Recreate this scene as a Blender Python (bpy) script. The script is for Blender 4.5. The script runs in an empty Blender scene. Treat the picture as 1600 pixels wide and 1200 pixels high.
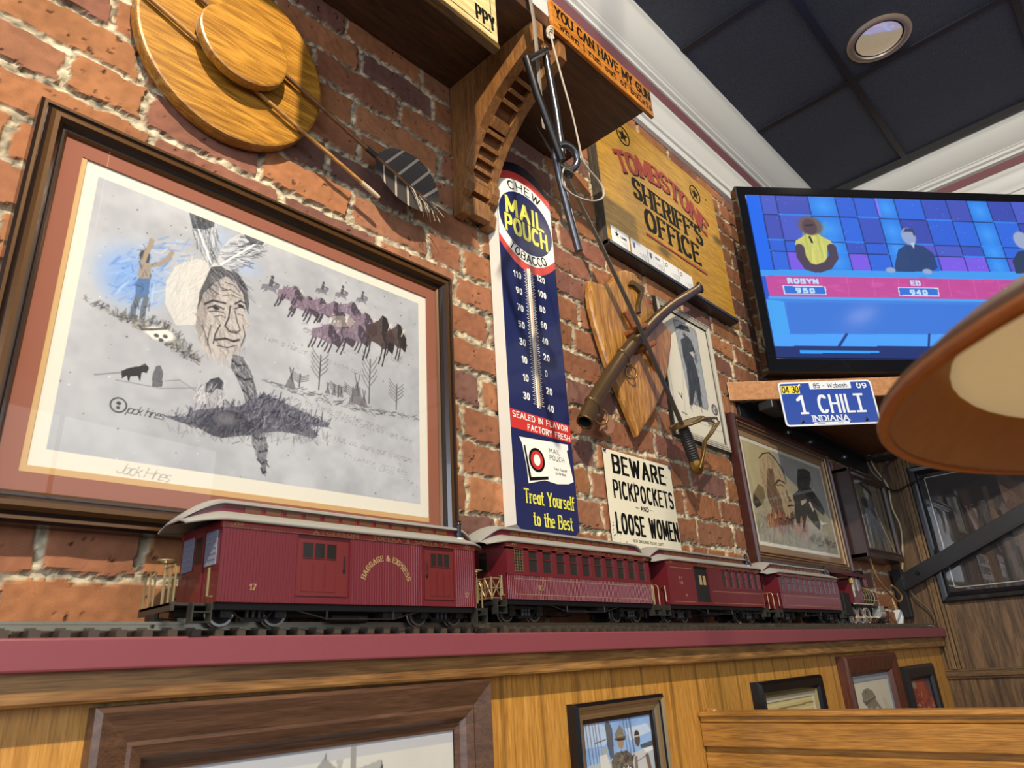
import bpy, bmesh, math, random
import numpy as np
from mathutils import Vector, Matrix

SC = bpy.context.scene
COL = SC.collection
PI = math.pi

# ------------------------------------------------------------------ camera
cam_d = bpy.data.cameras.new('camera')
cam = bpy.data.objects.new('camera', cam_d)
COL.objects.link(cam)
cam_d.sensor_width = 36.0
cam_d.lens = 36.0 * 1108.86 / 1600.0
cam_d.clip_start = 0.02
cam_d.dof.use_dof = True
cam_d.dof.focus_distance = 1.7
cam_d.dof.aperture_fstop = 10.0
cam.matrix_world = Matrix(((0.68776463, -0.23136299, -0.68807775, 0.0),
                           (-0.72356876, -0.29493236, -0.62406983, -1.0),
                           (-0.05854974, 0.92708472, -0.37025108, 1.2),
                           (0, 0, 0, 1)))
SC.camera = cam

# ------------------------------------------------------------------ world, lights, exposure
def lin(c):
    if isinstance(c, str):
        c = [int(c[i:i + 2], 16) / 255 for i in (0, 2, 4)]
    return tuple(x / 12.92 if x <= .04045 else ((x + .055) / 1.055) ** 2.4 for x in c)

world = bpy.data.worlds.new('world')
SC.world = world
world.use_nodes = True
bg = world.node_tree.nodes['Background']
bg.inputs[0].default_value = (0.80, 0.88, 1.0, 1)
bg.inputs[1].default_value = 0.27

def add_light(name, kind, loc, aim, energy, color, **kw):
    d = bpy.data.lights.new(name, kind)
    d.energy = energy
    d.color = color
    for k, v in kw.items():
        setattr(d, k, v)
    o = bpy.data.objects.new(name, d)
    COL.objects.link(o)
    o.location = loc
    o.rotation_euler = (Vector(aim) - Vector(loc)).to_track_quat('-Z', 'Y').to_euler()
    return o

# warm ceiling spot over the booth: throws the crisp shadows on the brick
add_light('booth_downlight', 'SPOT', (-0.25, -1.8, 3.40), (1.1, 0, 1.5), 470, (1.0, 0.86, 0.66),
          shadow_soft_size=0.035, spot_size=2.5, spot_blend=0.5)
# the second, visible downlight
add_light('aisle_downlight', 'SPOT', (2.62, -0.71, 3.40), (2.62, -0.71, 0), 34, (1.0, 0.86, 0.66),
          shadow_soft_size=0.08, spot_size=2.7, spot_blend=0.6)
# daylight from the windows of the dining room behind and to the left
add_light('window_daylight', 'AREA', (0.4, -4.6, 2.1), (1.2, 0, 1.9), 48, (0.88, 0.94, 1.0),
          shape='RECTANGLE', size=4.5, size_y=2.0)
add_light('side_window_daylight', 'AREA', (-2.9, -2.3, 1.9), (3.0, -0.6, 2.0), 95, (0.80, 0.88, 1.0),
          shape='RECTANGLE', size=2.4, size_y=1.8)

SC.view_settings.view_transform = 'Standard'
SC.view_settings.look = 'None'
SC.view_settings.exposure = 0.12
SC.view_settings.gamma = 1.0
SC.view_settings.use_curve_mapping = False

# ------------------------------------------------------------------ materials
MATS = {}

def new_mat(name):
    m = bpy.data.materials.new(name)
    m.use_nodes = True
    nt = m.node_tree
    return m, nt, nt.nodes['Principled BSDF'], nt.nodes, nt.links

def mix_rgb(nt, a, b, fac, mode='MIX'):
    n = nt.nodes.new('ShaderNodeMix')
    n.data_type = 'RGBA'
    n.blend_type = mode
    for s, v in ((0, fac), (6, a), (7, b)):
        if hasattr(v, 'is_linked'):
            nt.links.new(v, n.inputs[s])
        else:
            n.inputs[s].default_value = v if s == 0 else (*v, 1)
    return n.outputs[2]

def tex(nt, kind, scale3=(1, 1, 1), rot=(0, 0, 0), **kw):
    tc = nt.nodes.new('ShaderNodeTexCoord')
    mp = nt.nodes.new('ShaderNodeMapping')
    mp.inputs['Scale'].default_value = scale3
    mp.inputs['Rotation'].default_value = rot
    nt.links.new(tc.outputs['Object'], mp.inputs[0])
    t = nt.nodes.new(kind)
    nt.links.new(mp.outputs[0], t.inputs['Vector'])
    for k, v in kw.items():
        if k in t.inputs:
            t.inputs[k].default_value = v
        else:
            setattr(t, k, v)
    return t

def ramp(nt, src, stops):
    r = nt.nodes.new('ShaderNodeValToRGB')
    e = r.color_ramp.elements
    while len(e) < len(stops):
        e.new(0.5)
    for i, (p, c) in enumerate(stops):
        e[i].position = p
        e[i].color = (*lin(c), 1) if not isinstance(c, float) else (c, c, c, 1)
    nt.links.new(src, r.inputs[0])
    return r.outputs[0]

def bump(nt, bsdf, src, strength=.3, dist=.002):
    b = nt.nodes.new('ShaderNodeBump')
    b.inputs['Strength'].default_value = strength
    b.inputs['Distance'].default_value = dist
    nt.links.new(src, b.inputs['Height'])
    nt.links.new(b.outputs[0], bsdf.inputs['Normal'])

def plain(name, col, rough=.5, metal=0.0, var=.12, scale=60, bmp=0.0, coat=0.0, emit=None):
    if name in MATS:
        return MATS[name]
    m, nt, b, N, L = new_mat(name)
    c = lin(col)
    t = tex(nt, 'ShaderNodeTexNoise', (scale,) * 3, Detail=5.0, Roughness=.6)
    lo = tuple(x * (1 - var) for x in c)
    hi = tuple(min(1, x * (1 + var)) for x in c)
    L.new(mix_rgb(nt, lo, hi, t.outputs['Fac']), b.inputs['Base Color'])
    b.inputs['Roughness'].default_value = rough
    b.inputs['Metallic'].default_value = metal
    b.inputs['Coat Weight'].default_value = coat
    if bmp:
        bump(nt, b, t.outputs['Fac'], bmp, .001)
    if emit:
        b.inputs['Emission Color'].default_value = (*lin(emit[0]), 1)
        b.inputs['Emission Strength'].default_value = emit[1]
    MATS[name] = m
    return m

def wood(name, light, dark, axis='X', rough=.4, fine=.25, scale=1.0, wave=0.0, coat=0.0, knots=False, rot=(0, 0, 0)):
    if name in MATS:
        return MATS[name]
    m, nt, b, N, L = new_mat(name)
    ax = 'XYZ'.index(axis)
    s1 = [16 * scale] * 3
    s1[ax] = 1.3 * scale
    s2 = [190 * scale] * 3
    s2[ax] = 5 * scale
    n1 = tex(nt, 'ShaderNodeTexNoise', s1, rot, Detail=6.0, Roughness=.62, Distortion=.7)
    fac = n1.outputs['Fac']
    if wave:
        s3 = [5.5 * scale] * 3
        s3[ax] = .75 * scale
        w = tex(nt, 'ShaderNodeTexNoise', s3, rot, Detail=1.5, Roughness=.4, Distortion=.25)
        q = nt.nodes.new('ShaderNodeMath'); q.operation = 'MULTIPLY'; q.inputs[1].default_value = 46.0
        L.new(w.outputs['Fac'], q.inputs[0])
        sn = nt.nodes.new('ShaderNodeMath'); sn.operation = 'SINE'
        L.new(q.outputs[0], sn.inputs[0])
        ma = nt.nodes.new('ShaderNodeMath'); ma.operation = 'MULTIPLY_ADD'
        ma.inputs[1].default_value = .15 * wave; ma.inputs[2].default_value = .0
        L.new(sn.outputs[0], ma.inputs[0])
        ad = nt.nodes.new('ShaderNodeMath'); ad.operation = 'ADD'
        L.new(fac, ad.inputs[0]); L.new(ma.outputs[0], ad.inputs[1])
        fac = ad.outputs[0]
    col = ramp(nt, fac, [(.32, dark), (.5, tuple((a + d) / 2 for a, d in zip(hexf(light), hexf(dark)))), (.68, light)])
    n2 = tex(nt, 'ShaderNodeTexNoise', s2, rot, Detail=2.0)
    g = ramp(nt, n2.outputs['Fac'], [(.36, 1.0 - fine * 1.6), (.55, 1.0)])
    col = mix_rgb(nt, col, g, 1.0, 'MULTIPLY')
    if knots:
        s4 = [7.0] * 3
        s4[ax] = 3.2
        v = tex(nt, 'ShaderNodeTexVoronoi', s4, rot, Scale=.9)
        k = ramp(nt, v.outputs['Distance'], [(.07, .25), (.16, 1.0)])
        col = mix_rgb(nt, col, k, 1.0, 'MULTIPLY')
    L.new(col, b.inputs['Base Color'])
    b.inputs['Roughness'].default_value = rough
    b.inputs['Coat Weight'].default_value = coat
    b.inputs['Coat Roughness'].default_value = .25
    bump(nt, b, n2.outputs['Fac'], .25, .0006)
    MATS[name] = m
    return m

def hexf(c):
    return tuple(int(c[i:i + 2], 16) / 255 for i in (0, 2, 4)) if isinstance(c, str) else c

def painted(name, rough=.6, spec=.3, emit=0.0, coat=0.0):
    if name in MATS:
        return MATS[name]
    m, nt, b, N, L = new_mat(name)
    a = nt.nodes.new('ShaderNodeVertexColor')
    a.layer_name = 'paint'
    b.inputs['Roughness'].default_value = rough
    b.inputs['Specular IOR Level'].default_value = spec
    b.inputs['Coat Weight'].default_value = coat
    if emit:
        b.inputs['Base Color'].default_value = (.01, .01, .012, 1)
        L.new(a.outputs['Color'], b.inputs['Emission Color'])
        b.inputs['Emission Strength'].default_value = emit
    else:
        L.new(a.outputs['Color'], b.inputs['Base Color'])
    MATS[name] = m
    return m

def glass_mat(name='picture_glass', rough=.015, gain=1.0):
    if name in MATS:
        return MATS[name]
    m, nt, b, N, L = new_mat(name)
    N.remove(b)
    out = N['Material Output']
    t = N.new('ShaderNodeBsdfTransparent')
    g = N.new('ShaderNodeBsdfGlossy')
    g.inputs['Roughness'].default_value = rough
    f = N.new('ShaderNodeFresnel')
    # same reflectance from either face of the thin pane
    ge = N.new('ShaderNodeNewGeometry')
    io = N.new('ShaderNodeMath')
    io.operation = 'MULTIPLY_ADD'
    io.inputs[1].default_value = 1 / 1.45 - 1.45
    io.inputs[2].default_value = 1.45
    L.new(ge.outputs['Backfacing'], io.inputs[0])
    L.new(io.outputs[0], f.inputs[0])
    mul = N.new('ShaderNodeMath')
    mul.operation = 'MULTIPLY'
    mul.inputs[1].default_value = gain
    L.new(f.outputs[0], mul.inputs[0])
    x = N.new('ShaderNodeMixShader')
    L.new(mul.outputs[0], x.inputs[0])
    L.new(t.outputs[0], x.inputs[1])
    L.new(g.outputs[0], x.inputs[2])
    L.new(x.outputs[0], out.inputs[0])
    MATS[name] = m
    return m

# ------------------------------------------------------------------ geometry helpers
class MB:
    def __init__(s):
        s.V, s.F, s.M = [], [], []

    def add(s, v, f, m=0):
        o = len(s.V)
        s.V += [tuple(p) for p in v]
        s.F += [tuple(i + o for i in q) for q in f]
        s.M += [m] * len(f)
        return s

    def box(s, x0, x1, y0, y1, z0, z1, m=0):
        return s.add([(x0, y0, z0), (x1, y0, z0), (x1, y1, z0), (x0, y1, z0), (x0, y0, z1), (x1, y0, z1), (x1, y1, z1), (x0, y1, z1)],
                     [(0, 3, 2, 1), (4, 5, 6, 7), (0, 1, 5, 4), (1, 2, 6, 5), (2, 3, 7, 6), (3, 0, 4, 7)], m)

    def obox(s, c, ax, ay, az, hx, hy, hz, m=0):
        c = Vector(c)
        a, b, d = Vector(ax).normalized() * hx, Vector(ay).normalized() * hy, Vector(az).normalized() * hz
        v = [c + i * a + j * b + k * d for k in (-1, 1) for (i, j) in ((-1, -1), (1, -1), (1, 1), (-1, 1))]
        return s.add(v, [(0, 3, 2, 1), (4, 5, 6, 7), (0, 1, 5, 4), (1, 2, 6, 5), (2, 3, 7, 6), (3, 0, 4, 7)], m)

    def tube(s, pts, r, n=10, m=0, cap=True, flat=1.0, up=None):
        P = [Vector(p) for p in pts]
        R = r if isinstance(r, (list, tuple)) else [r] * len(P)
        o = len(s.V)
        T = [(P[min(i + 1, len(P) - 1)] - P[max(i - 1, 0)]).normalized() for i in range(len(P))]
        a = Vector(up) if up else (Vector((0, 0, 1)) if abs(T[0].z) < .9 else Vector((1, 0, 0)))
        a = (a - T[0] * a.dot(T[0])).normalized()
        for i, p in enumerate(P):
            a = (a - T[i] * a.dot(T[i])).normalized()
            b = T[i].cross(a)
            for k in range(n):
                t = 2 * PI * k / n
                s.V.append(tuple(p + (a * math.cos(t) + b * math.sin(t) * flat) * R[i]))
        for i in range(len(P) - 1):
            for k in range(n):
                k2 = (k + 1) % n
                s.F.append((o + i * n + k, o + i * n + k2, o + (i + 1) * n + k2, o + (i + 1) * n + k))
                s.M.append(m)
        if cap:
            s.F.append(tuple(o + k for k in reversed(range(n))))
            s.F.append(tuple(o + (len(P) - 1) * n + k for k in range(n)))
            s.M += [m, m]
        return s

    def lathe(s, prof, c=(0, 0, 0), axis=(0, 0, 1), n=32, m=0, mats=None):
        """prof: (radius, height along axis)"""
        A = Vector(axis).normalized()
        u = A.orthogonal().normalized()
        w = A.cross(u)
        c = Vector(c)
        o = len(s.V)
        for r, h in prof:
            for k in range(n):
                t = 2 * PI * k / n
                s.V.append(tuple(c + A * h + (u * math.cos(t) + w * math.sin(t)) * r))
        for i in range(len(prof) - 1):
            for k in range(n):
                k2 = (k + 1) % n
                s.F.append((o + i * n + k, o + i * n + k2, o + (i + 1) * n + k2, o + (i + 1) * n + k))
                s.M.append(mats[i] if mats else m)
        return s

    def cyl(s, p, q, r, n=16, m=0):
        return s.tube([p, q], r, n, m)

    def torus(s, c, R, r, nrm=(0, 1, 0), n=24, k=8, m=0):
        A = Vector(nrm).normalized()
        u = A.orthogonal().normalized()
        w = A.cross(u)
        pts = [Vector(c) + (u * math.cos(2 * PI * i / n) + w * math.sin(2 * PI * i / n)) * R for i in range(n + 1)]
        return s.tube(pts, r, k, m, cap=False)

    def sphere(s, c, r, n=12, m=0, sc=(1, 1, 1)):
        o = len(s.V)
        k = n // 2
        for i in range(k + 1):
            a = PI * i / k
            for j in range(n):
                b = 2 * PI * j / n
                s.V.append((c[0] + r * sc[0] * math.sin(a) * math.cos(b), c[1] + r * sc[1] * math.sin(a) * math.sin(b), c[2] + r * sc[2] * math.cos(a)))
        for i in range(k):
            for j in range(n):
                j2 = (j + 1) % n
                s.F.append((o + i * n + j, o + i * n + j2, o + (i + 1) * n + j2, o + (i + 1) * n + j))
                s.M.append(m)
        return s

    def prism(s, poly, d0, d1, m=0, ms=None, plane='y'):
        """extrude a polygon: plane 'y' (x,z), 'x' (y,z), 'z' (x,y) between d0 and d1"""
        f = {'y': lambda p, d: (p[0], d, p[1]), 'x': lambda p, d: (d, p[0], p[1]), 'z': lambda p, d: (p[0], p[1], d)}[plane]
        n = len(poly)
        v = [f(p, d0) for p in poly] + [f(p, d1) for p in poly]
        s.add(v, [tuple(range(n)), tuple(range(2 * n - 1, n - 1, -1))], m)
        o = len(s.V) - 2 * n
        for i in range(n):
            j = (i + 1) % n
            s.F.append((o + i, o + j, o + n + j, o + n + i))
            s.M.append(m if ms is None else ms)
        return s

    def flat(s, poly, y, m=0):
        """single face on a y plane facing -y"""
        a = sum(poly[i][0] * poly[(i + 1) % len(poly)][1] - poly[(i + 1) % len(poly)][0] * poly[i][1] for i in range(len(poly)))
        p = poly if a > 0 else poly[::-1]
        return s.add([(x, y, z) for x, z in p], [tuple(range(len(p)))], m)

    def frame(s, x0, x1, z0, z1, prof, mats=None, plane=None):
        """mitred moulding; prof = [(inset, y)] from the back outer edge to the inner edge"""
        o = len(s.V)
        for d, y in prof:
            for x, z in ((x0 + d, z0 + d), (x1 - d, z0 + d), (x1 - d, z1 - d), (x0 + d, z1 - d)):
                s.V.append((x, y, z) if plane is None else plane(x, y, z))
        for i in range(len(prof) - 1):
            for k in range(4):
                k2 = (k + 1) % 4
                s.F.append((o + 4 * i + k, o + 4 * i + k2, o + 4 * i + 4 + k2, o + 4 * i + 4 + k))
                s.M.append(mats[i] if mats else 0)
        return s

def make_obj(name, mb, mats, parent=None, origin=(0, 0, 0), smooth=None, bevel=0.0, fix=True, loose=False):
    org = Vector(parent_origin(parent)) if parent else Vector(origin)
    me = bpy.data.meshes.new(name)
    me.from_pydata([tuple(Vector(v) - org) for v in mb.V], [], mb.F)
    for m in (mats if isinstance(mats, (list, tuple)) else [mats]):
        me.materials.append(m)
    me.polygons.foreach_set('material_index', mb.M)
    if fix:
        bm = bmesh.new()
        bm.from_mesh(me)
        bmesh.ops.recalc_face_normals(bm, faces=bm.faces)
        bm.to_mesh(me)
        bm.free()
    if smooth is not None:
        me.polygons.foreach_set('use_smooth', [True] * len(me.polygons))
        me.set_sharp_from_angle(angle=math.radians(smooth))
    me.update()
    o = bpy.data.objects.new(name, me)
    COL.objects.link(o)
    if parent:
        o.parent = parent
    else:
        o.location = org
    if bevel:
        b = o.modifiers.new('bevel', 'BEVEL')
        b.width = bevel
        b.segments = 2
        b.limit_method = 'ANGLE'
        b.harden_normals = False
    return o

def parent_origin(p):
    v = Vector((0, 0, 0))
    while p:
        v += Vector(p.location)
        p = p.parent
    return v

def thing(name, label, cat, loc=(0, 0, 0), group=None):
    o = bpy.data.objects.new(name, None)
    COL.objects.link(o)
    o.location = loc
    o.empty_display_size = .05
    o['label'] = label
    o['category'] = cat
    if group:
        o['group'] = group
    return o

def tag(o, label, cat, group=None):
    o['label'] = label
    o['category'] = cat
    if group:
        o['group'] = group
    return o

def structure(o):
    o['kind'] = 'structure'
    return o

# ------------------------------------------------------------------ lettering: a stroke alphabet drawn with a rectangular nib
GL = {
 'A': (.8, '0,0 .4,1 .8,0|.15,.36 .65,.36'), 'B': (.7, '.34,.52 0,.52|0,0 0,1 .36,1 @.4,.76,.28,.24,90,-90 .34,.52 @.42,.26,.28,.26,90,-90 0,0'),
 'C': (.74, '@.4,.5,.4,.5,48,312'), 'D': (.74, '0,0 0,1 .3,1 @.32,.5,.42,.5,90,-90 0,0'), 'E': (.6, '.6,1 0,1 0,0 .6,0|0,.52 .46,.52'),
 'F': (.58, '.58,1 0,1 0,0|0,.52 .44,.52'), 'G': (.78, '@.4,.5,.4,.5,48,330 .76,.44 .46,.44'), 'H': (.74, '0,0 0,1|.74,0 .74,1|0,.52 .74,.52'),
 'I': (.0, '0,0 0,1'), 'J': (.5, '.5,1 .5,.28 @.25,.28,.25,.28,0,-170'), 'K': (.72, '0,0 0,1|.7,1 0,.4|.22,.56 .72,0'), 'L': (.56, '0,1 0,0 .56,0'),
 'M': (.92, '0,0 0,1 .46,.2 .92,1 .92,0'), 'N': (.74, '0,0 0,1 .74,0 .74,1'), 'O': (.8, '@.4,.5,.4,.5,90,450'), 'P': (.66, '0,0 0,1 .34,1 @.38,.73,.28,.27,90,-90 0,.46'),
 'Q': (.8, '@.4,.5,.4,.5,90,450|.45,.25 .8,-.05'), 'R': (.7, '0,0 0,1 .36,1 @.38,.74,.29,.26,90,-90 0,.48|.36,.48 .7,0'),
 'S': (.66, '@.33,.75,.31,.25,35,270 @.33,.25,.33,.25,90,-145'), 'T': (.7, '0,1 .7,1|.35,1 .35,0'), 'U': (.74, '0,1 0,.3 @.37,.3,.37,.3,180,360 .74,1'),
 'V': (.76, '0,1 .38,0 .76,1'), 'W': (1.08, '0,1 .27,0 .54,.9 .81,0 1.08,1'), 'X': (.72, '0,0 .72,1|0,1 .72,0'), 'Y': (.74, '0,1 .37,.48 .74,1|.37,.48 .37,0'),
 'Z': (.66, '0,1 .66,1 0,0 .66,0'), '0': (.6, '@.3,.5,.3,.5,90,450'), '1': (.28, '0,.78 .26,1 .26,0'), '2': (.6, '@.3,.7,.29,.3,165,-25 0,0 .6,0'),
 '3': (.6, '@.28,.75,.28,.25,150,-90 @.28,.25,.32,.27,90,-150'), '4': (.62, '.46,0 .46,1 0,.3 .62,.3'), '5': (.6, '.56,1 .06,1 .03,.55 @.3,.33,.3,.33,130,-150'),
 '6': (.6, '@.5,.45,.5,.55,95,180 @.3,.3,.3,.3,180,540'), '7': (.6, '0,1 .6,1 .2,0'), '8': (.6, '@.3,.76,.25,.24,-90,270 @.3,.27,.3,.27,90,450'),
 '9': (.6, '@.3,.7,.3,.3,0,360 @.1,.55,.5,.55,0,-85'), '&': (.8, '.8,0 .12,.75 @.33,.8,.2,.2,200,-20 @.3,.25,.3,.27,80,300 .78,.5'),
 "'": (.02, '.02,1 .0,.78'), '-': (.36, '0,.45 .36,.45'), '.': (.02, '0,0 .02,.0'), ',': (.02, '.02,.02 -.04,-.14'), ' ': (.34, ''),
 'a': (.5, '.48,.66 .48,0|@.25,.33,.24,.33,40,320'), 'b': (.52, '0,1 0,0|@.26,.33,.26,.33,140,-140'), 'c': (.5, '@.27,.33,.27,.33,50,310'),
 'd': (.52, '.5,1 .5,0|@.26,.33,.25,.33,40,320'), 'e': (.52, '.02,.36 .5,.36 @.26,.33,.26,.33,10,310'), 'f': (.36, '.12,0 .12,.75 @.3,.78,.18,.22,180,60|0,.62 .34,.62'),
 'g': (.52, '.5,.66 .5,-.08 @.25,-.08,.25,.2,0,-150|@.26,.33,.25,.33,40,320'), 'h': (.5, '0,1 0,0|0,.4 @.25,.4,.25,.26,170,0 .5,0'), 'i': (.02, '0,.66 0,0|0,.92 .01,.95'),
 'j': (.1, '.1,.66 .1,-.1 0,-.25|.1,.9 .11,.93'), 'k': (.48, '0,1 0,0|.44,.66 0,.25|.15,.38 .48,0'), 'l': (.02, '0,1 0,0'), 'm': (.8, '0,.66 0,0|0,.42 @.2,.42,.2,.24,170,0 .4,0|.4,.42 @.6,.42,.2,.24,170,0 .8,0'),
 'n': (.48, '0,.66 0,0|0,.42 @.24,.42,.24,.24,170,0 .48,0'), 'o': (.52, '@.26,.33,.26,.33,90,450'), 'p': (.52, '0,.66 0,-.3|@.26,.33,.26,.33,140,-140'),
 'r': (.34, '0,.66 0,0|0,.42 @.22,.42,.22,.24,170,60'), 's': (.42, '@.21,.5,.2,.17,40,270 @.21,.165,.21,.165,90,-150'), 't': (.36, '.14,.9 .14,.14 @.28,.14,.14,.14,180,300|0,.64 .34,.64'),
 'u': (.48, '0,.66 0,.24 @.24,.24,.24,.24,180,360 .48,.66|.48,.4 .48,0'), 'v': (.48, '0,.66 .24,0 .48,.66'), 'w': (.72, '0,.66 .18,0 .36,.6 .54,0 .72,.66'), 'x': (.46, '0,0 .46,.66|0,.66 .46,0'),
 'y': (.48, '0,.66 .25,.02|.48,.66 .16,-.28'), 'z': (.44, '0,.66 .44,.66 0,0 .44,0'), '*': (.5, ''),
}

def glyph_strokes(ch):
    w, spec = GL[ch]
    out = []
    for st in spec.split('|'):
        pts = []
        for tok in st.split():
            if tok[0] == '@':
                cx, cy, rx, ry, a0, a1 = [float(x) for x in tok[1:].split(',')]
                n = max(5, int(abs(a1 - a0) / 22))
                for i in range(n + 1):
                    a = math.radians(a0 + (a1 - a0) * i / n)
                    pts.append((cx + rx * math.cos(a), cy + ry * math.sin(a)))
            else:
                pts.append(tuple(float(x) for x in tok.split(',')))
        if pts:
            out.append(pts)
    return w, out

def hull(P):
    P = sorted(set((round(x, 6), round(y, 6)) for x, y in P))
    if len(P) < 3:
        return P
    def half(it):
        h = []
        for p in it:
            while len(h) > 1 and (h[-1][0] - h[-2][0]) * (p[1] - h[-2][1]) - (h[-1][1] - h[-2][1]) * (p[0] - h[-2][0]) <= 1e-12:
                h.pop()
            h.append(p)
        return h[:-1]
    return half(P) + half(P[::-1])

def text_polys(s, h=1.0, ws=1.0, nib=(.12, .12), gap=.22, serif=0.0, warp=None, align='c', slant=0.0, fit=None):
    """polygons of a line of lettering; baseline at y = 0"""
    segs, x = [], 0.0
    nx, ny = nib[0] * h, nib[1] * h
    for ch in s:
        w, st = glyph_strokes(ch)
        for pl in st:
            q = [((x + px * ws + slant * py) * h, py * h) for px, py in pl]
            for a, b in zip(q, q[1:]):
                segs.append((a, b))
            if serif and ch not in '.,-':
                for a, b in ((q[0], q[1]), (q[-1], q[-2])):
                    dx, dy = a[0] - b[0], a[1] - b[1]
                    if abs(dy) > abs(dx):
                        yy = a[1] + (ny * .0)
                        segs.append(((a[0] - serif * h, yy), (a[0] + serif * h, yy)))
                    elif abs(dx) > 1e-6 and ch in 'EFLTZSCG':
                        sg = -1 if a[1] > .6 * h else 1
                        segs.append(((a[0], a[1]), (a[0], a[1] + sg * serif * .9 * h)))
        x += w * ws + gap
    tot = (x - gap) * h
    if fit:
        k = (fit - nx) / max(1e-9, tot)
        segs = [((a[0] * k, a[1]), (b[0] * k, b[1])) for a, b in segs]
        tot = fit - nx
    off = {'c': -tot / 2, 'l': 0, 'r': -tot}[align]
    polys = []
    for a, b in segs:
        n = 1
        if warp:
            n = max(1, int(math.hypot(a[0] - b[0], a[1] - b[1]) / (.25 * h)))
        for i in range(n):
            p = (a[0] + (b[0] - a[0]) * i / n + off, a[1] + (b[1] - a[1]) * i / n)
            r = (a[0] + (b[0] - a[0]) * (i + 1) / n + off, a[1] + (b[1] - a[1]) * (i + 1) / n)
            c = [(p[0] + u * nx / 2, p[1] + v * ny / 2) for u in (-1, 1) for v in (-1, 1)]
            c += [(r[0] + u * nx / 2, r[1] + v * ny / 2) for u in (-1, 1) for v in (-1, 1)]
            hl = hull(c)
            if warp:
                hl = [warp(*k) for k in hl]
            if len(hl) > 2:
                polys.append(hl)
    return polys

def arc_warp(R, sign=1):
    """bend a baseline onto a circle of radius R (sign 1: arch, -1: smile)"""
    def f(x, y):
        if sign > 0:
            a = x / R
            return ((R + y) * math.sin(a), (R + y) * math.cos(a) - R)
        a = x / R
        return ((R - y) * math.sin(a), R - (R - y) * math.cos(a))
    return f

def put_text(mb, polys, O, U, V, m=0, lift=0.0):
    """add polygons to mb on the plane O + x U + y V"""
    O, U, V = Vector(O), Vector(U).normalized(), Vector(V).normalized()
    N = U.cross(V)
    for i, p in enumerate(polys):
        v = [O + U * x + V * y + N * (lift + (i % 23) * 1.2e-5) for x, y in p]
        mb.add(v, [tuple(range(len(p)))], m)
    return mb

def wtext(mb, s, x, z, y, h, m=0, **kw):
    return put_text(mb, text_polys(s, h, **kw), (x, y, z), (1, 0, 0), (0, 0, 1), m)

# ------------------------------------------------------------------ painted pictures: brush work into a grid of vertex colours
def vnoise(h, w, cell, rng, aspect=1.0):
    gh, gw = max(2, int(h / cell) + 3), max(2, int(w / (cell * aspect)) + 3)
    g = rng.random((gh, gw))
    y = np.arange(h) / cell
    x = np.arange(w) / (cell * aspect)
    yi, xi = y.astype(int), x.astype(int)
    fy, fx = y - yi, x - xi
    fy, fx = (fy * fy * (3 - 2 * fy))[:, None], (fx * fx * (3 - 2 * fx))[None]
    a = g[yi][:, xi]; b = g[yi][:, xi + 1]; c = g[yi + 1][:, xi]; d = g[yi + 1][:, xi + 1]
    return (a * (1 - fx) + b * fx) * (1 - fy) + (c * (1 - fx) + d * fx) * fy

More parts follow.
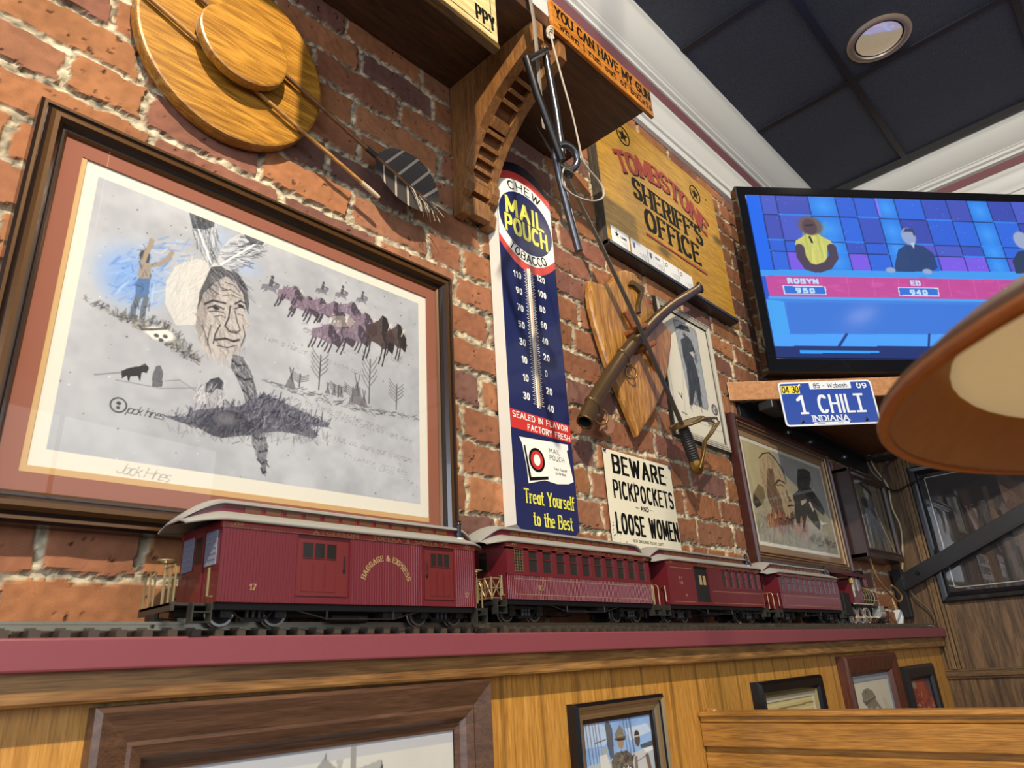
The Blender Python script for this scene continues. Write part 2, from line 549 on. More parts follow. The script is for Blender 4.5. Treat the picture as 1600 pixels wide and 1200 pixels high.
class Canvas:
    def __init__(s, w, h, bgc, asp=None, seed=1):
        s.w, s.h = w, h
        s.a = np.empty((h, w, 3)); s.a[:] = hexf(bgc)
        s.asp = asp or w / h
        s.rng = np.random.default_rng(seed)
        s.u = (np.arange(w) + .5) / w
        s.v = (np.arange(h) + .5) / h

    def _box(s, x0, x1, y0, y1):
        return max(0, int(x0 * s.w) - 1), min(s.w, int(x1 * s.w) + 2), max(0, int(y0 * s.h) - 1), min(s.h, int(y1 * s.h) + 2)

    def _mix(s, i0, i1, j0, j1, mask, col, al):
        k = (mask * al)[..., None]
        s.a[j0:j1, i0:i1] = s.a[j0:j1, i0:i1] * (1 - k) + np.array(hexf(col)) * k

    def mask(s, pts):
        xs = [p[0] for p in pts]; ys = [p[1] for p in pts]
        i0, i1, j0, j1 = s._box(min(xs), max(xs), min(ys), max(ys))
        if i1 <= i0 or j1 <= j0:
            return None
        X, Y = np.meshgrid(s.u[i0:i1], s.v[j0:j1])
        m = np.zeros(X.shape, bool)
        for (xa, ya), (xb, yb) in zip(pts, pts[1:] + pts[:1]):
            if ya == yb:
                continue
            c = ((ya > Y) != (yb > Y)) & (X < (xb - xa) * (Y - ya) / (yb - ya) + xa)
            m ^= c
        return i0, i1, j0, j1, m

    def poly(s, pts, col, al=1.0, tex=0.0):
        r = s.mask(list(pts))
        if r:
            i0, i1, j0, j1, m = r
            m = m.astype(float)
            if tex:
                m = m * (1 - tex * s.rng.random(m.shape))
            s._mix(i0, i1, j0, j1, m, col, al)
        return s

    def line(s, pts, wd, col, al=1.0):
        for a, b in zip(pts, pts[1:]):
            wx = wd / s.asp
            i0, i1, j0, j1 = s._box(min(a[0], b[0]) - wx, max(a[0], b[0]) + wx, min(a[1], b[1]) - wd, max(a[1], b[1]) + wd)
            if i1 <= i0 or j1 <= j0:
                continue
            X, Y = np.meshgrid(s.u[i0:i1] * s.asp, s.v[j0:j1])
            ax, ay, bx, by = a[0] * s.asp, a[1], b[0] * s.asp, b[1]
            dx, dy = bx - ax, by - ay
            t = np.clip(((X - ax) * dx + (Y - ay) * dy) / (dx * dx + dy * dy + 1e-12), 0, 1)
            d = np.hypot(X - ax - t * dx, Y - ay - t * dy)
            s._mix(i0, i1, j0, j1, np.clip((wd / 2 - d) * s.h + .5, 0, 1), col, al)
        return s

    def ell(s, cx, cy, rx, ry, col, al=1.0, soft=.1, tex=0.0):
        i0, i1, j0, j1 = s._box(cx - rx, cx + rx, cy - ry, cy + ry)
        if i1 <= i0 or j1 <= j0:
            return s
        X, Y = np.meshgrid(s.u[i0:i1], s.v[j0:j1])
        d = np.hypot((X - cx) / rx, (Y - cy) / ry)
        m = np.clip((1 - d) / soft, 0, 1)
        if tex:
            m = m * (1 - tex * s.rng.random(m.shape))
        s._mix(i0, i1, j0, j1, m, col, al)
        return s

    def hatch(s, pts, n, ln, ang, wd, col, al=.6, jit=.3, spread=0.0):
        """n short brush strokes scattered inside a polygon"""
        pts = list(pts)
        xs = [p[0] for p in pts]; ys = [p[1] for p in pts]
        k = 0
        for _ in range(n * 6):
            x, y = s.rng.uniform(min(xs), max(xs)), s.rng.uniform(min(ys), max(ys))
            ins = False
            for (xa, ya), (xb, yb) in zip(pts, pts[1:] + pts[:1]):
                if (ya > y) != (yb > y) and x < (xb - xa) * (y - ya) / (yb - ya) + xa:
                    ins = not ins
            if not ins:
                continue
            a = math.radians(ang) + s.rng.normal(0, jit)
            l = ln * s.rng.uniform(.5, 1.3)
            c = col if isinstance(col, str) else col[s.rng.integers(len(col))]
            s.line([(x, y), (x + l * math.cos(a) / s.asp, y + l * math.sin(a))], wd * s.rng.uniform(.6, 1.4), c, al * s.rng.uniform(.5, 1))
            k += 1
            if k >= n:
                break
        return s

    def speckle(s, n, r, col, al=.8, box=(0, 1, 0, 1)):
        for _ in range(n):
            q = r * s.rng.uniform(.4, 1.5)
            s.ell(s.rng.uniform(box[0], box[1]), s.rng.uniform(box[2], box[3]), q / s.asp, q, col, al, .6)
        return s

    def cloud(s, amp, cells=(60, 24, 9), box=None, tint=None):
        n = sum(vnoise(s.h, s.w, c, s.rng) * f for c, f in zip(cells, (1, .6, .35))) / 1.95 - .5
        s.a = np.clip(s.a + (n * amp)[..., None] * (np.array(tint) if tint else 1.0), 0, 1)
        return s

    def text(s, t, x, y, h, col, al=1.0, **kw):
        for p in text_polys(t, h, **kw):
            s.poly([(x + px / s.asp, y + py) for px, py in p], col, al)
        return s

def canvas_obj(name, cv, O, U, V, mat, parent=None, keep=None, lift=0.0):
    """vertex-coloured sheet spanning O, O+U, O+V"""
    O, U, V = [np.array(k, float) for k in (O, U, V)]
    N = np.cross(U, V); N /= np.linalg.norm(N)
    O = O + N * lift - np.array(parent_origin(parent) if parent else (0, 0, 0))
    w, h = cv.w, cv.h
    uu = np.linspace(0, 1, w); vv = np.linspace(0, 1, h)
    A, B = np.meshgrid(uu, vv)
    P = O + A[..., None] * U + B[..., None] * V
    idx = np.arange(w * h).reshape(h, w)
    F = np.stack([idx[:-1, :-1], idx[:-1, 1:], idx[1:, 1:], idx[1:, :-1]], -1)
    if keep is not None:
        k = keep(A[:-1, :-1] + .5 / w, B[:-1, :-1] + .5 / h)
        F = F[k]
    F = F.reshape(-1, 4)
    me = bpy.data.meshes.new(name)
    me.vertices.add(w * h)
    me.vertices.foreach_set('co', P.reshape(-1).astype(np.float32))
    me.loops.add(F.size)
    me.loops.foreach_set('vertex_index', F.reshape(-1).astype(np.int32))
    me.polygons.add(len(F))
    me.polygons.foreach_set('loop_start', np.arange(0, F.size, 4, dtype=np.int32))
    me.update(calc_edges=True)
    c = np.clip(cv.a, 0, 1)
    c = np.where(c <= .04045, c / 12.92, ((c + .055) / 1.055) ** 2.4)
    at = me.color_attributes.new('paint', 'FLOAT_COLOR', 'POINT')
    at.data.foreach_set('color', np.concatenate([c.reshape(-1, 3), np.ones((w * h, 1))], 1).reshape(-1).astype(np.float32))
    me.materials.append(mat)
    o = bpy.data.objects.new(name, me)
    COL.objects.link(o)
    if parent:
        o.parent = parent
    return o


# ================================================================== ROOM
XE = 3.55          # end wall
ZC = 3.4264        # ceiling

def grid_mesh(name, P, F_idx, col, mat):
    h, w = P.shape[:2]
    idx = np.arange(w * h).reshape(h, w)
    F = np.stack([idx[:-1, :-1], idx[:-1, 1:], idx[1:, 1:], idx[1:, :-1]], -1).reshape(-1, 4)
    me = bpy.data.meshes.new(name)
    me.vertices.add(w * h)
    me.vertices.foreach_set('co', P.reshape(-1).astype(np.float32))
    me.loops.add(F.size)
    me.loops.foreach_set('vertex_index', F.reshape(-1).astype(np.int32))
    me.polygons.add(len(F))
    me.polygons.foreach_set('loop_start', np.arange(0, F.size, 4, dtype=np.int32))
    me.polygons.foreach_set('use_smooth', np.zeros(len(F), bool))
    me.update(calc_edges=True)
    c = np.clip(col, 0, 1)
    c = np.where(c <= .04045, c / 12.92, ((c + .055) / 1.055) ** 2.4)
    at = me.color_attributes.new('paint', 'FLOAT_COLOR', 'POINT')
    at.data.foreach_set('color', np.concatenate([c.reshape(-1, 3), np.ones((w * h, 1))], 1).reshape(-1).astype(np.float32))
    me.materials.append(mat)
    o = bpy.data.objects.new(name, me)
    COL.objects.link(o)
    return o

def gnoise(X, Z, cell, rng):
    """smooth value noise on arbitrary coordinates"""
    x, z = X / cell, Z / cell
    xi, zi = np.floor(x).astype(int), np.floor(z).astype(int)
    fx, fz = x - xi, z - zi
    fx, fz = fx * fx * (3 - 2 * fx), fz * fz * (3 - 2 * fz)
    g = rng.random((256, 1024))
    q = lambda a, b: g[b % 256, a % 1024]
    return ((q(xi, zi) * (1 - fx) + q(xi + 1, zi) * fx) * (1 - fz) + (q(xi, zi + 1) * (1 - fx) + q(xi + 1, zi + 1) * fx) * fz) - .5

def brick_wall():
    rng = np.random.default_rng(7)
    rnd = random.Random(5)
    xs = [-1.3]
    while xs[-1] < XE:
        x = xs[-1]
        xs.append(x + (.012 if x < -.05 else .0030 + .0011 * max(0, x)))
    xs = np.array(xs)
    zs = np.arange(1.10, 3.06, .0036)
    X, Z = np.meshgrid(xs, zs)
    wx = gnoise(X, Z, .05, rng) * .010 + gnoise(X, Z, .017, rng) * .007 + gnoise(X, Z, .007, rng) * .004
    wz = gnoise(X, Z, .05, rng) * .009 + gnoise(X, Z, .017, rng) * .007 + gnoise(X, Z, .007, rng) * .004 + gnoise(X, Z, .6, rng) * .012
    Xw, Zw = X + wx, Z + wz
    CH, Z0 = .0775, 1.485
    anchors = {-1: [1.033, 1.797, 1.891, 2.004], -2: [.246], 0: [.955, 1.847, 2.075], 1: [1.802, 2.012], 2: [.946, 1.85, 2.0735], 3: [1.004, 2.147],
               4: [1.065, 1.299], 5: [.1145, 1.0387], 6: [.734, 1.352], 7: [.161, .276, .865, .969], 8: [.2615, .607, 2.284], 9: [.21, .68, 1.466],
               10: [.667, .9], 11: [.783, 1.558], 12: [.884]}
    pal = ['956341', '926040', '8f5f43', '8a5b41', '815544', '976645', '87583f', '795145', '8f6147', '735147', '966542']
    row = np.floor((Zw - Z0) / CH).astype(int)
    r0, r1 = row.min(), row.max()
    colr = np.empty(X.shape + (3,))
    edge = np.empty(X.shape)
    push = np.empty(X.shape)
    tilt = np.empty(X.shape)
    for r in range(r0, r1 + 1):
        an = sorted(anchors.get(r, [rnd.uniform(.2, .4)]))
        J = list(an)
        # fill the gaps between anchors, then outwards
        full = [an[0]]
        for a, b in zip(an, an[1:]):
            n = max(1, round((b - a) / .217))
            full += [a + (b - a) * (i + 1) / n for i in range(n)]
        while full[-1] < XE + .3:
            full.append(full[-1] + rnd.choice([.212, .217, .222, .205, .115 if rnd.random() < .35 else .215]))
        while full[0] > -1.6:
            full.insert(0, full[0] - rnd.choice([.212, .217, .222, .205, .22]))
        J = np.array(full)
        cols = []
        for i in range(len(J) + 1):
            c = np.array(hexf(rnd.choice(pal))) * rnd.uniform(.93, 1.06)
            cols.append(c)
        cols = np.array(cols)
        pu = np.array([rnd.uniform(-.0025, .0025) for _ in range(len(J) + 1)])
        ti = np.array([rnd.uniform(-.012, .012) for _ in range(len(J) + 1)])
        m = row == r
        xx, zz = Xw[m], Zw[m]
        k = np.searchsorted(J, xx)
        kl = np.clip(k - 1, 0, len(J) - 1); kr = np.clip(k, 0, len(J) - 1)
        dx = np.minimum(np.abs(xx - J[kl]), np.abs(J[kr] - xx))
        zr = zz - Z0 - r * CH
        dz = np.minimum(zr, CH - zr)
        edge[m] = np.minimum(dx, dz)
        colr[m] = cols[k]
        push[m] = pu[k]
        tilt[m] = ti[k] * (zr - CH / 2)
    half = .0050 + gnoise(X, Z, .11, rng) * .0045
    t = np.clip((edge - half) / .0028, 0, 1)
    t = t * t * (3 - 2 * t)
    rough = gnoise(X, Z, .012, rng) * .0018 + gnoise(X, Z, .03, rng) * .0018
    mort = .0070 + gnoise(X, Z, .008, rng) * .006 + gnoise(X, Z, .022, rng) * .007
    face = .0015 + push + tilt + rough
    Y = face * t + mort * (1 - t)
    # pitted faces
    pit = gnoise(X, Z, .006, rng) + gnoise(X, Z, .011, rng) * .6
    pm = np.clip((pit - .48) * 6, 0, 1) * t
    Y = Y + pm * .003
    vary = (gnoise(X, Z, .035, rng) * .5 + gnoise(X, Z, .009, rng) * .5 + gnoise(X, Z, .12, rng) * .6)
    bc = colr * (1 + vary[..., None] * .22)
    bc = bc * (1 - .55 * pm[..., None])
    mc = np.array(hexf('aea38b')) * (1 + (gnoise(X, Z, .008, rng) * .5 + gnoise(X, Z, .03, rng) * .3)[..., None])
    joint_shade = np.clip(1 - np.abs(edge - half) / .0022, 0, 1) * np.clip(gnoise(X, Z, .03, rng) * 2 + .5, 0, 1)  # relief shade along the joint edges, painted into the brick colour
    mpit = np.clip((gnoise(X, Z, .0075, rng) - .22) * 5, 0, 1)
    mc = mc * (1 - .5 * mpit[..., None])
    bc = bc * (1 - .45 * joint_shade[..., None])
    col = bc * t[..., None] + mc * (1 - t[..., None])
    P = np.stack([X, Y, Z], -1)
    m, nt, b, N, L = new_mat('old_brick')
    a = N.new('ShaderNodeVertexColor')
    a.layer_name = 'paint'
    sp = tex(nt, 'ShaderNodeTexNoise', (260, 260, 260), Detail=3.0, Roughness=.7)
    k = ramp(nt, sp.outputs['Fac'], [(.33, .22), (.43, 1.0)])
    L.new(mix_rgb(nt, a.outputs['Color'], k, .8, 'MULTIPLY'), b.inputs['Base Color'])
    b.inputs['Roughness'].default_value = .85
    b.inputs['Specular IOR Level'].default_value = .25
    n2 = tex(nt, 'ShaderNodeTexNoise', (420, 420, 420), Detail=4.0, Roughness=.7)
    bump(nt, b, n2.outputs['Fac'], .55, .0018)
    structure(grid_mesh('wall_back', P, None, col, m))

brick_wall()

# masonry body behind the brick face and painted frieze above it
wall_white = plain('trim_white', 'c4c6c4', .45, var=.03)
maroon = plain('frieze_maroon', '6b4148', .6, var=.08)
mb = MB().box(-1.3, XE + .15, .02, .12, 0, ZC, 0)
structure(make_obj('wall_back_core', mb, plain('mortar_core', '8a7f6c', .9)))
mb = MB().box(-1.3, 3.66, -.014, .02, 3.02, ZC, 0)
structure(make_obj('wall_back_frieze', mb, maroon))

def moulding(name, prof, x0, x1, mat, along='x', closed=True):
    """profile [(offset from the wall, z)] swept along the wall"""
    mb = MB()
    n = len(prof)
    for e in (x0, x1):
        for d, z in prof:
            mb.V.append((e, -d, z) if along == 'x' else (3.66 - d, e, z))
    for i in range(n):
        j = (i + 1) % n
        mb.F.append((i, j, n + j, n + i)); mb.M.append(0)
    mb.F.append(tuple(range(n))); mb.M.append(0)
    mb.F.append(tuple(range(2 * n - 1, n - 1, -1))); mb.M.append(0)
    return structure(make_obj(name, mb, mat, smooth=35))

def cove(d0, z0, d1, z1, n=10, bulge=.35):
    """concave curve between two points"""
    out = []
    for i in range(n + 1):
        t = i / n
        s = 1 - math.cos(t * PI / 2)
        u = math.sin(t * PI / 2)
        out.append((d0 + (d1 - d0) * ((1 - bulge) * t + bulge * s), z0 + (z1 - z0) * ((1 - bulge) * t + bulge * u)))
    return out

crown = [(.0, ZC), (.12, ZC), (.12, ZC - .014), (.113, ZC - .019)] + cove(.110, ZC - .022, .042, ZC - .108) + \
        [(.042, ZC - .112), (.036, ZC - .116), (.034, ZC - .128), (.022, ZC - .134), (.020, ZC - .146), (.0, ZC - .150)]
moulding('trim_1', crown, -1.3, 3.66, wall_white)
low = [(.0, 3.150), (.050, 3.146), (.052, 3.128), (.046, 3.120)] + cove(.044, 3.116, .024, 3.060, 6) + [(.026, 3.052), (.024, 3.040), (.016, 3.036), (.014, 3.010), (.0, 3.006)]
moulding('trim_2', low, -1.3, 3.66, wall_white)
moulding('trim_3', [(.11 if d == .12 else d, z) for d, z in crown], -5.0, 0.0, wall_white, 'y')
low2 = [(d, z + .06) for d, z in low]
moulding('trim_4', low2, -5.0, 0.0, wall_white, 'y')
mb = MB().box(3.66, 3.8, -5, .1, 0, ZC)
structure(make_obj('wall_right', mb, maroon))

# ceiling: dark tiles in a dark grid
def ceiling():
    m, nt, b, N, L = new_mat('ceiling_tile')
    n = tex(nt, 'ShaderNodeTexNoise', (95, 95, 95), Detail=3.0, Roughness=.55)
    n2 = tex(nt, 'ShaderNodeTexVoronoi', (150, 150, 150))
    c = ramp(nt, n.outputs['Fac'], [(.36, '2e3548'), (.5, '424b62'), (.62, '5a647c')])
    n3 = tex(nt, 'ShaderNodeTexNoise', (70, 190, 100), Detail=2.0)
    sp = ramp(nt, n3.outputs['Fac'], [(.60, 0.0), (.66, 1.0)])
    c = mix_rgb(nt, c, lin('8590a6'), sp)
    L.new(c, b.inputs['Base Color'])
    b.inputs['Roughness'].default_value = .55
    mx = nt.nodes.new('ShaderNodeMath'); mx.operation = 'ADD'
    L.new(n.outputs['Fac'], mx.inputs[0]); L.new(n2.outputs['Distance'], mx.inputs[1])
    bump(nt, b, mx.outputs[0], 1.0, .014)
    mb = MB().box(-3, 3.8, -5, .12, ZC, ZC + .05)
    structure(make_obj('ceiling', mb, m))
    grid = plain('ceiling_grid_black', '23242a', .4, var=.1)
    gx, gy = [-2.0, -1.32, -.645, .03, .73, 1.41, 2.095, 2.765, 3.49], [-.545, -1.13, -1.72, -2.31, -2.9, -3.5, -4.1]
    for i, x in enumerate(gx):
        mb = MB().box(x - .013, x + .013, -5, -.11, ZC - .007, ZC + .002)
        structure(make_obj('ceiling_runner', mb, grid))
    for y in gy:
        mb = MB().box(-3, 3.56, y - .013, y + .013, ZC - .0075, ZC + .002)
        structure(make_obj('ceiling_runner', mb, grid))
    mb = MB().box(3.50, 3.545, -5, -.11, ZC - .004, ZC)
    structure(make_obj('ceiling_runner', mb, grid))

ceiling()

mb = MB().box(-3, 3.8, -5, .12, -.06, 0)
structure(make_obj('floor', mb, wood('floor_boards', '8a6644', '5e4029', 'X', .5)))

# ------------------------------------------------------------------ end wall panelling
panel = wood('end_panel_oak', '785b3c', '483521', 'Z', .5, .3, .55, wave=.7)
panel2 = wood('end_trim_oak', '8f7048', '604629', 'Z', .5, .35, 2.0)
railw = wood('end_rail_oak', '7d5f3c', '553e26', 'Y', .5, .35, 2.0)
mb = MB().box(XE, 3.66, -5, .02, 0, 2.95)
structure(make_obj('wall_right_panel', mb, panel))
mb = MB()
for a, b_, d in ((-.128, -.142, .012), (-.142, -.158, .020), (-.160, -.172, .016), (-.174, -.186, .008)):
    mb.box(XE - d, XE, b_, a, 1.086, 2.4)
structure(make_obj('trim_5', mb, panel2, bevel=.002))
mb = MB()
for z0, z1, d in ((1.050, 1.058, .014), (1.058, 1.078, .022), (1.078, 1.086, .012)):
    mb.box(XE - d, XE, -3, -.112, z0, z1)
structure(make_obj('trim_6', mb, railw, bevel=.002))

# ------------------------------------------------------------------ lower oak wall
def oak_wall():
    m, nt, b, N, L = new_mat('golden_oak')
    n1 = tex(nt, 'ShaderNodeTexNoise', (34, 34, 2.2), Detail=5.0, Roughness=.6, Distortion=.4)
    c = ramp(nt, n1.outputs['Fac'], [(.28, '9c6a2a'), (.48, 'b98438'), (.68, 'c8964c')])
    n2 = tex(nt, 'ShaderNodeTexNoise', (420, 420, 7), Detail=2.0)
    g = ramp(nt, n2.outputs['Fac'], [(.38, .68), (.52, 1.0)])
    c = mix_rgb(nt, c, g, 1.0, 'MULTIPLY')
    w = tex(nt, 'ShaderNodeTexWave', (3.1, 3.1, .10), Scale=1.0, Distortion=1.6, Detail=2.0)
    w.bands_direction = 'X'
    k = ramp(nt, w.outputs['Fac'], [(.005, .62), (.05, 1.0)])
    c = mix_rgb(nt, c, k, 1.0, 'MULTIPLY')
    s = tex(nt, 'ShaderNodeTexWave', (14.0, 14.0, .0), Scale=1.0, Distortion=0.0)
    s.bands_direction = 'X'
    ks = ramp(nt, s.outputs['Fac'], [(.988, 1.0), (.998, .72)])
    c = mix_rgb(nt, c, ks, 1.0, 'MULTIPLY')
    L.new(c, b.inputs['Base Color'])
    b.inputs['Roughness'].default_value = .38
    bump(nt, b, n2.outputs['Fac'], .2, .0005)
    mb = MB().box(-1.3, XE, -.112, .02, 0, 1.20)
    structure(make_obj('wall_back_lower', mb, m))

oak_wall()

# ------------------------------------------------------------------ train ledge
led = thing('train_ledge', 'long maroon-edged wooden ledge carrying the model train along the brick wall', 'shelf', (1.2, -.08, 1.235))
mb = MB().prism([(-1.3, 1.236), (XE - .001, 1.236), (XE - .001, 1.2483), (-1.3, 1.2565)], -.146, -.001)
make_obj('shelf_board', mb, plain('ledge_paint', '4e2a30', .5), led)
mb = MB()
mb.add([(-1.3, -.155, 1.226), (XE, -.155, 1.2138), (XE, -.146, 1.2138), (-1.3, -.146, 1.226), (-1.3, -.155, 1.2572), (XE, -.155, 1.2477), (XE, -.146, 1.2477), (-1.3, -.146, 1.2572)],
       [(0, 3, 2, 1), (4, 5, 6, 7), (0, 1, 5, 4), (1, 2, 6, 5), (2, 3, 7, 6), (3, 0, 4, 7)])
o = make_obj('front_edge', mb, plain('ledge_maroon', '7a3c44', .42, var=.05, bmp=.1), led, bevel=.0025)
o['label'] = 'maroon painted front edge'
mb = MB()
mb.add([(-1.3, -.140, 1.197), (XE, -.140, 1.1765), (XE, -.1125, 1.1765), (-1.3, -.1125, 1.197), (-1.3, -.140, 1.236), (XE, -.140, 1.236), (XE, -.1125, 1.236), (-1.3, -.1125, 1.236)],
       [(0, 3, 2, 1), (4, 5, 6, 7), (0, 1, 5, 4), (1, 2, 6, 5), (2, 3, 7, 6), (3, 0, 4, 7)])
o = make_obj('oak_apron', mb, wood('apron_oak', 'a07845', '6d4a26', 'X', .4, .25, .7, wave=.5), led, bevel=.004)
o['label'] = 'brown oak board under the maroon edge'

# ------------------------------------------------------------------ downlight in the ceiling
t = thing('downlight', 'round recessed ceiling light with a pale metal trim ring', 'ceiling light', (2.62, -.70, ZC))
mb = MB().lathe([(.118, 0), (.118, -.004), (.108, -.010), (.094, -.008), (.090, -.002), (.090, 0)], (2.62, -.70, ZC), n=48)
make_obj('trim_ring', mb, plain('ring_metal', 'b9ab94', .35, .6, .05), t, smooth=40)
mb = MB().lathe([(.094, -.002), (.086, -.003), (.083, -.0015), (.094, -.0010)], (2.62, -.70, ZC), n=48)
make_obj('gasket', mb, plain('gasket_black', '151515', .6), t, smooth=40)
mb = MB().lathe([(.0, -.010), (.03, -.0095), (.06, -.0075), (.084, -.003), (.084, -.001)], (2.62, -.70, ZC), n=48)
make_obj('reflector', mb, plain('light_lens', 'c6d0dc', .08, .75, .02, emit=('ffe2b0', .25)), t, smooth=60)
# the same fixture further back, seen only as a reflection in the picture glass
t2 = thing('downlight', 'round recessed ceiling light behind the viewer, reflected in the large picture glass', 'ceiling light', (2.40, -2.72, ZC))
mb = MB().lathe([(.118, 0), (.118, -.004), (.108, -.010), (.094, -.008), (.090, -.002), (.090, 0)], (2.40, -2.72, ZC), n=48)
make_obj('trim_ring', mb, MATS['ring_metal'], t2, smooth=40)
mb = MB().lathe([(.0, -.010), (.03, -.0095), (.06, -.0075), (.084, -.003), (.084, -.001)], (2.40, -2.72, ZC), n=48)
make_obj('lens', mb, plain('light_lens_on', 'fff0c8', .3, 0, .02, emit=('fff0c0', 5.0)), t2, smooth=60)


# ================================================================== PAINTED PICTURES
def paint_print():
    asp = .6331 / .4539
    cv = Canvas(600, 430, '9fa2a8', asp, 11)
    cv.cloud(.16, (70, 26, 9))
    R = lambda n, *a: None
    # pale sweeps and the blue wash
    for p, c, a in (([(0.206,0.622),(0.269,0.777),(0.339,0.802),(0.32,0.558),(0.254,0.529)], 'd3cfc4', .6), ):
        cv.poly(p, c, a)
    (bx, by), = [(0.133,0.655)]
    cv.ell(bx, by, .105, .15, '7f9cc8', .8, .8, .15)
    cv.ell(bx - .01, by - .02, .08, .12, '5f88c6', .6, .7, .2)
    cv.hatch([(0.072,0.666),(0.15,0.804),(0.231,0.825),(0.229,0.634),(0.174,0.542),(0.093,0.528)], 90, .05, 40, .006, ['5a80bd', '86a5d2', '4a72b6', 'a9bdd8'], .5, .5)
    (bx, by), = [(0.384,0.828)]
    cv.ell(bx, by, .07, .06, '8fa6cc', .6, .8)
    (bx, by), = [(0.313,0.904)]
    cv.ell(bx, by, .06, .07, '98aed0', .55, .8)
    # large pale head covering
    cv.poly([(0.209,0.585),(0.204,0.661),(0.221,0.734),(0.268,0.788),(0.321,0.799),(0.34,0.788),(0.309,0.715),(0.287,0.65),(0.28,0.58),(0.27,0.536),(0.239,0.521)], 'b9b8b4', .95, .08)
    cv.hatch([(0.209,0.585),(0.204,0.661),(0.221,0.734),(0.268,0.788),(0.321,0.799),(0.309,0.715),(0.28,0.58),(0.239,0.521)], 160, .05, 70, .003, ['9c9c9a', 'c8c7c2', 'a6a7a8'], .5, .3)
    # face
    face = [(0.282,0.62),(0.29,0.667),(0.309,0.715),(0.342,0.761),(0.372,0.754),(0.395,0.718),(0.403,0.679),(0.401,0.639),(0.415,0.601),(0.409,0.576),(0.401,0.553),(0.401,0.523),(0.392,0.488),(0.371,0.458),(0.339,0.44),(0.311,0.45),(0.295,0.495),(0.283,0.542)]
    cv.poly(face, 'a9a3a0', 1, .05)
    cv.hatch(face, 420, .025, 115, .0028, ['7c7673', 'bdb7b0', '625e5e', '938d89'], .6, .4)
    cv.poly([(0.282,0.62),(0.309,0.707),(0.332,0.742),(0.33,0.685),(0.308,0.606),(0.305,0.525),(0.295,0.495),(0.283,0.542)], '5a5656', .45, .5)
    ink2, ink3 = '26262c', '45444c'
    W = .0047
    for p, w in (([(0.299,0.628),(0.318,0.651),(0.349,0.655)], 1.6), ([(0.374,0.665),(0.387,0.683),(0.401,0.678)], 1.4), ([(0.307,0.616),(0.325,0.636),(0.347,0.632)], 1.1),
                 ([(0.311,0.605),(0.328,0.615),(0.346,0.618)], .8), ([(0.375,0.646),(0.389,0.661),(0.4,0.658)], 1.0), ([(0.362,0.651),(0.361,0.604),(0.354,0.571),(0.366,0.554),(0.384,0.557)], 1.2),
                 ([(0.384,0.557),(0.393,0.571),(0.384,0.597),(0.375,0.638)], .8), ([(0.334,0.509),(0.358,0.524),(0.379,0.522),(0.393,0.534)], 1.7), ([(0.34,0.49),(0.365,0.492),(0.384,0.508)], .8),
                 ([(0.342,0.568),(0.332,0.529),(0.33,0.494)], 1.0), ([(0.32,0.558),(0.316,0.517),(0.317,0.478)], .6), ([(0.399,0.593),(0.407,0.556),(0.398,0.509)], .8),
                 ([(0.343,0.734),(0.364,0.736),(0.383,0.717)], .6), ([(0.337,0.699),(0.359,0.714),(0.386,0.702)], .6), ([(0.34,0.679),(0.361,0.695),(0.391,0.69)], .5),
                 ([(0.298,0.548),(0.314,0.503),(0.327,0.456)], .6), ([(0.326,0.593),(0.341,0.605),(0.352,0.6)], .6), ([(0.383,0.63),(0.398,0.629)], .6)):
        cv.line(p, W * w, ink2, .85)
    for p in [(0.327,0.626),(0.389,0.664)]:
        cv.ell(p[0], p[1], .010, .008, '17171c', .9, .4)
    cv.ell(*[(0.381,0.558)][0], .012, .010, '3a3838', .5, .6)
    cv.hatch([(0.311,0.45),(0.371,0.458),(0.402,0.54),(0.414,0.491),(0.383,0.413),(0.331,0.406)], 90, .03, 95, .003, ['77757a', 'a9a6a2'], .5, .4)
    # hair falling at the side of the face
    cv.poly([(0.304,0.775),(0.339,0.802),(0.373,0.787),(0.399,0.748),(0.41,0.683),(0.411,0.641),(0.402,0.664),(0.391,0.716),(0.368,0.755),(0.342,0.758),(0.319,0.723),(0.294,0.667),(0.283,0.594),(0.283,0.661)], '2a2b33', .85, .25)
    cv.hatch([(0.304,0.775),(0.339,0.802),(0.373,0.787),(0.399,0.748),(0.41,0.683),(0.391,0.716),(0.342,0.758),(0.294,0.667)], 90, .04, -40, .003, ['16161c', '55565f', '8a8b90'], .7, .3)
    # braid
    br = [(0.38,0.475),(0.406,0.474),(0.429,0.43),(0.447,0.371),(0.456,0.309),(0.472,0.237),(0.488,0.178),(0.489,0.116),(0.488,0.067),(0.477,0.101),(0.461,0.134),(0.446,0.18),(0.446,0.23),(0.43,0.288),(0.414,0.347),(0.395,0.392),(0.378,0.424)]
    cv.poly(br, '53545c', .9, .2)
    for i in range(9):
        a = [(0.38,0.451),(0.394,0.404),(0.414,0.353),(0.426,0.299),(0.44,0.247),(0.446,0.205),(0.454,0.163),(0.465,0.123),(0.476,0.095)][i]
        b = [(0.411,0.447),(0.433,0.402),(0.447,0.348),(0.457,0.294),(0.468,0.242),(0.479,0.201),(0.487,0.159),(0.489,0.122),(0.487,0.085)][i]
        cv.line([a, ((a[0] + b[0]) / 2, (a[1] + b[1]) / 2 - .012), b], .007, '1d1e26', .85)
    cv.hatch(br, 200, .02, -60, .0025, ['17181f', '8f9097', 'b9b9bb'], .7, .4)
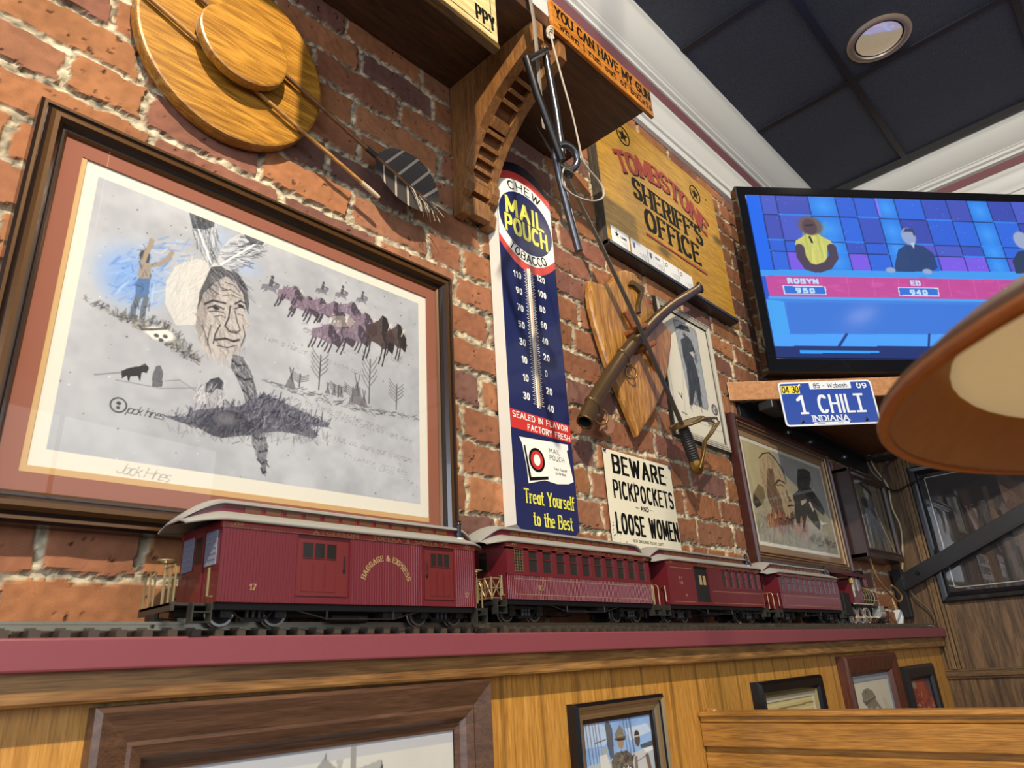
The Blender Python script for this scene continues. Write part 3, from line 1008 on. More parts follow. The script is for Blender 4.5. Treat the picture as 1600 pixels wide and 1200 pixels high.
    # feathers
    for q, ax in (([(0.233,0.967),(0.268,0.966),(0.301,0.967),(0.313,0.933),(0.312,0.873),(0.307,0.81),(0.3,0.789),(0.289,0.794),(0.27,0.834),(0.248,0.892)], [(0.242,0.961),(0.303,0.791)]),
                  ([(0.319,0.8),(0.322,0.851),(0.341,0.909),(0.376,0.963),(0.414,0.981),(0.443,0.971),(0.438,0.927),(0.414,0.88),(0.384,0.825),(0.358,0.787),(0.34,0.786)], [(0.328,0.799),(0.435,0.969)])):
        cv.poly(q, 'b3b6ba', .9, .1)
        cv.hatch(q, 170, .03, -75 if ax[1][1] < ax[0][1] else 20, .003, ['2c3038', '5a606c', '8b9098'], .8, .25)
        cv.line(ax, .006, 'e4e4e2', .9)
        tip = [q[0], q[1], q[2]] if q[0][0] < .3 else [q[3], q[4], q[5]]
    cv.poly([(0.233,0.967),(0.268,0.966),(0.301,0.967),(0.3,0.937),(0.276,0.91),(0.249,0.901)], '23262e', .8, .35)
    cv.poly([(0.376,0.963),(0.414,0.981),(0.443,0.971),(0.431,0.939),(0.403,0.928),(0.387,0.94)], '23262e', .75, .35)
    # standing figure with raised arms
    skin = '8d8072'
    cv.poly([(0.143,0.695),(0.151,0.71),(0.162,0.711),(0.168,0.694),(0.17,0.653),(0.15,0.637),(0.141,0.653)], skin, 1, .15)
    cv.poly([(0.144,0.701),(0.138,0.73),(0.141,0.747),(0.154,0.758),(0.162,0.741),(0.162,0.711)], '3c3836', 1, .1)
    cv.line([(0.148,0.702),(0.152,0.743),(0.16,0.78),(0.16,0.796)], .016, skin, 1); cv.line([(0.162,0.701),(0.183,0.718),(0.202,0.75),(0.209,0.779)], .014, skin, 1)
    cv.poly([(0.141,0.643),(0.17,0.658),(0.171,0.604),(0.169,0.578),(0.158,0.582),(0.154,0.571),(0.143,0.58)], '44628f', 1, .2)
    cv.line([(0.15,0.581),(0.144,0.538),(0.144,0.501)], .017, '59636f', 1); cv.line([(0.167,0.584),(0.164,0.548),(0.165,0.503)], .017, '59636f', 1)
    cv.hatch([(0.127,0.743),(0.165,0.765),(0.187,0.513),(0.139,0.491)], 40, .018, 90, .003, ['23242a', '2e4a80'], .6, .5)
    # ridge with scrub and skull
    rg = [(0.035,0.524),(0.088,0.513),(0.14,0.501),(0.184,0.512),(0.224,0.502),(0.277,0.449),(0.309,0.413),(0.264,0.412),(0.213,0.448),(0.166,0.464),(0.112,0.489),(0.068,0.502)]
    cv.poly(rg, '8e9094', .4, .5)
    cv.hatch(rg, 320, .022, 60, .004, ['2d3038', '4c5058', '6a6455', '8c9098'], .8, .7)
    cv.ell(*[(0.207,0.476)][0], .040, .028, 'd0cfc8', .95, .3)
    cv.line([(0.16,0.486),(0.168,0.475),(0.187,0.483),(0.217,0.499),(0.223,0.515)], .008, '4a4844', .9)
    for p in [(0.2,0.467),(0.219,0.472),(0.211,0.456)]:
        cv.ell(p[0], p[1], .007, .008, '34343a', .9, .4)
    # bison herd and riders
    rnd = random.Random(2)
    def bison(cx, cy, w, h, c1, c2, hc):
        B = [(-1, -.15), (-.95, .2), (-.55, .36), (-.1, .55), (.2, .8), (.5, .74), (.75, .42), (1.05, .2), (1.1, -.15), (.95, -.5), (.72, -.42), (.6, -.2), (.3, -.42), (-.1, -.3), (-.6, -.25), (-.85, -.4)]
        q = [(cx + x * w, cy + y * h) for x, y in B]
        for dx, ln in ((-.85, 1.0), (-.62, .9), (.25, .95), (.5, 1.0)):
            cv.line([(cx + w * dx, cy - h * .2), (cx + w * (dx - .12), cy - h * .6), (cx + w * (dx - .3), cy - h * ln)], .006, c2, .9)
        cv.poly(q, c1, .95, .12)
        cv.poly([(cx + x * w, cy + y * h) for x, y in [(.2, .8), (.5, .74), (.75, .42), (1.05, .2), (1.1, -.15), (.95, -.5), (.72, -.42), (.45, -.3), (.15, .1)]], c2, .85, .15)
        cv.hatch(q, 40, .012, 75, .0026, hc, .7, .6)
        cv.line([(cx + w * .8, cy + h * .4), (cx + w * .9, cy + h * .62)], .004, 'cfc8bc', .6)
    for (cx, cy), s in zip([(0.524,0.768),(0.568,0.747),(0.607,0.763),(0.65,0.762),(0.71,0.796),(0.528,0.785),(0.755,0.753),(0.675,0.679),(0.636,0.654),(0.734,0.696)], (26, 28, 26, 30, 26, 20, 34, 36, 30, 30)):
        bison(cx, cy, s * .0015, s * .0023, '6f6070', '332c38', ['26222a', '8a7684', '9a8aa0', '4a4250', 'b0a0ac'])
    for (cx, cy), s in zip([(0.818,0.729),(0.878,0.742)], (48, 36)):
        bison(cx, cy, s * .00105, s * .0027, '3d2f30', '1a1617', ['0d0c0e', '5b4440', '3d3238', '6b5350'])
        cv.line([(cx + s * .0006, cy + s * .0006), (cx + s * .0008, cy + s * .0015)], .005, 'd8d0c0', .8)
    for (cx, cy), s in zip([(0.464,0.77),(0.619,0.837),(0.683,0.85),(0.753,0.862)], (1, .8, .85, .8)):
        hs = [(-37, -10), (-12, -16), (14, -18), (28, -34), (42, -22), (36, -12), (24, -4), (34, 14), (18, 6), (-6, 4), (-30, 20), (-24, 4), (-44, 16)]
        cv.poly([(cx + x * .00062 * s, cy - y * .00105 * s) for x, y in hs], '5c5a66', .85, .25)
        cv.poly([(cx - .006 * s, cy + .012 * s), (cx + .006 * s, cy + .010 * s), (cx + .008 * s, cy + .042 * s), (cx - .002 * s, cy + .044 * s)], '45434c', .95, .1)
        cv.ell(cx + .004 * s, cy + .052 * s, .006 * s, .010 * s, '35333a', .9, .4)
        cv.line([(cx, cy + .034 * s), (cx + .024 * s, cy + .030 * s)], .006 * s, '45434c', .8)
    cv.hatch([(0.553,0.685),(0.609,0.628),(0.772,0.618),(0.9,0.669),(0.9,0.636),(0.724,0.615),(0.566,0.639)], 90, .02, 30, .003, ['8c8c92', '6e6e76'], .6, .5)
    # village line: trees and tents
    cv.hatch([(0.447,0.415),(0.555,0.41),(0.728,0.405),(0.966,0.418),(0.966,0.399),(0.706,0.378),(0.535,0.385),(0.447,0.405)], 200, .02, 12, .003, ['4c4c52', '77777c', '2f3036'], .7, .4)
    for (tx, ty), hh in zip([(0.622,0.427),(0.784,0.423),(0.88,0.426),(0.564,0.418),(0.682,0.415),(0.728,0.414)], (.14, .19, .11, .05, .05, .06)):
        cv.line([(tx, ty), (tx + .002, ty + hh)], .005, '3a3a40', .9)
        for k in range(9):
            y0 = ty + hh * (.3 + .07 * k); sg = 1 if k % 2 else -1
            cv.line([(tx, y0), (tx + sg * .018, y0 + hh * .18), (tx + sg * .026, y0 + hh * .30)], .003, '4a4a50', .8)
    for (tx, ty), s in zip([(0.539,0.405),(0.742,0.404),(0.766,0.402),(0.649,0.418),(0.669,0.418),(0.691,0.418)], (1.2, 2.0, 1.1, .7, .7, .7)):
        cv.poly([(tx - .013 * s, ty), (tx + .013 * s, ty), (tx + .001, ty + .05 * s)], '5c5a60', .9, .3)
        cv.line([(tx - .004 * s, ty + .065 * s), (tx + .004 * s, ty + .02 * s)], .003, '33333a', .9)
        cv.line([(tx + .005 * s, ty + .065 * s), (tx, ty + .03 * s)], .003, '33333a', .9)
    # horse, walkers
    hx = [(0.139,0.323),(0.155,0.34),(0.176,0.353),(0.184,0.365),(0.194,0.355),(0.191,0.335),(0.181,0.334),(0.179,0.303),(0.173,0.319),(0.159,0.312),(0.157,0.292),(0.151,0.311),(0.142,0.299)]
    cv.poly(hx, '1d1d22', .95, .1)
    cv.line([(0.09,0.293),(0.139,0.318)], .003, '55555c', .8)
    cv.poly([(0.205,0.294),(0.203,0.335),(0.208,0.365),(0.217,0.371),(0.224,0.352),(0.227,0.302)], '4a4a50', .95, .3)
    cv.line([(0.131,0.291),(0.226,0.296),(0.303,0.324)], .003, '6c6c70', .7)
    cv.line([(0.232,0.323),(0.262,0.337),(0.304,0.312)], .003, '6c6c70', .7)
    # kneeling figure and fallen bison
    cv.poly([(0.296,0.259),(0.301,0.306),(0.321,0.35),(0.339,0.364),(0.362,0.354),(0.371,0.32),(0.363,0.267)], '9a9aa0', 1, .15)
    cv.poly([(0.323,0.346),(0.334,0.367),(0.352,0.379),(0.365,0.365),(0.365,0.338),(0.349,0.337),(0.337,0.318),(0.324,0.316)], '33343c', 1, .15)
    cv.hatch([(0.296,0.259),(0.301,0.306),(0.321,0.35),(0.37,0.344),(0.363,0.267)], 60, .025, 75, .003, ['5a5b64', 'c7c7ca'], .7, .3)
    bi = [(0.232,0.21),(0.279,0.218),(0.309,0.251),(0.357,0.272),(0.408,0.294),(0.442,0.33),(0.478,0.358),(0.548,0.337),(0.599,0.319),(0.661,0.303),(0.653,0.287),(0.601,0.278),(0.628,0.25),(0.613,0.233),(0.562,0.238),(0.513,0.233),(0.467,0.213),(0.423,0.194),(0.373,0.173),(0.347,0.176),(0.313,0.193),(0.265,0.2)]
    cv.poly(bi, '4a4a58', .92, .2)
    cv.hatch(bi, 520, .03, 70, .004, ['1f2028', '34353f', '6a6a78', '878794', '3c4052'], .75, .6)
    cv.poly([(0.347,0.176),(0.313,0.193),(0.334,0.24),(0.375,0.271),(0.419,0.272),(0.448,0.23),(0.423,0.194),(0.373,0.173)], '23242c', .6, .4)
    cv.ell(*[(0.377,0.241)][0], .035, .03, '77757c', .7, .6, .3)
    cv.hatch([(0.244,0.173),(0.347,0.178),(0.486,0.209),(0.655,0.247),(0.656,0.213),(0.434,0.164),(0.27,0.146)], 140, .03, 80, .003, ['6e6f76', '9a9a9e', '4a4b52'], .6, .5)
    # handwriting
    kw = dict(nib=(.05, .05), gap=.16, align='l', slant=.25)
    for (tx, ty), s, hh, w in zip([(0.46,0.562),(0.529,0.358),(0.657,0.327),(0.676,0.242),(0.702,0.184),(0.779,0.164)], ('I am a hunter born to roam and hunt', 'when the herds of buffalo are gone', 'my family and I will hunt mice', 'But we want our freedom', 'TATANKA  IYOTAKE', 'sitting'), (.022, .022, .022, .024, .018, .014), (.34, .32, .28, .26, .22, .09)):
        k = dict(kw); k['fit'] = w * asp
        n0 = len(text_polys(s, hh, **k))
        sl = -.075
        for p in text_polys(s, hh, **k):
            cv.poly([(tx + px / asp, ty + py + sl * px) for px, py in p], '6a6a6c', .75)
    (tx, ty), = [(0.16,0.196)]
    for p in text_polys('jack hines', .026, nib=(.09, .09), gap=.05, align='l', slant=.35, fit=.11):
        cv.poly([(tx + a / asp, ty + b) for a, b in p], '3c3c40', .85)
    (tx, ty), = [(0.144,0.215)]
    for r in (.022,):
        for i in range(24):
            a, b = 2 * PI * i / 24, 2 * PI * (i + 1) / 24
            cv.line([(tx + r * math.cos(a) / asp, ty + r * math.sin(a)), (tx + r * math.cos(b) / asp, ty + r * math.sin(b))], .004, '2c2c30', .9)
    cv.ell(tx, ty + .006, .006, .007, '2c2c30', .9, .4); cv.ell(tx, ty - .008, .005, .006, '2c2c30', .9, .4)
    cv.speckle(150, .0028, '3a3a3e', .8)
    cv.speckle(60, .002, 'e6e6e2', .7)
    # paper margin
    x0, x1, y0, y1 = [int(k) for k in (600 * .0285, 600 * .968, 430 * .052, 430 * .956)]
    m = np.ones((430, 600), bool); m[y0:y1, x0:x1] = False
    cv.a[m] = np.array(hexf('c6c3b7'))
    (tx, ty), = [(0.159,0.013)]
    for p in text_polys('Jack Hines', .032, nib=(.06, .06), gap=.02, align='l', slant=.4, fit=.15):
        cv.poly([(tx + a / asp, ty + b - .05 * a) for a, b in p], '8f8c84', .9)
    return cv

def paint_horse():
    asp = .7339 / .4304
    cv = Canvas(330, 200, 'a49c82', asp, 5)
    cv.cloud(.16, (40, 15, 6))
    cv.poly([(0.026,1.03),(0.354,0.993),(0.347,0.906),(0.283,0.607),(0.088,0.476),(0.055,0.512)], 'b9ae80', .7, .2)
    cv.poly([(0.354,0.993),(1.033,0.995),(0.977,0.429),(0.657,0.594),(0.38,0.795)], '8f9296', .75, .25)
    cv.poly([(0.015,0.291),(0.325,0.255),(1.018,0.207),(0.963,0.005),(-0.004,-0.007)], '8f8b78', .8, .3)
    # long-haired profile
    hd = [(0.184,0.836),(0.237,0.898),(0.323,0.936),(0.382,0.892),(0.411,0.792),(0.448,0.693),(0.454,0.599),(0.485,0.535),(0.488,0.488),(0.456,0.435),(0.492,0.419),(0.493,0.338),(0.417,0.303),(0.358,0.316),(0.302,0.34),(0.258,0.288),(0.22,0.37),(0.192,0.431),(0.185,0.518),(0.141,0.575)]
    cv.poly(hd, 'b09a78', 1, .1)
    cv.poly([(0.263,0.765),(0.326,0.769),(0.316,0.615),(0.358,0.486),(0.351,0.348),(0.277,0.303),(0.22,0.37),(0.195,0.442),(0.211,0.591)], '5a4234', .9, .25)
    cv.hatch(hd, 150, .10, -75, .007, ['7a654c', 'c9b690', '4a3a30'], .5, .25)
    for p in ([(0.434,0.583),(0.433,0.524),(0.474,0.497)], [(0.422,0.429),(0.495,0.454)], [(0.184,0.836),(0.237,0.898),(0.323,0.936),(0.382,0.892),(0.442,0.788),(0.462,0.684)], [(0.316,0.615),(0.379,0.676),(0.441,0.667)]):
        cv.line(p, .012, '2c2420', .9)
    fe = [(0.118,0.57),(0.171,0.548),(0.17,0.459),(0.112,0.372),(0.045,0.328),(0.022,0.377),(0.041,0.455)]
    cv.poly(fe, '6b5a3c', .9, .2); cv.poly([(0.044,0.466),(0.089,0.422),(0.112,0.372),(0.045,0.328),(0.022,0.377)], '2a2018', .9, .2)
    # dark horse head
    hs = [(0.652,0.867),(0.752,0.9),(0.822,0.886),(0.815,0.806),(0.768,0.718),(0.822,0.654),(0.888,0.565),(0.917,0.482),(0.881,0.431),(0.816,0.464),(0.769,0.493),(0.747,0.538),(0.791,0.447),(0.807,0.327),(0.783,0.257),(0.71,0.313),(0.645,0.386),(0.571,0.234),(0.489,0.268),(0.487,0.371),(0.515,0.493),(0.51,0.563),(0.598,0.63),(0.611,0.732)]
    cv.poly(hs, '33312e', .97, .12)
    cv.hatch(hs, 120, .06, -60, .006, ['1d1c1b', '55504a'], .6, .5)
    cv.poly([(0.6,0.522),(0.682,0.56),(0.674,0.524),(0.602,0.474)], 'b5ac96', .95)
    cv.poly([(0.709,0.531),(0.736,0.548),(0.761,0.467),(0.744,0.439)], 'd4cdbc', .9)
    cv.poly([(0.82,0.366),(0.856,0.349),(0.925,0.363),(0.822,0.317)], 'dfe2e2', .95)
    # running horses and grass
    HS = [(-37, -6), (-16, -14), (14, -14), (24, -30), (36, -40), (48, -26), (40, -20), (30, -4), (36, 16), (30, 34), (24, 14), (8, 8), (-14, 8), (-26, 32), (-32, 30), (-26, 6), (-50, 14), (-44, -2)]
    for (x, y), c, s in zip([(0.193,0.267),(0.242,0.221),(0.301,0.251),(0.404,0.255),(0.351,0.236),(0.509,0.225),(0.565,0.187)], ('9c6040', 'a4664a', '7a4a3a', '5a4038', '6a4638', 'a87c62', '96705a'), (1.0, 1.3, 1.1, 1.2, .9, 1.2, 1.1)):
        cv.poly([(x + a_ * .0013 * s, y - b_ * .0030 * s) for a_, b_ in HS], c, .95, .12)
        cv.poly([(x + a_ * .0013 * s, y - b_ * .0030 * s) for a_, b_ in [(14, -14), (24, -30), (20, -34), (8, -16), (-16, -8), (14, -6)]], '4a2c22', .7, .2)
    cv.hatch(hd, 90, .05, -80, .004, ['3a2c24', 'd8c8a4', '8a7458'], .55, .3)
    cv.hatch([(0.03, .03), (.97, .03), (.97, .97), (.03, .97)], 260, .05, 60, .006, ['7d775f', 'c4ba94', '8e8f88', '6a644e'], .28, 1.2)
    for p in ([(0.321,0.633),(0.359,0.672),(0.41,0.672),(0.438,0.655)], [(0.331,0.612),(0.383,0.63),(0.413,0.625)], [(0.448,0.598),(0.447,0.539),(0.474,0.497),(0.442,0.486)], [(0.415,0.434),(0.46,0.45),(0.496,0.449)], [(0.354,0.304),(0.417,0.303),(0.483,0.33),(0.482,0.382)], [(0.32,0.923),(0.379,0.879),(0.45,0.814),(0.459,0.671)]):
        cv.line(p, .009, '241c18', .9)
    cv.hatch([(0.022,0.293),(0.184,0.234),(0.43,0.181),(0.952,0.138),(0.963,0.005),(-0.004,-0.007)], 420, .07, 80, .007, ['6f7686', 'b5a478', '4c463c', '8a8fa0', 'c9bb92', '5a5030'], .65, .5)
    cv.hatch([(0.589,0.155),(0.775,0.178),(0.978,0.153),(0.975,0.091),(0.638,0.092)], 90, .05, 20, .010, ['2c2a24', '4a463a'], .7, .5)
    m = np.ones((200, 330), bool); m[7:-7, 6:-6] = False
    cv.a[m] = np.array(hexf('cfccbc'))
    return cv

def paint_man():
    asp = .3069 / .4649
    cv = Canvas(130, 190, 'c8c4b4', asp, 6)
    cv.cloud(.03)
    ph = [(0.273,0.941),(0.391,0.963),(0.73,0.957),(0.767,0.936),(0.752,0.29),(0.722,0.253),(0.41,0.261),(0.357,0.285)]
    cv.poly(ph, '8d9398', 1, .1)
    cv.hatch(ph, 120, .06, 80, .012, ['7b8288', 'a3a8ac', '6b7278'], .5, .5)
    cv.line(ph + ph[:1], .006, '5a5e64', .9)
    drk = '2c3138'
    cv.poly([(0.373,0.79),(0.532,0.858),(0.615,0.832),(0.656,0.755),(0.669,0.701),(0.596,0.666),(0.64,0.557),(0.646,0.449),(0.617,0.271),(0.551,0.248),(0.524,0.389),(0.401,0.24),(0.335,0.237),(0.387,0.407),(0.398,0.555),(0.365,0.644)], drk, .97, .15)
    cv.ell(*[(0.471,0.874)][0], .055, .050, '8a8782', 1, .2)
    cv.ell(*[(0.476,0.849)][0], .04, .022, '33363b', .9, .4)
    cv.poly([(0.322,0.884),(0.415,0.933),(0.574,0.953),(0.623,0.927),(0.519,0.915),(0.417,0.893)], '23272d', 1)
    cv.line([(0.314,0.883),(0.614,0.915)], .014, '23272d', 1)
    cv.poly([(0.521,0.708),(0.621,0.737),(0.673,0.709),(0.619,0.675)], 'b9b7b0', .95)
    cv.hatch([(0.373,0.79),(0.615,0.832),(0.669,0.701),(0.646,0.449),(0.617,0.271),(0.335,0.237),(0.398,0.555)], 80, .05, -75, .010, ['1d2127', '4a5058'], .6, .4)
    for (x, y) in [(0.174,0.283),(0.895,0.281)]:
        cv.ell(x, y, .075, .052, '45484c' if x > .5 else 'c9c6b8', .95, .15); cv.ell(x, y, .05, .036, 'cfccc0' if x > .5 else 'dad7ca', .9, .3)
        cv.line([(x - .03, y + .02), (x + .02, y - .02), (x + .03, y + .02)], .012, '2c2c2c', .9)
    for p, w in (([(0.157,0.149),(0.251,0.143)], .01), ([(0.408,0.139),(0.968,0.162)], .006), ([(0.459,0.133),(0.533,0.135)], .012), ([(0.686,0.143),(0.831,0.142)], .012)):
        cv.line(p, w, '4a4a48', .8)
    (tx, ty), = [(0.812,0.166)]
    for s, dy, dx in (('and...', .0, .0), ('out.', -.045, -.06)):
        for p in text_polys(s, .035, nib=(.14, .12), gap=.3, align='c', serif=.06):
            cv.poly([(tx + dx + a / asp, ty + dy + b) for a, b in p], '2c2c2a', .9)
    cv.line([(0.401,0.987),(0.209,0.125),(0.936,0.103),(1.007,0.125)], .004, '77756c', .7)
    return cv

def paint_tv():
    asp = 16 / 9
    cv = Canvas(500, 281, '2a55c8', asp, 8)
    Q = lambda s: s
    # backdrop panels
    cols = ['3a52b8', '2f5fd0', '4250b0', '3a49a8', '4a5ac0', '2f66d8', '5a55c0']
    yb = [[(-0,1),(0.927,1)], [(-0,0.87),(0.899,0.849)], [(-0.004,0.702),(0.869,0.685)], [(0.001,0.632),(0.856,0.614)], [(-0.002,0.516),(0.836,0.507)]]
    xs = [0, .045, .095, .20, .29, .35, .42, .485, .575, .66, .73, .80, .88, 1.0]
    rnd = random.Random(9)
    for r in range(4):
        for i in range(len(xs) - 1):
            c = rnd.choice(cols)
            if i in (3, 6, 10):
                c = '2c7ce0'
            if r == 3 and i in (4, 8, 9, 2):
                c = '7a5ae0'
            f = lambda k, x: yb[k][0][1] + (yb[k][1][1] - yb[k][0][1]) * (x - yb[k][0][0]) / (yb[k][1][0] - yb[k][0][0])
            a, b = xs[i], xs[i + 1]
            cv.poly([(a, f(r, a)), (b, f(r, b)), (b, f(r + 1, b)), (a, f(r + 1, a))], c, 1, .12)
            cx, cy = (a + b) / 2, (f(r, a) + f(r + 1, a)) / 2
            if i in (3, 6, 10):
                cv.ell(cx, cy, (b - a) * .55, .08, '45a0f5', .7, .9)
            cv.line([(a, f(r, a)), (a, f(r + 1, a))], .006, '16234f', .8)
            if (i + r) % 3:
                cv.line([(a, f(r, a)), (b, f(r, b))], .007, '1a2a5a', .8)
            else:
                cv.line([(a, f(r, a) + .004), (b, f(r, b) + .004)], .010, '2f8af0', .8)
    cv.speckle(240, .003, '8fb0f5', .5, (0, 1, .55, 1))
    cv.poly([(0.001,0.998),(0.044,0.996),(0.041,0.518),(-0.002,0.513)], '1a66e6', 1)
    cv.line([(0.425,0.999),(0.425,0.88)], .014, '8a70f0', .9)
    # desk
    cv.poly([(-0.002,0.513),(0.852,0.531),(0.842,0.478),(-0.003,0.475)], '3f95e8', 1)
    cv.poly([(0.014,0.475),(0.842,0.478),(0.816,0.337),(0.015,0.338)], 'c04a94', 1, .05)
    cv.hatch([(0.014,0.475),(0.842,0.478),(0.816,0.337),(0.015,0.338)], 60, .05, 0, .02, ['b84488', 'cc5aa4', 'a84a90'], .4, .1)
    for x in range(12):
        cv.line([(.10 + x * .08, .36), (.105 + x * .08, .47)], .003, 'd678b8', .6)
    cv.line([(0.014,0.344),(0.817,0.344)], .016, '4aa0ee', 1)
    cv.poly([(0.014,0.335),(0.816,0.337),(0.778,0.135),(0.013,0.132)], '3f7ed8', 1)
    cv.poly([(0.06,0.318),(0.813,0.323),(0.781,0.151),(0.055,0.139)], '3a74d2', 1, .04)
    cv.poly([(0.003,0.335),(0.055,0.323),(0.055,0.139),(0.001,0.088)], '44a2ec', 1, .1)
    cv.poly([(0.002,0.131),(0.78,0.146),(0.767,0.076),(0,0.065)], '4a9cf2', 1)
    cv.line([(0.223,0.136),(0.192,0.068)], .014, '1d3a80', 1); cv.line([(0.475,0.141),(0.463,0.073)], .012, '1d3a80', 1)
    cv.poly([(0,0.065),(0.767,0.076),(0.753,0.002),(-0.003,-0.003)], '1b2f6c', 1)
    cv.poly([(0.072,0.042),(0.309,0.043),(0.309,0.031),(0.072,0.025)], '2f9df5', 1)
    # contestants
    cv.poly([(0.132,0.702),(0.155,0.727),(0.173,0.752),(0.205,0.753),(0.225,0.721),(0.24,0.707),(0.251,0.672),(0.226,0.657),(0.21,0.542),(0.151,0.534),(0.15,0.653),(0.125,0.664)], 'c9c866', 1, .08)
    cv.hatch([(0.155,0.727),(0.225,0.721),(0.21,0.542),(0.151,0.534)], 30, .1, 88, .008, ['a8a850', 'dad87c'], .4, .1)
    cv.ell(*[(0.188,0.801)][0], .043, .068, '6e5a48', 1, .2, .2)
    cv.ell(*[(0.185,0.793)][0], .026, .058, '54424c', 1, .2)
    cv.line([(0.174,0.802),(0.196,0.806)], .010, '23202a', .9)
    for p in ([(0.139,0.655),(0.138,0.597),(0.152,0.539),(0.173,0.527)], [(0.241,0.66),(0.24,0.601),(0.216,0.548),(0.185,0.527)]):
        cv.line(p, .052, '4a3f52', 1)
    cv.line([(0.178,0.726),(0.182,0.692)], .012, '1c1c22', 1)
    cv.poly([(0.453,0.657),(0.481,0.688),(0.507,0.697),(0.54,0.682),(0.564,0.638),(0.564,0.544),(0.539,0.52),(0.421,0.515),(0.432,0.574)], '27406e', 1, .08)
    cv.ell(*[(0.499,0.745)][0], .026, .062, '8fa0c4', 1, .2)
    cv.poly([(0.482,0.766),(0.497,0.799),(0.521,0.795),(0.524,0.761),(0.518,0.744),(0.515,0.774),(0.494,0.777)], '3a4258', 1)
    cv.poly([(0.498,0.701),(0.514,0.707),(0.505,0.665)], 'b8c4dc', .9)
    for p in [(0.411,0.526),(0.527,0.521)]:
        cv.ell(p[0], p[1], .018, .020, '93a2c6', 1, .3)
    cv.poly([(0.817,0.601),(0.846,0.662),(0.879,0.675),(0.862,0.52),(0.814,0.518)], '2a3c58', 1)
    cv.ell(*[(0.873,0.736)][0], .03, .065, '98a4c0', 1, .2)
    # name plates
    for q, c in (([(0.06,0.42),(0.192,0.418),(0.19,0.365),(0.06,0.365)], 'cdd6ea'), ([(0.418,0.421),(0.546,0.419),(0.542,0.368),(0.415,0.367)], 'cdd6ea'), ([(0.761,0.426),(0.88,0.423),(0.873,0.37),(0.755,0.371)], 'cdd6ea')):
        cv.poly(q, c, 1)
        m = (sum(p[0] for p in q) / 4, sum(p[1] for p in q) / 4)
        cv.poly([(m[0] + (p[0] - m[0]) * .95, m[1] + (p[1] - m[1]) * .82) for p in q], '2f6fd0', 1)
    for s, (x, y), w in (('ROBYN', [(0.126,0.434)][0], .17), ('950', [(0.127,0.377)][0], .105), ('ED', [(0.478,0.433)][0], .06), ('940', [(0.48,0.377)][0], .098)):
        for p in text_polys(s, .026, nib=(.34, .30), gap=.46, fit=w):
            cv.poly([(x + a / asp, y + b - .012 * a) for a, b in p], 'b9d6f2', 1)
    return cv

def paint_house():
    asp = .4504 / .1968
    cv = Canvas(300, 130, 'bfc0ba', asp, 9)
    cv.cloud(.05)
    cv.poly([(0, .93), (1, .93), (1, 1), (0, 1)], 'a9adb4', .9)
    rf, wl = '8d8f8e', '74776f'
    cv.poly([(0.436,0.853),(0.497,0.951),(0.546,0.881),(0.566,0.816)], rf, 1, .1)
    cv.poly([(0.537,0.824),(0.594,0.868),(0.701,0.902),(0.717,0.772)], '9a9c9a', 1, .1)
    cv.poly([(0.686,0.781),(0.702,0.898),(0.719,0.772)], '3c3e3e', 1, .2)
    cv.poly([(0.585,0.985),(0.605,0.983),(0.606,0.873),(0.586,0.87)], '8a8c8c', 1)
    cv.poly([(0.535,0.933),(0.56,0.933),(0.559,0.907),(0.553,0.879),(0.542,0.882),(0.539,0.912)], 'a2a4a2', 1)
    cv.line([(0.499,0.942),(0.501,0.961)], .012, '6a6c6c', 1)
    cv.poly([(0.418,0.858),(0.872,0.728),(0.882,0.523),(0.414,0.683)], wl, 1, .1)
    cv.poly([(0.782,0.721),(0.872,0.739),(0.883,0.664),(0.782,0.66)], '8f9190', 1, .1)
    for i in range(8):
        cv.poly([(.52 + i * .055, .45), (.545 + i * .055, .45), (.545 + i * .055, .62), (.52 + i * .055, .62)], '3a3c3c', .9)
    cv.poly([(0, 0), (1, 0), (1, .18), (0, .22)], '6c6e66', .9, .2)
    cv.hatch([(0, .2), (.5, .2), (.5, .5), (0, .42)], 120, .06, 80, .012, ['5a5c56', '8a8c84', '44463f'], .6, .6)
    return cv

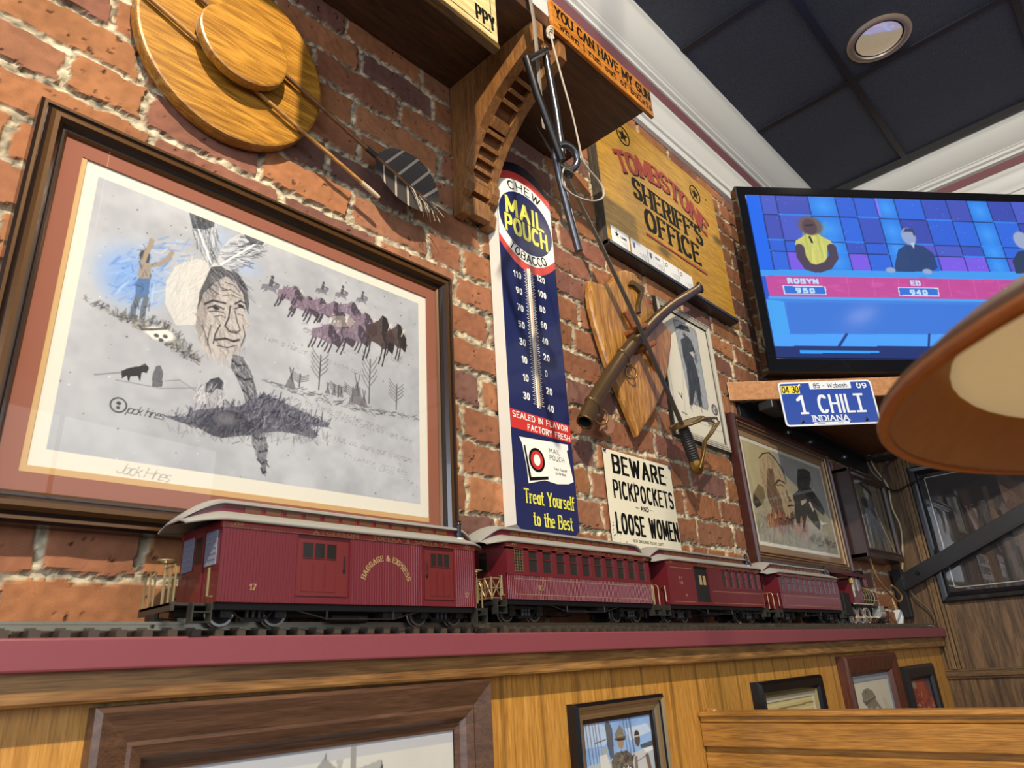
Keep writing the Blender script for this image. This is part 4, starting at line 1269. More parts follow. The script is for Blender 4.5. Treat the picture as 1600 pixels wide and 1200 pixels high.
def paint_anglers():
    asp = .225 / .20
    cv = Canvas(150, 135, '7da4d8', asp, 10)
    cv.cloud(.22, (46, 20, 9), tint=(1.0, .95, .75))
    U = lambda x, y: ((x - 395) / 860, 1.0 - (y - 440) / 760)     # crop pixels -> picture
    P = lambda *a: [U(*q) for q in a]
    cv.poly(P((400, 440), (560, 440), (760, 560), (640, 700), (400, 700)), 'd8dcdc', .5, .2)
    cv.poly(P((900, 560), (1200, 540), (1260, 640), (960, 700)), 'e8e9e6', .6, .3)
    for x in (430, 470, 510, 540, 580, 890, 930, 970, 980):
        cv.line(P((x, 440), (x + 25, 900)), .010, '3c4452', .8)
    cv.line(P((530, 660), (650, 640)), .014, '3c4452', .9)
    cv.poly(P((660, 470), (690, 440), (720, 460), (745, 540), (740, 840), (690, 860), (665, 700)), '4a5058', .95, .1)
    cv.poly(P((400, 880), (1280, 820), (1290, 900), (1290, 1200), (400, 1200)), 'a9b6bc', 1, .2)
    cv.poly(P((1080, 770), (1290, 740), (1290, 810), (1090, 810)), '2c3328', .9, .4)
    cv.poly(P((1120, 820), (1290, 800), (1290, 850), (1130, 870)), 'dfe4e6', .9, .2)
    cv.poly(P((560, 800), (650, 790), (690, 960), (680, 1200), (600, 1200), (570, 980)), 'c9ccc8', 1, .1)
    cv.poly(P((590, 720), (650, 710), (660, 790), (600, 800)), '9aa0a0', .9)
    cv.poly(P((400, 950), (560, 930), (600, 1200), (400, 1200)), '5c625c', .9, .3)
    # taller man: hat, sunglasses, patterned shirt
    cv.poly(P((690, 1200), (700, 880), (760, 800), (900, 800), (980, 880), (990, 1200)), '57534a', 1, .2)
    cv.hatch(P((700, 880), (900, 800), (980, 880), (990, 1200), (700, 1200)), 160, .05, 30, .022, ['3c3a34', '86806f', '6a665a', '2c2a28'], .7, 1.2)
    cv.ell(*U(835, 690), .052, .115, '9a8268', 1, .15)
    cv.poly(P((770, 600), (800, 560), (840, 505), (880, 570), (890, 640), (830, 620), (780, 650)), '77705e', 1, .1)
    cv.line(P((775, 655), (895, 650)), .035, '5c5648', 1)
    cv.line(P((800, 668), (885, 672)), .030, '22262c', 1)
    cv.text('Huk', *U(862, 1035), .085, 'e4e4dc', 1, nib=(.14, .12), gap=.2)
    # shorter man, white shirt
    cv.poly(P((1000, 1200), (960, 940), (1010, 840), (1120, 820), (1170, 900), (1210, 1200)), 'b9bdc0', 1, .05)
    cv.line(P((1030, 940), (1150, 900)), .012, '55585c', .8)
    cv.ell(*U(1052, 690), .046, .130, '4f4740', 1, .15)
    cv.poly(P((1018, 650), (1030, 610), (1075, 608), (1090, 660)), '2c2a28', 1)
    cv.line(P((1020, 668), (1085, 664)), .022, 'c6c8c8', .8)
    cv.line(P((1160, 900), (1200, 1200)), .06, '6a5a4c', 1); cv.line(P((1010, 900), (1000, 1100)), .05, '6a5a4c', .8)
    return cv

def paint_dome():
    cv = Canvas(90, 120, 'cfc9b4', .8, 12)
    cv.cloud(.03)
    U = lambda x, y: ((x - 755) / 350, 1.0 - (y - 160) / 400)
    P = lambda *a: [U(*q) for q in a]
    cv.poly(P((825, 260), (850, 230), (890, 222), (930, 250), (950, 300), (945, 330), (1010, 470), (1010, 600), (870, 600), (850, 370), (822, 330)), '7d7868', 1, .12)
    cv.poly(P((822, 330), (945, 296), (955, 315), (840, 370)), '5f5b4e', .9, .1)
    cv.line(P((835, 330), (945, 298)), .012, 'b9b298', .9)
    for x in (865, 930):
        cv.poly(P((x, 400), (x + 28, 392), (x + 40, 560), (x + 6, 560)), 'c2bca6', .9)
    cv.line(P((865, 240), (865, 262)), .02, '55503f', .9)
    cv.line(P((1020, 335), (1045, 450)), .008, '8a846e', .8); cv.line(P((1030, 330), (1070, 450)), .008, '8a846e', .8)
    return cv

def paint_red():
    cv = Canvas(70, 110, '8a3326', .6, 13)
    cv.cloud(.12)
    cv.poly([(0, 1), (.35, 1), (.3, .82), (0, .86)], '8c927c', .9, .2)
    cv.poly([(.3, 1), (.62, 1), (.75, .55), (.45, .45)], 'a8462c', .9, .2)
    cv.poly([(.75, 1), (1, 1), (1, .6), (.9, .6)], '4a4a58', .9, .2)
    cv.hatch([(.1, .05), (.9, .05), (.95, .7), (.3, .75)], 110, .05, 70, .022, ['c98a66', '5a1c18', 'd8b090', 'a8402c'], .7, 1.0)
    cv.hatch([(.0, .0), (1, .0), (1, .15), (.1, .5)], 60, .09, 80, .03, ['d8c8a8', '7a2c20'], .7, .5)
    return cv

def paint_shadowbox():
    cv = Canvas(110, 130, '5f5646', 1.25, 14)
    cv.cloud(.14)
    for i in range(12):
        cv.line([(i / 11, 1), (i / 11 + .02, 0)], .02, ['4a3f30', '7c705c', '8f846c'][i % 3], .6)
    cv.poly([(.28, .62), (.40, .74), (.56, .74), (.68, .50), (.78, .18), (.62, .12), (.50, .30), (.40, .12), (.34, .3)], '5a5e66', .95, .2)
    cv.ell(.46, .80, .07, .09, '9a968c', 1, .2)
    cv.poly([(.30, .90), (.62, .78), (.64, .83), (.34, .95)], '2c2a28', 1)
    cv.ell(.34, .66, .10, .08, '23221f', .9, .3)
    cv.hatch([(.3, .1), (.8, .1), (.7, .7), (.35, .7)], 80, .1, -70, .016, ['3c4048', '80858c', '2a2c30'], .6, .4)
    cv.line([(.62, .62), (.72, .40), (.92, .10)], .02, 'd0c8b4', .9)
    return cv


# ================================================================== THINGS ON THE BRICK WALL
black = plain('black_paint', '17171a', .4)
black_gloss = plain('black_gloss', '101013', .18)
white_enamel = plain('white_enamel', 'd8d6cc', .25, var=.03)
paper = plain('paper_white', 'dcd8c6', .7, var=.03)
ink = plain('ink_black', '0c0c09', .7, var=.02)
ink.node_tree.nodes['Principled BSDF'].inputs['Specular IOR Level'].default_value = .12
brass = plain('aged_brass', '8a6a34', .35, .85, .2, bmp=.1)
steel = plain('blued_steel', '5a5c62', .28, .9, .12)
steel_dark = plain('dark_iron', '2a2a2c', .38, .8, .15)
gold = plain('gold_paint', 'a58c60', .45, .25, .08)
G = glass_mat()

# ------------------------------------------------------------------ large framed print
t = thing('framed_print', 'large framed grey sketch print of a feathered man and bison, rust-red mat', 'picture', (.52, 0, 1.69))
fw = plain('frame_walnut', '20140e', .25, 0, .35, 30, coat=.3)
fb = plain('frame_bronze', '553a1e', .28, .45, .15)
prof = [(0, -.001), (0, -.026), (.004, -.030), (.008, -.030), (.010, -.026), (.014, -.030), (.019, -.034), (.025, -.034), (.030, -.028), (.033, -.022), (.036, -.022), (.040, -.018)]
mats = [0, 0, 1, 0, 0, 1, 1, 0, 0, 0, 1]
mb = MB().frame(.1375, .9035, 1.3885, 1.9780, prof, mats)
make_obj('frame', mb, [fw, fb], t, fix=True)
m_rust = plain('mat_rust', '7f4b38', .85, 0, .05, 300)
mb = MB().frame(.1735, .8675, 1.4245, 1.9420, [(0, -.011), (0, -.016), (.0275, -.016), (.0280, -.0145)], [0, 0, 0])
mb.box(.140, .901, -.010, -.002, 1.391, 1.9755)
o = make_obj('rust_mat', mb, m_rust, t)
o['label'] = 'rust-red outer mat board'
O, U, V = ((0.2085,-0.0130,1.4608),(0.6331,0.0000,0.0000),(0.0000,0.0000,0.4539))
px0, pz0, pw, ph = O[0], O[2], U[0], V[2]
mb = MB().frame(px0 - .0085, px0 + pw + .0085, pz0 - .0085, pz0 + ph + .0085, [(0, -.0135), (0, -.0148), (.0080, -.0148), (.0090, -.0132)])
o = make_obj('inner_mat', mb, plain('mat_gold', 'b08f60', .75, 0, .04, 200), t)
o['label'] = 'narrow gold-coloured inner mat'
cv = paint_print()
canvas_obj('print', cv, O, U, V, painted('print_paper', .75), t)
mb = MB().add([(.172, -.0190, 1.423), (.869, -.0190, 1.423), (.869, -.0190, 1.9435), (.172, -.0190, 1.9435)], [(0, 1, 2, 3)])
make_obj('glass_pane', mb, G, t, fix=False)

# ------------------------------------------------------------------ tobacco thermometer
def thermometer():
    t = thing('thermometer_sign', 'tall blue enamel advertising thermometer with yellow lettering and white sides', 'thermometer', (1.155, 0, 1.9))
    x0, x1, zb, zt = 1.0520, 1.2560, 1.4540, 2.402
    xc, W = (x0 + x1) / 2, x1 - x0
    top = [(x1, 2.343)]
    for i in range(13):
        a = PI / 2 - 1.18 + 2.36 * i / 12
        top.append((xc + math.cos(a) * W * .54, 2.308 + math.sin(a) * .094))
    top.append((x0, 2.343))
    out = [(x0, zb + .012), (x0 + .016, zb), (x1 - .020, zb), (x1, zb + .016)] + top
    mb = MB().prism(out, -.0345, -.001, 0, 1)
    make_obj('body', mb, [plain('enamel_blue', '1c2450', .18, 0, .05, coat=.3), white_enamel], t)
    D = -.0349
    ins = lambda p, k: (xc + (p[0] - xc) * k, p[1])
    blue = plain('print_blue', '1a2150', .22, var=.05)
    navy = plain('print_navy', '14141f', .22)
    red = plain('print_red', 'b9302c', .3, var=.04)
    wht = plain('print_white', 'e2e2da', .3, var=.02)
    yel = plain('print_yellow', 'd6d24e', .35, var=.03)
    mb = MB()
    face = [(x0 + .010, 2.35), (x0 + .010, zb + .020), (x0 + .024, zb + .008), (x1 - .024, zb + .008), (x1 - .001, zb + .022), (x1 - .001, 2.35)]
    # white field: arch on top, smile below
    def arch(zm, sag, n=14, up=True):
        return [(x0 + .0008 + (W - .0016) * i / n, zm - sag * (2 * i / n - 1) ** 2 * (1 if up else -1)) for i in range(n + 1)]
    def band(a, b, y, m):
        for i in range(len(a) - 1):
            mb.flat([b[i], b[i + 1], a[i + 1], a[i]], y, m)
    band(arch(2.3715, .034), arch(2.085, .052, up=False), D, 2)
    band(arch(2.3480, .036), arch(2.108, .050, up=False), D - .0004, 1)
    el = lambda rx, rz, n=40: [(xc + rx * math.cos(2 * PI * i / n), 2.226 + rz * math.sin(2 * PI * i / n)) for i in range(n)]
    n_ = 14
    tz = [2.308 + .0935 * math.sqrt(max(0, 1 - ((x0 + .0008 + (W - .0016) * i / n_ - xc) / (W * .54)) ** 2)) for i in range(n_ + 1)]
    band([(p[0], tz[i]) for i, p in enumerate(arch(2.3715, .034))], arch(2.3715, .034), D - .0002, 3)
    mb.flat(el(.0985, .0865), D - .0006, 0)
    mb.box(x0 + .0006, x1 - .0006, D - .0002, D + .0002, 1.6720, 1.7150, 2)
    # pouch picture
    mb.flat([(1.0760, 1.655), (1.2400, 1.666), (1.2410, 1.655), (1.2350, 1.650), (1.2500, 1.580), (1.2300, 1.572), (1.1900, 1.567), (1.1500, 1.570), (1.0960, 1.556), (1.0940, 1.590), (1.0840, 1.640)], D - .0003, 1)
    mb.flat([(1.0930, 1.640), (1.1060, 1.571), (1.1620, 1.580), (1.1620, 1.573), (1.1000, 1.562), (1.0880, 1.638)], D - .0005, 4)
    mb.flat([(1.128 + .026 * math.cos(2 * PI * i / 24), 1.6115 + .027 * math.sin(2 * PI * i / 24)) for i in range(24)], D - .0006, 4)
    mb.flat([(1.128 + .020 * math.cos(2 * PI * i / 24), 1.6115 + .021 * math.sin(2 * PI * i / 24)) for i in range(24)], D - .0008, 2)
    mb.flat([(1.128 + .011 * math.cos(2 * PI * i / 20), 1.6115 + .013 * math.sin(2 * PI * i / 20)) for i in range(20)], D - .0010, 1)
    # gauge strip
    mb.box(1.1440, 1.1545, D - .0003, D + .0002, 1.735, 2.095, 1)
    make_obj('printed_face', mb, [blue, wht, red, navy, ink], t, fix=False)
    k = MB()
    wtext(k, 'CHEW', xc, 2.3165, D - .0008, .0225, 0, nib=(.15, .13), gap=.42, fit=.115, warp=arc_warp(.16))
    wtext(k, 'TOBACCO', xc, 2.1140, D - .0008, .0215, 0, nib=(.15, .13), gap=.30, fit=.150, warp=arc_warp(.125, -1))
    wtext(k, 'MAIL', xc - .003, 2.2330, D - .0012, .0440, 1, nib=(.20, .17), gap=.42, fit=.142)
    wtext(k, 'POUCH', xc - .001, 2.1790, D - .0012, .0440, 1, nib=(.19, .16), gap=.40, fit=.158)
    left = ['110', '90', '70', '50', '30', '10', '10', '30']
    right = ['120', '100', '80', '60', '40', '20', '0', '20', '40']
    zL = [2.0555, 2.0125, 1.9675, 1.9235, 1.8795, 1.8355, 1.7915, 1.7475]
    for i, s in enumerate(left):
        wtext(k, s, 1.1180, zL[i], D - .0006, .0150, 2, ws=.75, nib=(.2, .16), gap=.34, align='r')
    for i, s in enumerate(right):
        wtext(k, s, 1.1800, 2.0755 - i * .0425, D - .0006, .0150, 2, ws=.75, nib=(.2, .16), gap=.34, align='l')
    wtext(k, 'SEALED IN FLAVOR', xc - .002, 1.6980, D - .0006, .0125, 2, nib=(.17, .16), gap=.36, fit=.186)
    wtext(k, 'FACTORY FRESH', x1 - .006, 1.6760, D - .0006, .0125, 2, nib=(.17, .16), gap=.36, align='r', fit=.146)
    wtext(k, 'Treat Yourself', xc + .008, 1.5145, D - .0006, .0285, 1, nib=(.13, .08), gap=.26, serif=.06, fit=.166)
    wtext(k, 'to the Best', xc + .014, 1.4690, D - .0006, .0285, 1, nib=(.13, .08), gap=.26, serif=.06, fit=.130)
    wtext(k, 'MAIL', 1.1720, 1.6360, D - .0006, .0105, 0, ws=1, nib=(.1, .1), gap=.4, align='l')
    wtext(k, 'POUCH', 1.1720, 1.6200, D - .0006, .0105, 0, ws=.9, nib=(.1, .1), gap=.34, align='l')
    wtext(k, 'Treat Yourself', 1.2060, 1.5985, D - .0006, .0055, 0, ws=.8, nib=(.12, .1), gap=.25)
    wtext(k, 'to the Best', 1.2060, 1.5890, D - .0006, .0055, 0, ws=.8, nib=(.12, .1), gap=.25)
    for i in range(72):
        z = 1.742 + i * .00485
        l = .013 if i % 2 == 0 else .009
        k.box(1.1440 - l, 1.1440, D - .0006, D - .0003, z, z + .0012, 2)
        k.box(1.1545, 1.1545 + l, D - .0006, D - .0003, z, z + .0012, 2)
    make_obj('lettering', k, [ink, yel, wht], t, fix=False)
    g = MB().cyl((1.1492, D - .0030, 1.738), (1.1492, D - .0030, 2.092), .0022, 10)
    make_obj('gauge_tube', g, plain('gauge_glass', 'b89a7c', .12, 0, .05, coat=.6), t, smooth=50)
thermometer()

# ------------------------------------------------------------------ sheriff's office sign
def sheriff():
    t = thing('wooden_sign', 'yellow stained wooden sign with red and black lettering and two star emblems', 'sign', (1.93, 0, 2.6))
    x0, x1, z0, z1 = 1.5250, 2.3230, 2.3470, 2.905
    yel = wood('sign_yellow', 'bd8f1c', '936a12', 'X', .6, .22, 1.3, wave=.4, knots=True)
    m = yel.node_tree
    mb = MB().box(x0, x1, -.032, -.002, z0, z1)
    make_obj('board', mb, yel, t, bevel=.0015)
    mb = MB()
    mb.box(x0 - .004, x0 - .0005, -.033, -.002, z0 - .014, z1, 0)
    o = make_obj('side_edge', mb, wood('weathered_edge', '5f5647', '2e2a24', 'Z', .7, .4, 2), t)
    o['label'] = 'weathered grey-black board edge'
    mb = MB().box(x0 - .004, x1, -.036, -.002, z0 - .020, z0 - .0005)
    mb.box(x0 - .004, x1, -.040, -.036, z0 - .016, z0 - .004)
    o = make_obj('bottom_rail', mb, plain('sign_rail', '25262b', .35), t, bevel=.0015)
    o['label'] = 'black bottom rail'
    red = plain('sign_red', '86241a', .7, var=.1)
    k = MB()
    y = -.0326
    # TOMBSTONE rises over a shallow arch, shadowed in black
    for m_, dx, dz, yy in ((1, .004, -.005, y), (0, 0, 0, y - .0004)):
        wtext(k, 'TOMBSTONE', 1.925 + dx, 2.722 + dz, yy, .074, m_, nib=(.24, .11), gap=.30, serif=.10, fit=.575, warp=arc_warp(.62))
    for m_, dx, dz, yy in ((2, .005, -.005, y), (1, 0, 0, y - .0004)):
        wtext(k, "SHERIFF'S", 1.934 + dx, 2.590 + dz, yy, .077, m_, nib=(.24, .11), gap=.36, serif=.09, fit=.455)
        wtext(k, 'OFFICE', 1.936 + dx, 2.490 + dz, yy, .080, m_, nib=(.24, .11), gap=.36, serif=.09, fit=.36)
    k.box(1.752, 2.146, y, y + .0003, 2.4645, 2.4715, 0)
    k.box(1.752, 2.146, y, y + .0003, 2.4610, 2.4640, 1)
    make_obj('lettering', k, [red, ink, plain('sign_ghost', 'b08a2a', .6)], t, fix=False)
    for cx, cz in ((1.695, 2.826), (2.166, 2.826)):
        k = MB()
        k.torus((cx, y, cz), .036, .0022, (0, 1, 0), 36, 6, 0)
        st = [(cx + (.031 if i % 2 == 0 else .0125) * math.cos(PI / 2 + i * PI / 5), cz + (.031 if i % 2 == 0 else .0125) * math.sin(PI / 2 + i * PI / 5)) for i in range(10)]
        k.flat(st, y - .0003, 0)
        make_obj('star_emblem', k, ink, t, fix=False)
    mb = MB().lathe([(.0, -.003), (.003, -.0025), (.0042, 0)], (2.255, -.032, 2.843), (0, 1, 0), 12)
    make_obj('nail_head', mb, steel_dark, t, smooth=60)
    # business cards tucked along the bottom rail
    cards = [(1.545, 1.638, .000, 0), (1.648, 1.737, .000, 1), (1.741, 1.832, .001, 2), (1.835, 1.924, .000, 3), (1.928, 2.018, .001, 4)]
    words = ['business card with a dark star, first from the left under the sheriff lettering',
             'business card with a blue badge, second from the left on the sign rail',
             'business card with a small shield, middle one of the row on the sign rail',
             'business card with a small round seal, second from the right on the sign rail',
             'business card nearest the scabbard end, last of the row on the sign rail']
    navy = plain('card_blue', '3a4a86', .5)
    for a, b_, dz, i in cards:
        r = thing('business_card', 'white ' + words[i], 'card', ((a + b_) / 2, -.034, 2.345), 'business cards along the sign')
        zb = 2.3480 + dz
        zt = zb + .058
        mb = MB().box(a, b_, -.0338, -.0331, zb, zt)
        make_obj('card', mb, plain('card_white', 'd6d8d8', .5, var=.02), r)
        k = MB()
        yy = -.0342
        if i == 0:
            cx, cz = a + .028, zb + .036
            k.flat([(cx + (.014 if j % 2 == 0 else .005) * math.cos(PI / 2 + j * PI / 5), cz + (.014 if j % 2 == 0 else .005) * math.sin(PI / 2 + j * PI / 5)) for j in range(10)], yy, 0)
            wtext(k, 'CANINE', a + .064, zb + .030, yy, .009, 0, ws=.7, nib=(.16, .12), gap=.22)
        elif i in (1, 2):
            cx, cz = a + .016, zb + .036
            k.flat([(cx - .007, cz + .010), (cx - .007, cz - .004), (cx, cz - .013), (cx + .007, cz - .004), (cx + .007, cz + .010)], yy, 1)
            if i == 2:
                wtext(k, 'POLICE', a + .056, zb + .036, yy, .007, 0, ws=.8, nib=(.18, .16), gap=.2)
        else:
            cx, cz = a + .014, zb + .040
            k.torus((cx, yy, cz), .0065, .0010, (0, 1, 0), 18, 4, 0)
        for q in range(4):
            l = .02 + .012 * ((q * 7 + i * 3) % 3)
            k.box(b_ - .006 - l, b_ - .006, yy, yy + .0002, zb + .006 + q * .0055, zb + .0072 + q * .0055, 2)
        make_obj('lettering', k, [ink, navy, plain('card_grey', '8a8c90', .6)], r, fix=False)
sheriff()

# ------------------------------------------------------------------ BEWARE sign
def beware():
    t = thing('metal_sign', 'cream metal warning sign with black condensed lettering under the shield plaque', 'sign', (1.575, 0, 1.58))
    x0, x1, z0, z1 = 1.4170, 1.7310, 1.4560, 1.6975
    mb = MB().box(x0, x1, -.0072, -.0060, z0, z1)
    make_obj('plate', mb, plain('cream_enamel', 'd9d3bb', .4, var=.06, scale=25), t)
    k = MB()
    y = -.0076
    cx = 1.5735
    wtext(k, 'BEWARE', cx, 1.6410, y, .0440, 0, nib=(.23, .15), gap=.42, fit=.248)
    wtext(k, 'PICKPOCKETS', cx + .009, 1.5760, y, .0420, 0, nib=(.165, .13), gap=.44, fit=.280)
    wtext(k, 'AND', cx, 1.5535, y, .0105, 0, ws=1.1, nib=(.22, .2), gap=.4)
    k.box(1.533, 1.549, y, y + .0003, 1.5580, 1.5592); k.box(1.598, 1.614, y, y + .0003, 1.5580, 1.5592)
    wtext(k, 'LOOSE WOMEN', cx + .009, 1.4890, y, .0465, 0, nib=(.17, .13), gap=.42, fit=.290)
    wtext(k, 'NEW ORLEANS POLICE DEPT.', cx, 1.4700, y, .0062, 0, ws=1, nib=(.16, .14), gap=.36)
    make_obj('lettering', k, ink, t, fix=False)
    for x in (x0 + .004, x1 - .006):
        mb = MB().lathe([(0, -.006), (.003, -.0055), (.0052, -.002), (.0045, 0)], (x, -.0072, z1 - .004), (0, 1, 0), 12)
        make_obj('push_pin', mb, plain('pin_blue', '28305e', .35), t, smooth=60)
    # rubbed-off specks in the enamel
    rnd = random.Random(3)
    k = MB()
    for _ in range(46):
        ex = rnd.random() < .6
        x = x0 + .006 + (rnd.random() ** 2 * .05 if ex else rnd.random() * .29)
        z = z0 + .006 + rnd.random() * (.06 if ex else .22)
        r = rnd.uniform(.0006, .0024)
        k.flat([(x + r * rnd.uniform(.5, 1.2) * math.cos(a), z + r * rnd.uniform(.5, 1.2) * math.sin(a)) for a in (0, 1.2, 2.4, 3.6, 5)], y - .0001, 0)
    make_obj('enamel_speck', k, plain('speck_grey', '55534a', .7), t, fix=False)
beware()

# ------------------------------------------------------------------ round oak plaque with two arrows
def plaque():
    t = thing('round_plaque', 'round golden oak wall plaque with a smaller disc on top and arrows between', 'plaque', (.398, 0, 2.25))
    oak = wood('plaque_oak', 'b8842f', '8a5c1c', 'X', .33, .3, 1.0, wave=.65, coat=.3, rot=(0, math.radians(38), 0))
    cx, cz = .3985, 2.250
    def disc(r, n, wob, seed, sx=1, sz=1):
        rr = random.Random(seed)
        ph = rr.uniform(0, 6)
        return [(cx + r * sx * (1 + wob * math.sin(5 * 2 * PI * i / n + ph)) * math.cos(2 * PI * i / n), cz - (.010 if r < .1 else 0) + r * sz * (1 + wob * math.sin(3 * 2 * PI * i / n + ph)) * math.sin(2 * PI * i / n)) for i in range(n)]
    mb = MB().prism(disc(.1720, 48, .006, 1, 1, 1.085), -.028, -.001)
    make_obj('large_disc', mb, oak, t, bevel=.005)
    mb = MB().prism(disc(.0820, 40, .012, 2, 1, .94), -.062, -.042)
    make_obj('small_disc', mb, oak, t, bevel=.004)
    mb = MB().cyl((cx, -.044, cz - .01), (cx, -.027, cz - .01), .030, 16)
    make_obj('spacer', mb, MATS['plaque_oak'], t)
plaque()

def feather_poly(L, W, n=18, notch=True):
    """half-width outline of a feather along its rachis"""
    up, dn = [], []
    for i in range(n + 1):
        t_ = i / n
        w = W * math.sin(PI * min(1, t_ * 1.02 + .02)) ** .65 * (1 - .25 * t_)
        if notch and i % 5 == 3:
            w *= .82
        up.append((t_ * L, w)); dn.append((t_ * L, -w * .8))
    return up + dn[::-1]

def arrows():
    shaft = wood('arrow_shaft', 'b98a48', '7d5526', 'X', .4, .2, 3)
    y = -.0355
    # pale arrow, ends low
    a, b_ = Vector((.2300, y, 2.2515)), Vector((.7020, y - .004, 2.0790))
    t = thing('arrow', 'pale wooden arrow shaft without feathers, lower of the two under the plaque disc', 'arrow', a)
    mb = MB().tube([a, b_], .0042, 10)
    make_obj('shaft', mb, shaft, t, smooth=50)
    d = (b_ - a).normalized()
    mb = MB().tube([b_ - d * .045, b_ - d * .01, b_], [.0050, .0052, .0040], 10)
    o = make_obj('binding', mb, plain('sinew', 'b3a284', .6), t, smooth=50)
    o['label'] = 'pale sinew binding near the end'
    # feathered arrow, darker
    a, b_ = Vector((.3150, y, 2.3125)), Vector((.8300, y - .006, 2.1250))
    t = thing('arrow', 'brown wooden arrow with barred feather fletching, upper of the two on the plaque', 'arrow', a)
    mb = MB().tube([a, b_], .0045, 10)
    make_obj('shaft', mb, wood('arrow_shaft_dark', '8a5e30', '543418', 'X', .4, .2, 3), t, smooth=50)
    d = (b_ - a).normalized()
    nz = Vector((0, -1, 0)).cross(d).normalized()
    p0 = b_ - d * .150
    mb = MB().tube([p0 - d * .02, p0 + d * .004], .0056, 10)
    make_obj('binding', mb, plain('binding_black', '1d1a18', .5), t, smooth=50)
    mats = [plain('feather_dark', '2e2a28', .6, 0, .3, 90), plain('feather_bar', '9a8f80', .6)]
    for ang, L, W in ((30, .150, .058), (-34, .150, .062), (172, .140, .060)):
        A = math.radians(ang)
        side = nz * math.cos(A) + Vector((0, -1, 0)) * math.sin(A)
        nrm = d.cross(side)
        n = 26
        mb = MB()
        for i in range(n):
            t0, t1 = i / n, (i + .93) / n
            w0 = W * math.sin(PI * min(.99, t0 * .8 + .14)) ** .6
            w1 = W * math.sin(PI * min(.99, t1 * .8 + .14)) ** .6
            q = [p0 + d * (t0 * L), p0 + d * (t1 * L), p0 + d * (t1 * L + .016) + side * w1, p0 + d * (t0 * L + .016) + side * w0]
            c = [v + nrm * .0004 for v in q] + [v - nrm * .0004 for v in q]
            mb.add(c, [(0, 1, 2, 3), (7, 6, 5, 4), (0, 4, 5, 1), (1, 5, 6, 2), (2, 6, 7, 3), (3, 7, 4, 0)], 1 if i % 6 == 4 else 0)
        o = make_obj('feather', mb, mats, t)
    # loose downy tail
    mb = MB()
    rr = random.Random(4)
    for i in range(26):
        s = b_ - d * rr.uniform(.0, .07)
        e = s + d * rr.uniform(.02, .05) - nz * rr.uniform(.005, .05) + Vector((0, -rr.uniform(0, .03), 0))
        m_ = (s + e) / 2 + nz * .006
        mb.tube([s, m_, e], [.0012, .001, .0004], 4, i % 2)
    make_obj('feather_tuft', mb, [plain('down_pale', 'b7a88e', .7), mats[0]], t)
arrows()

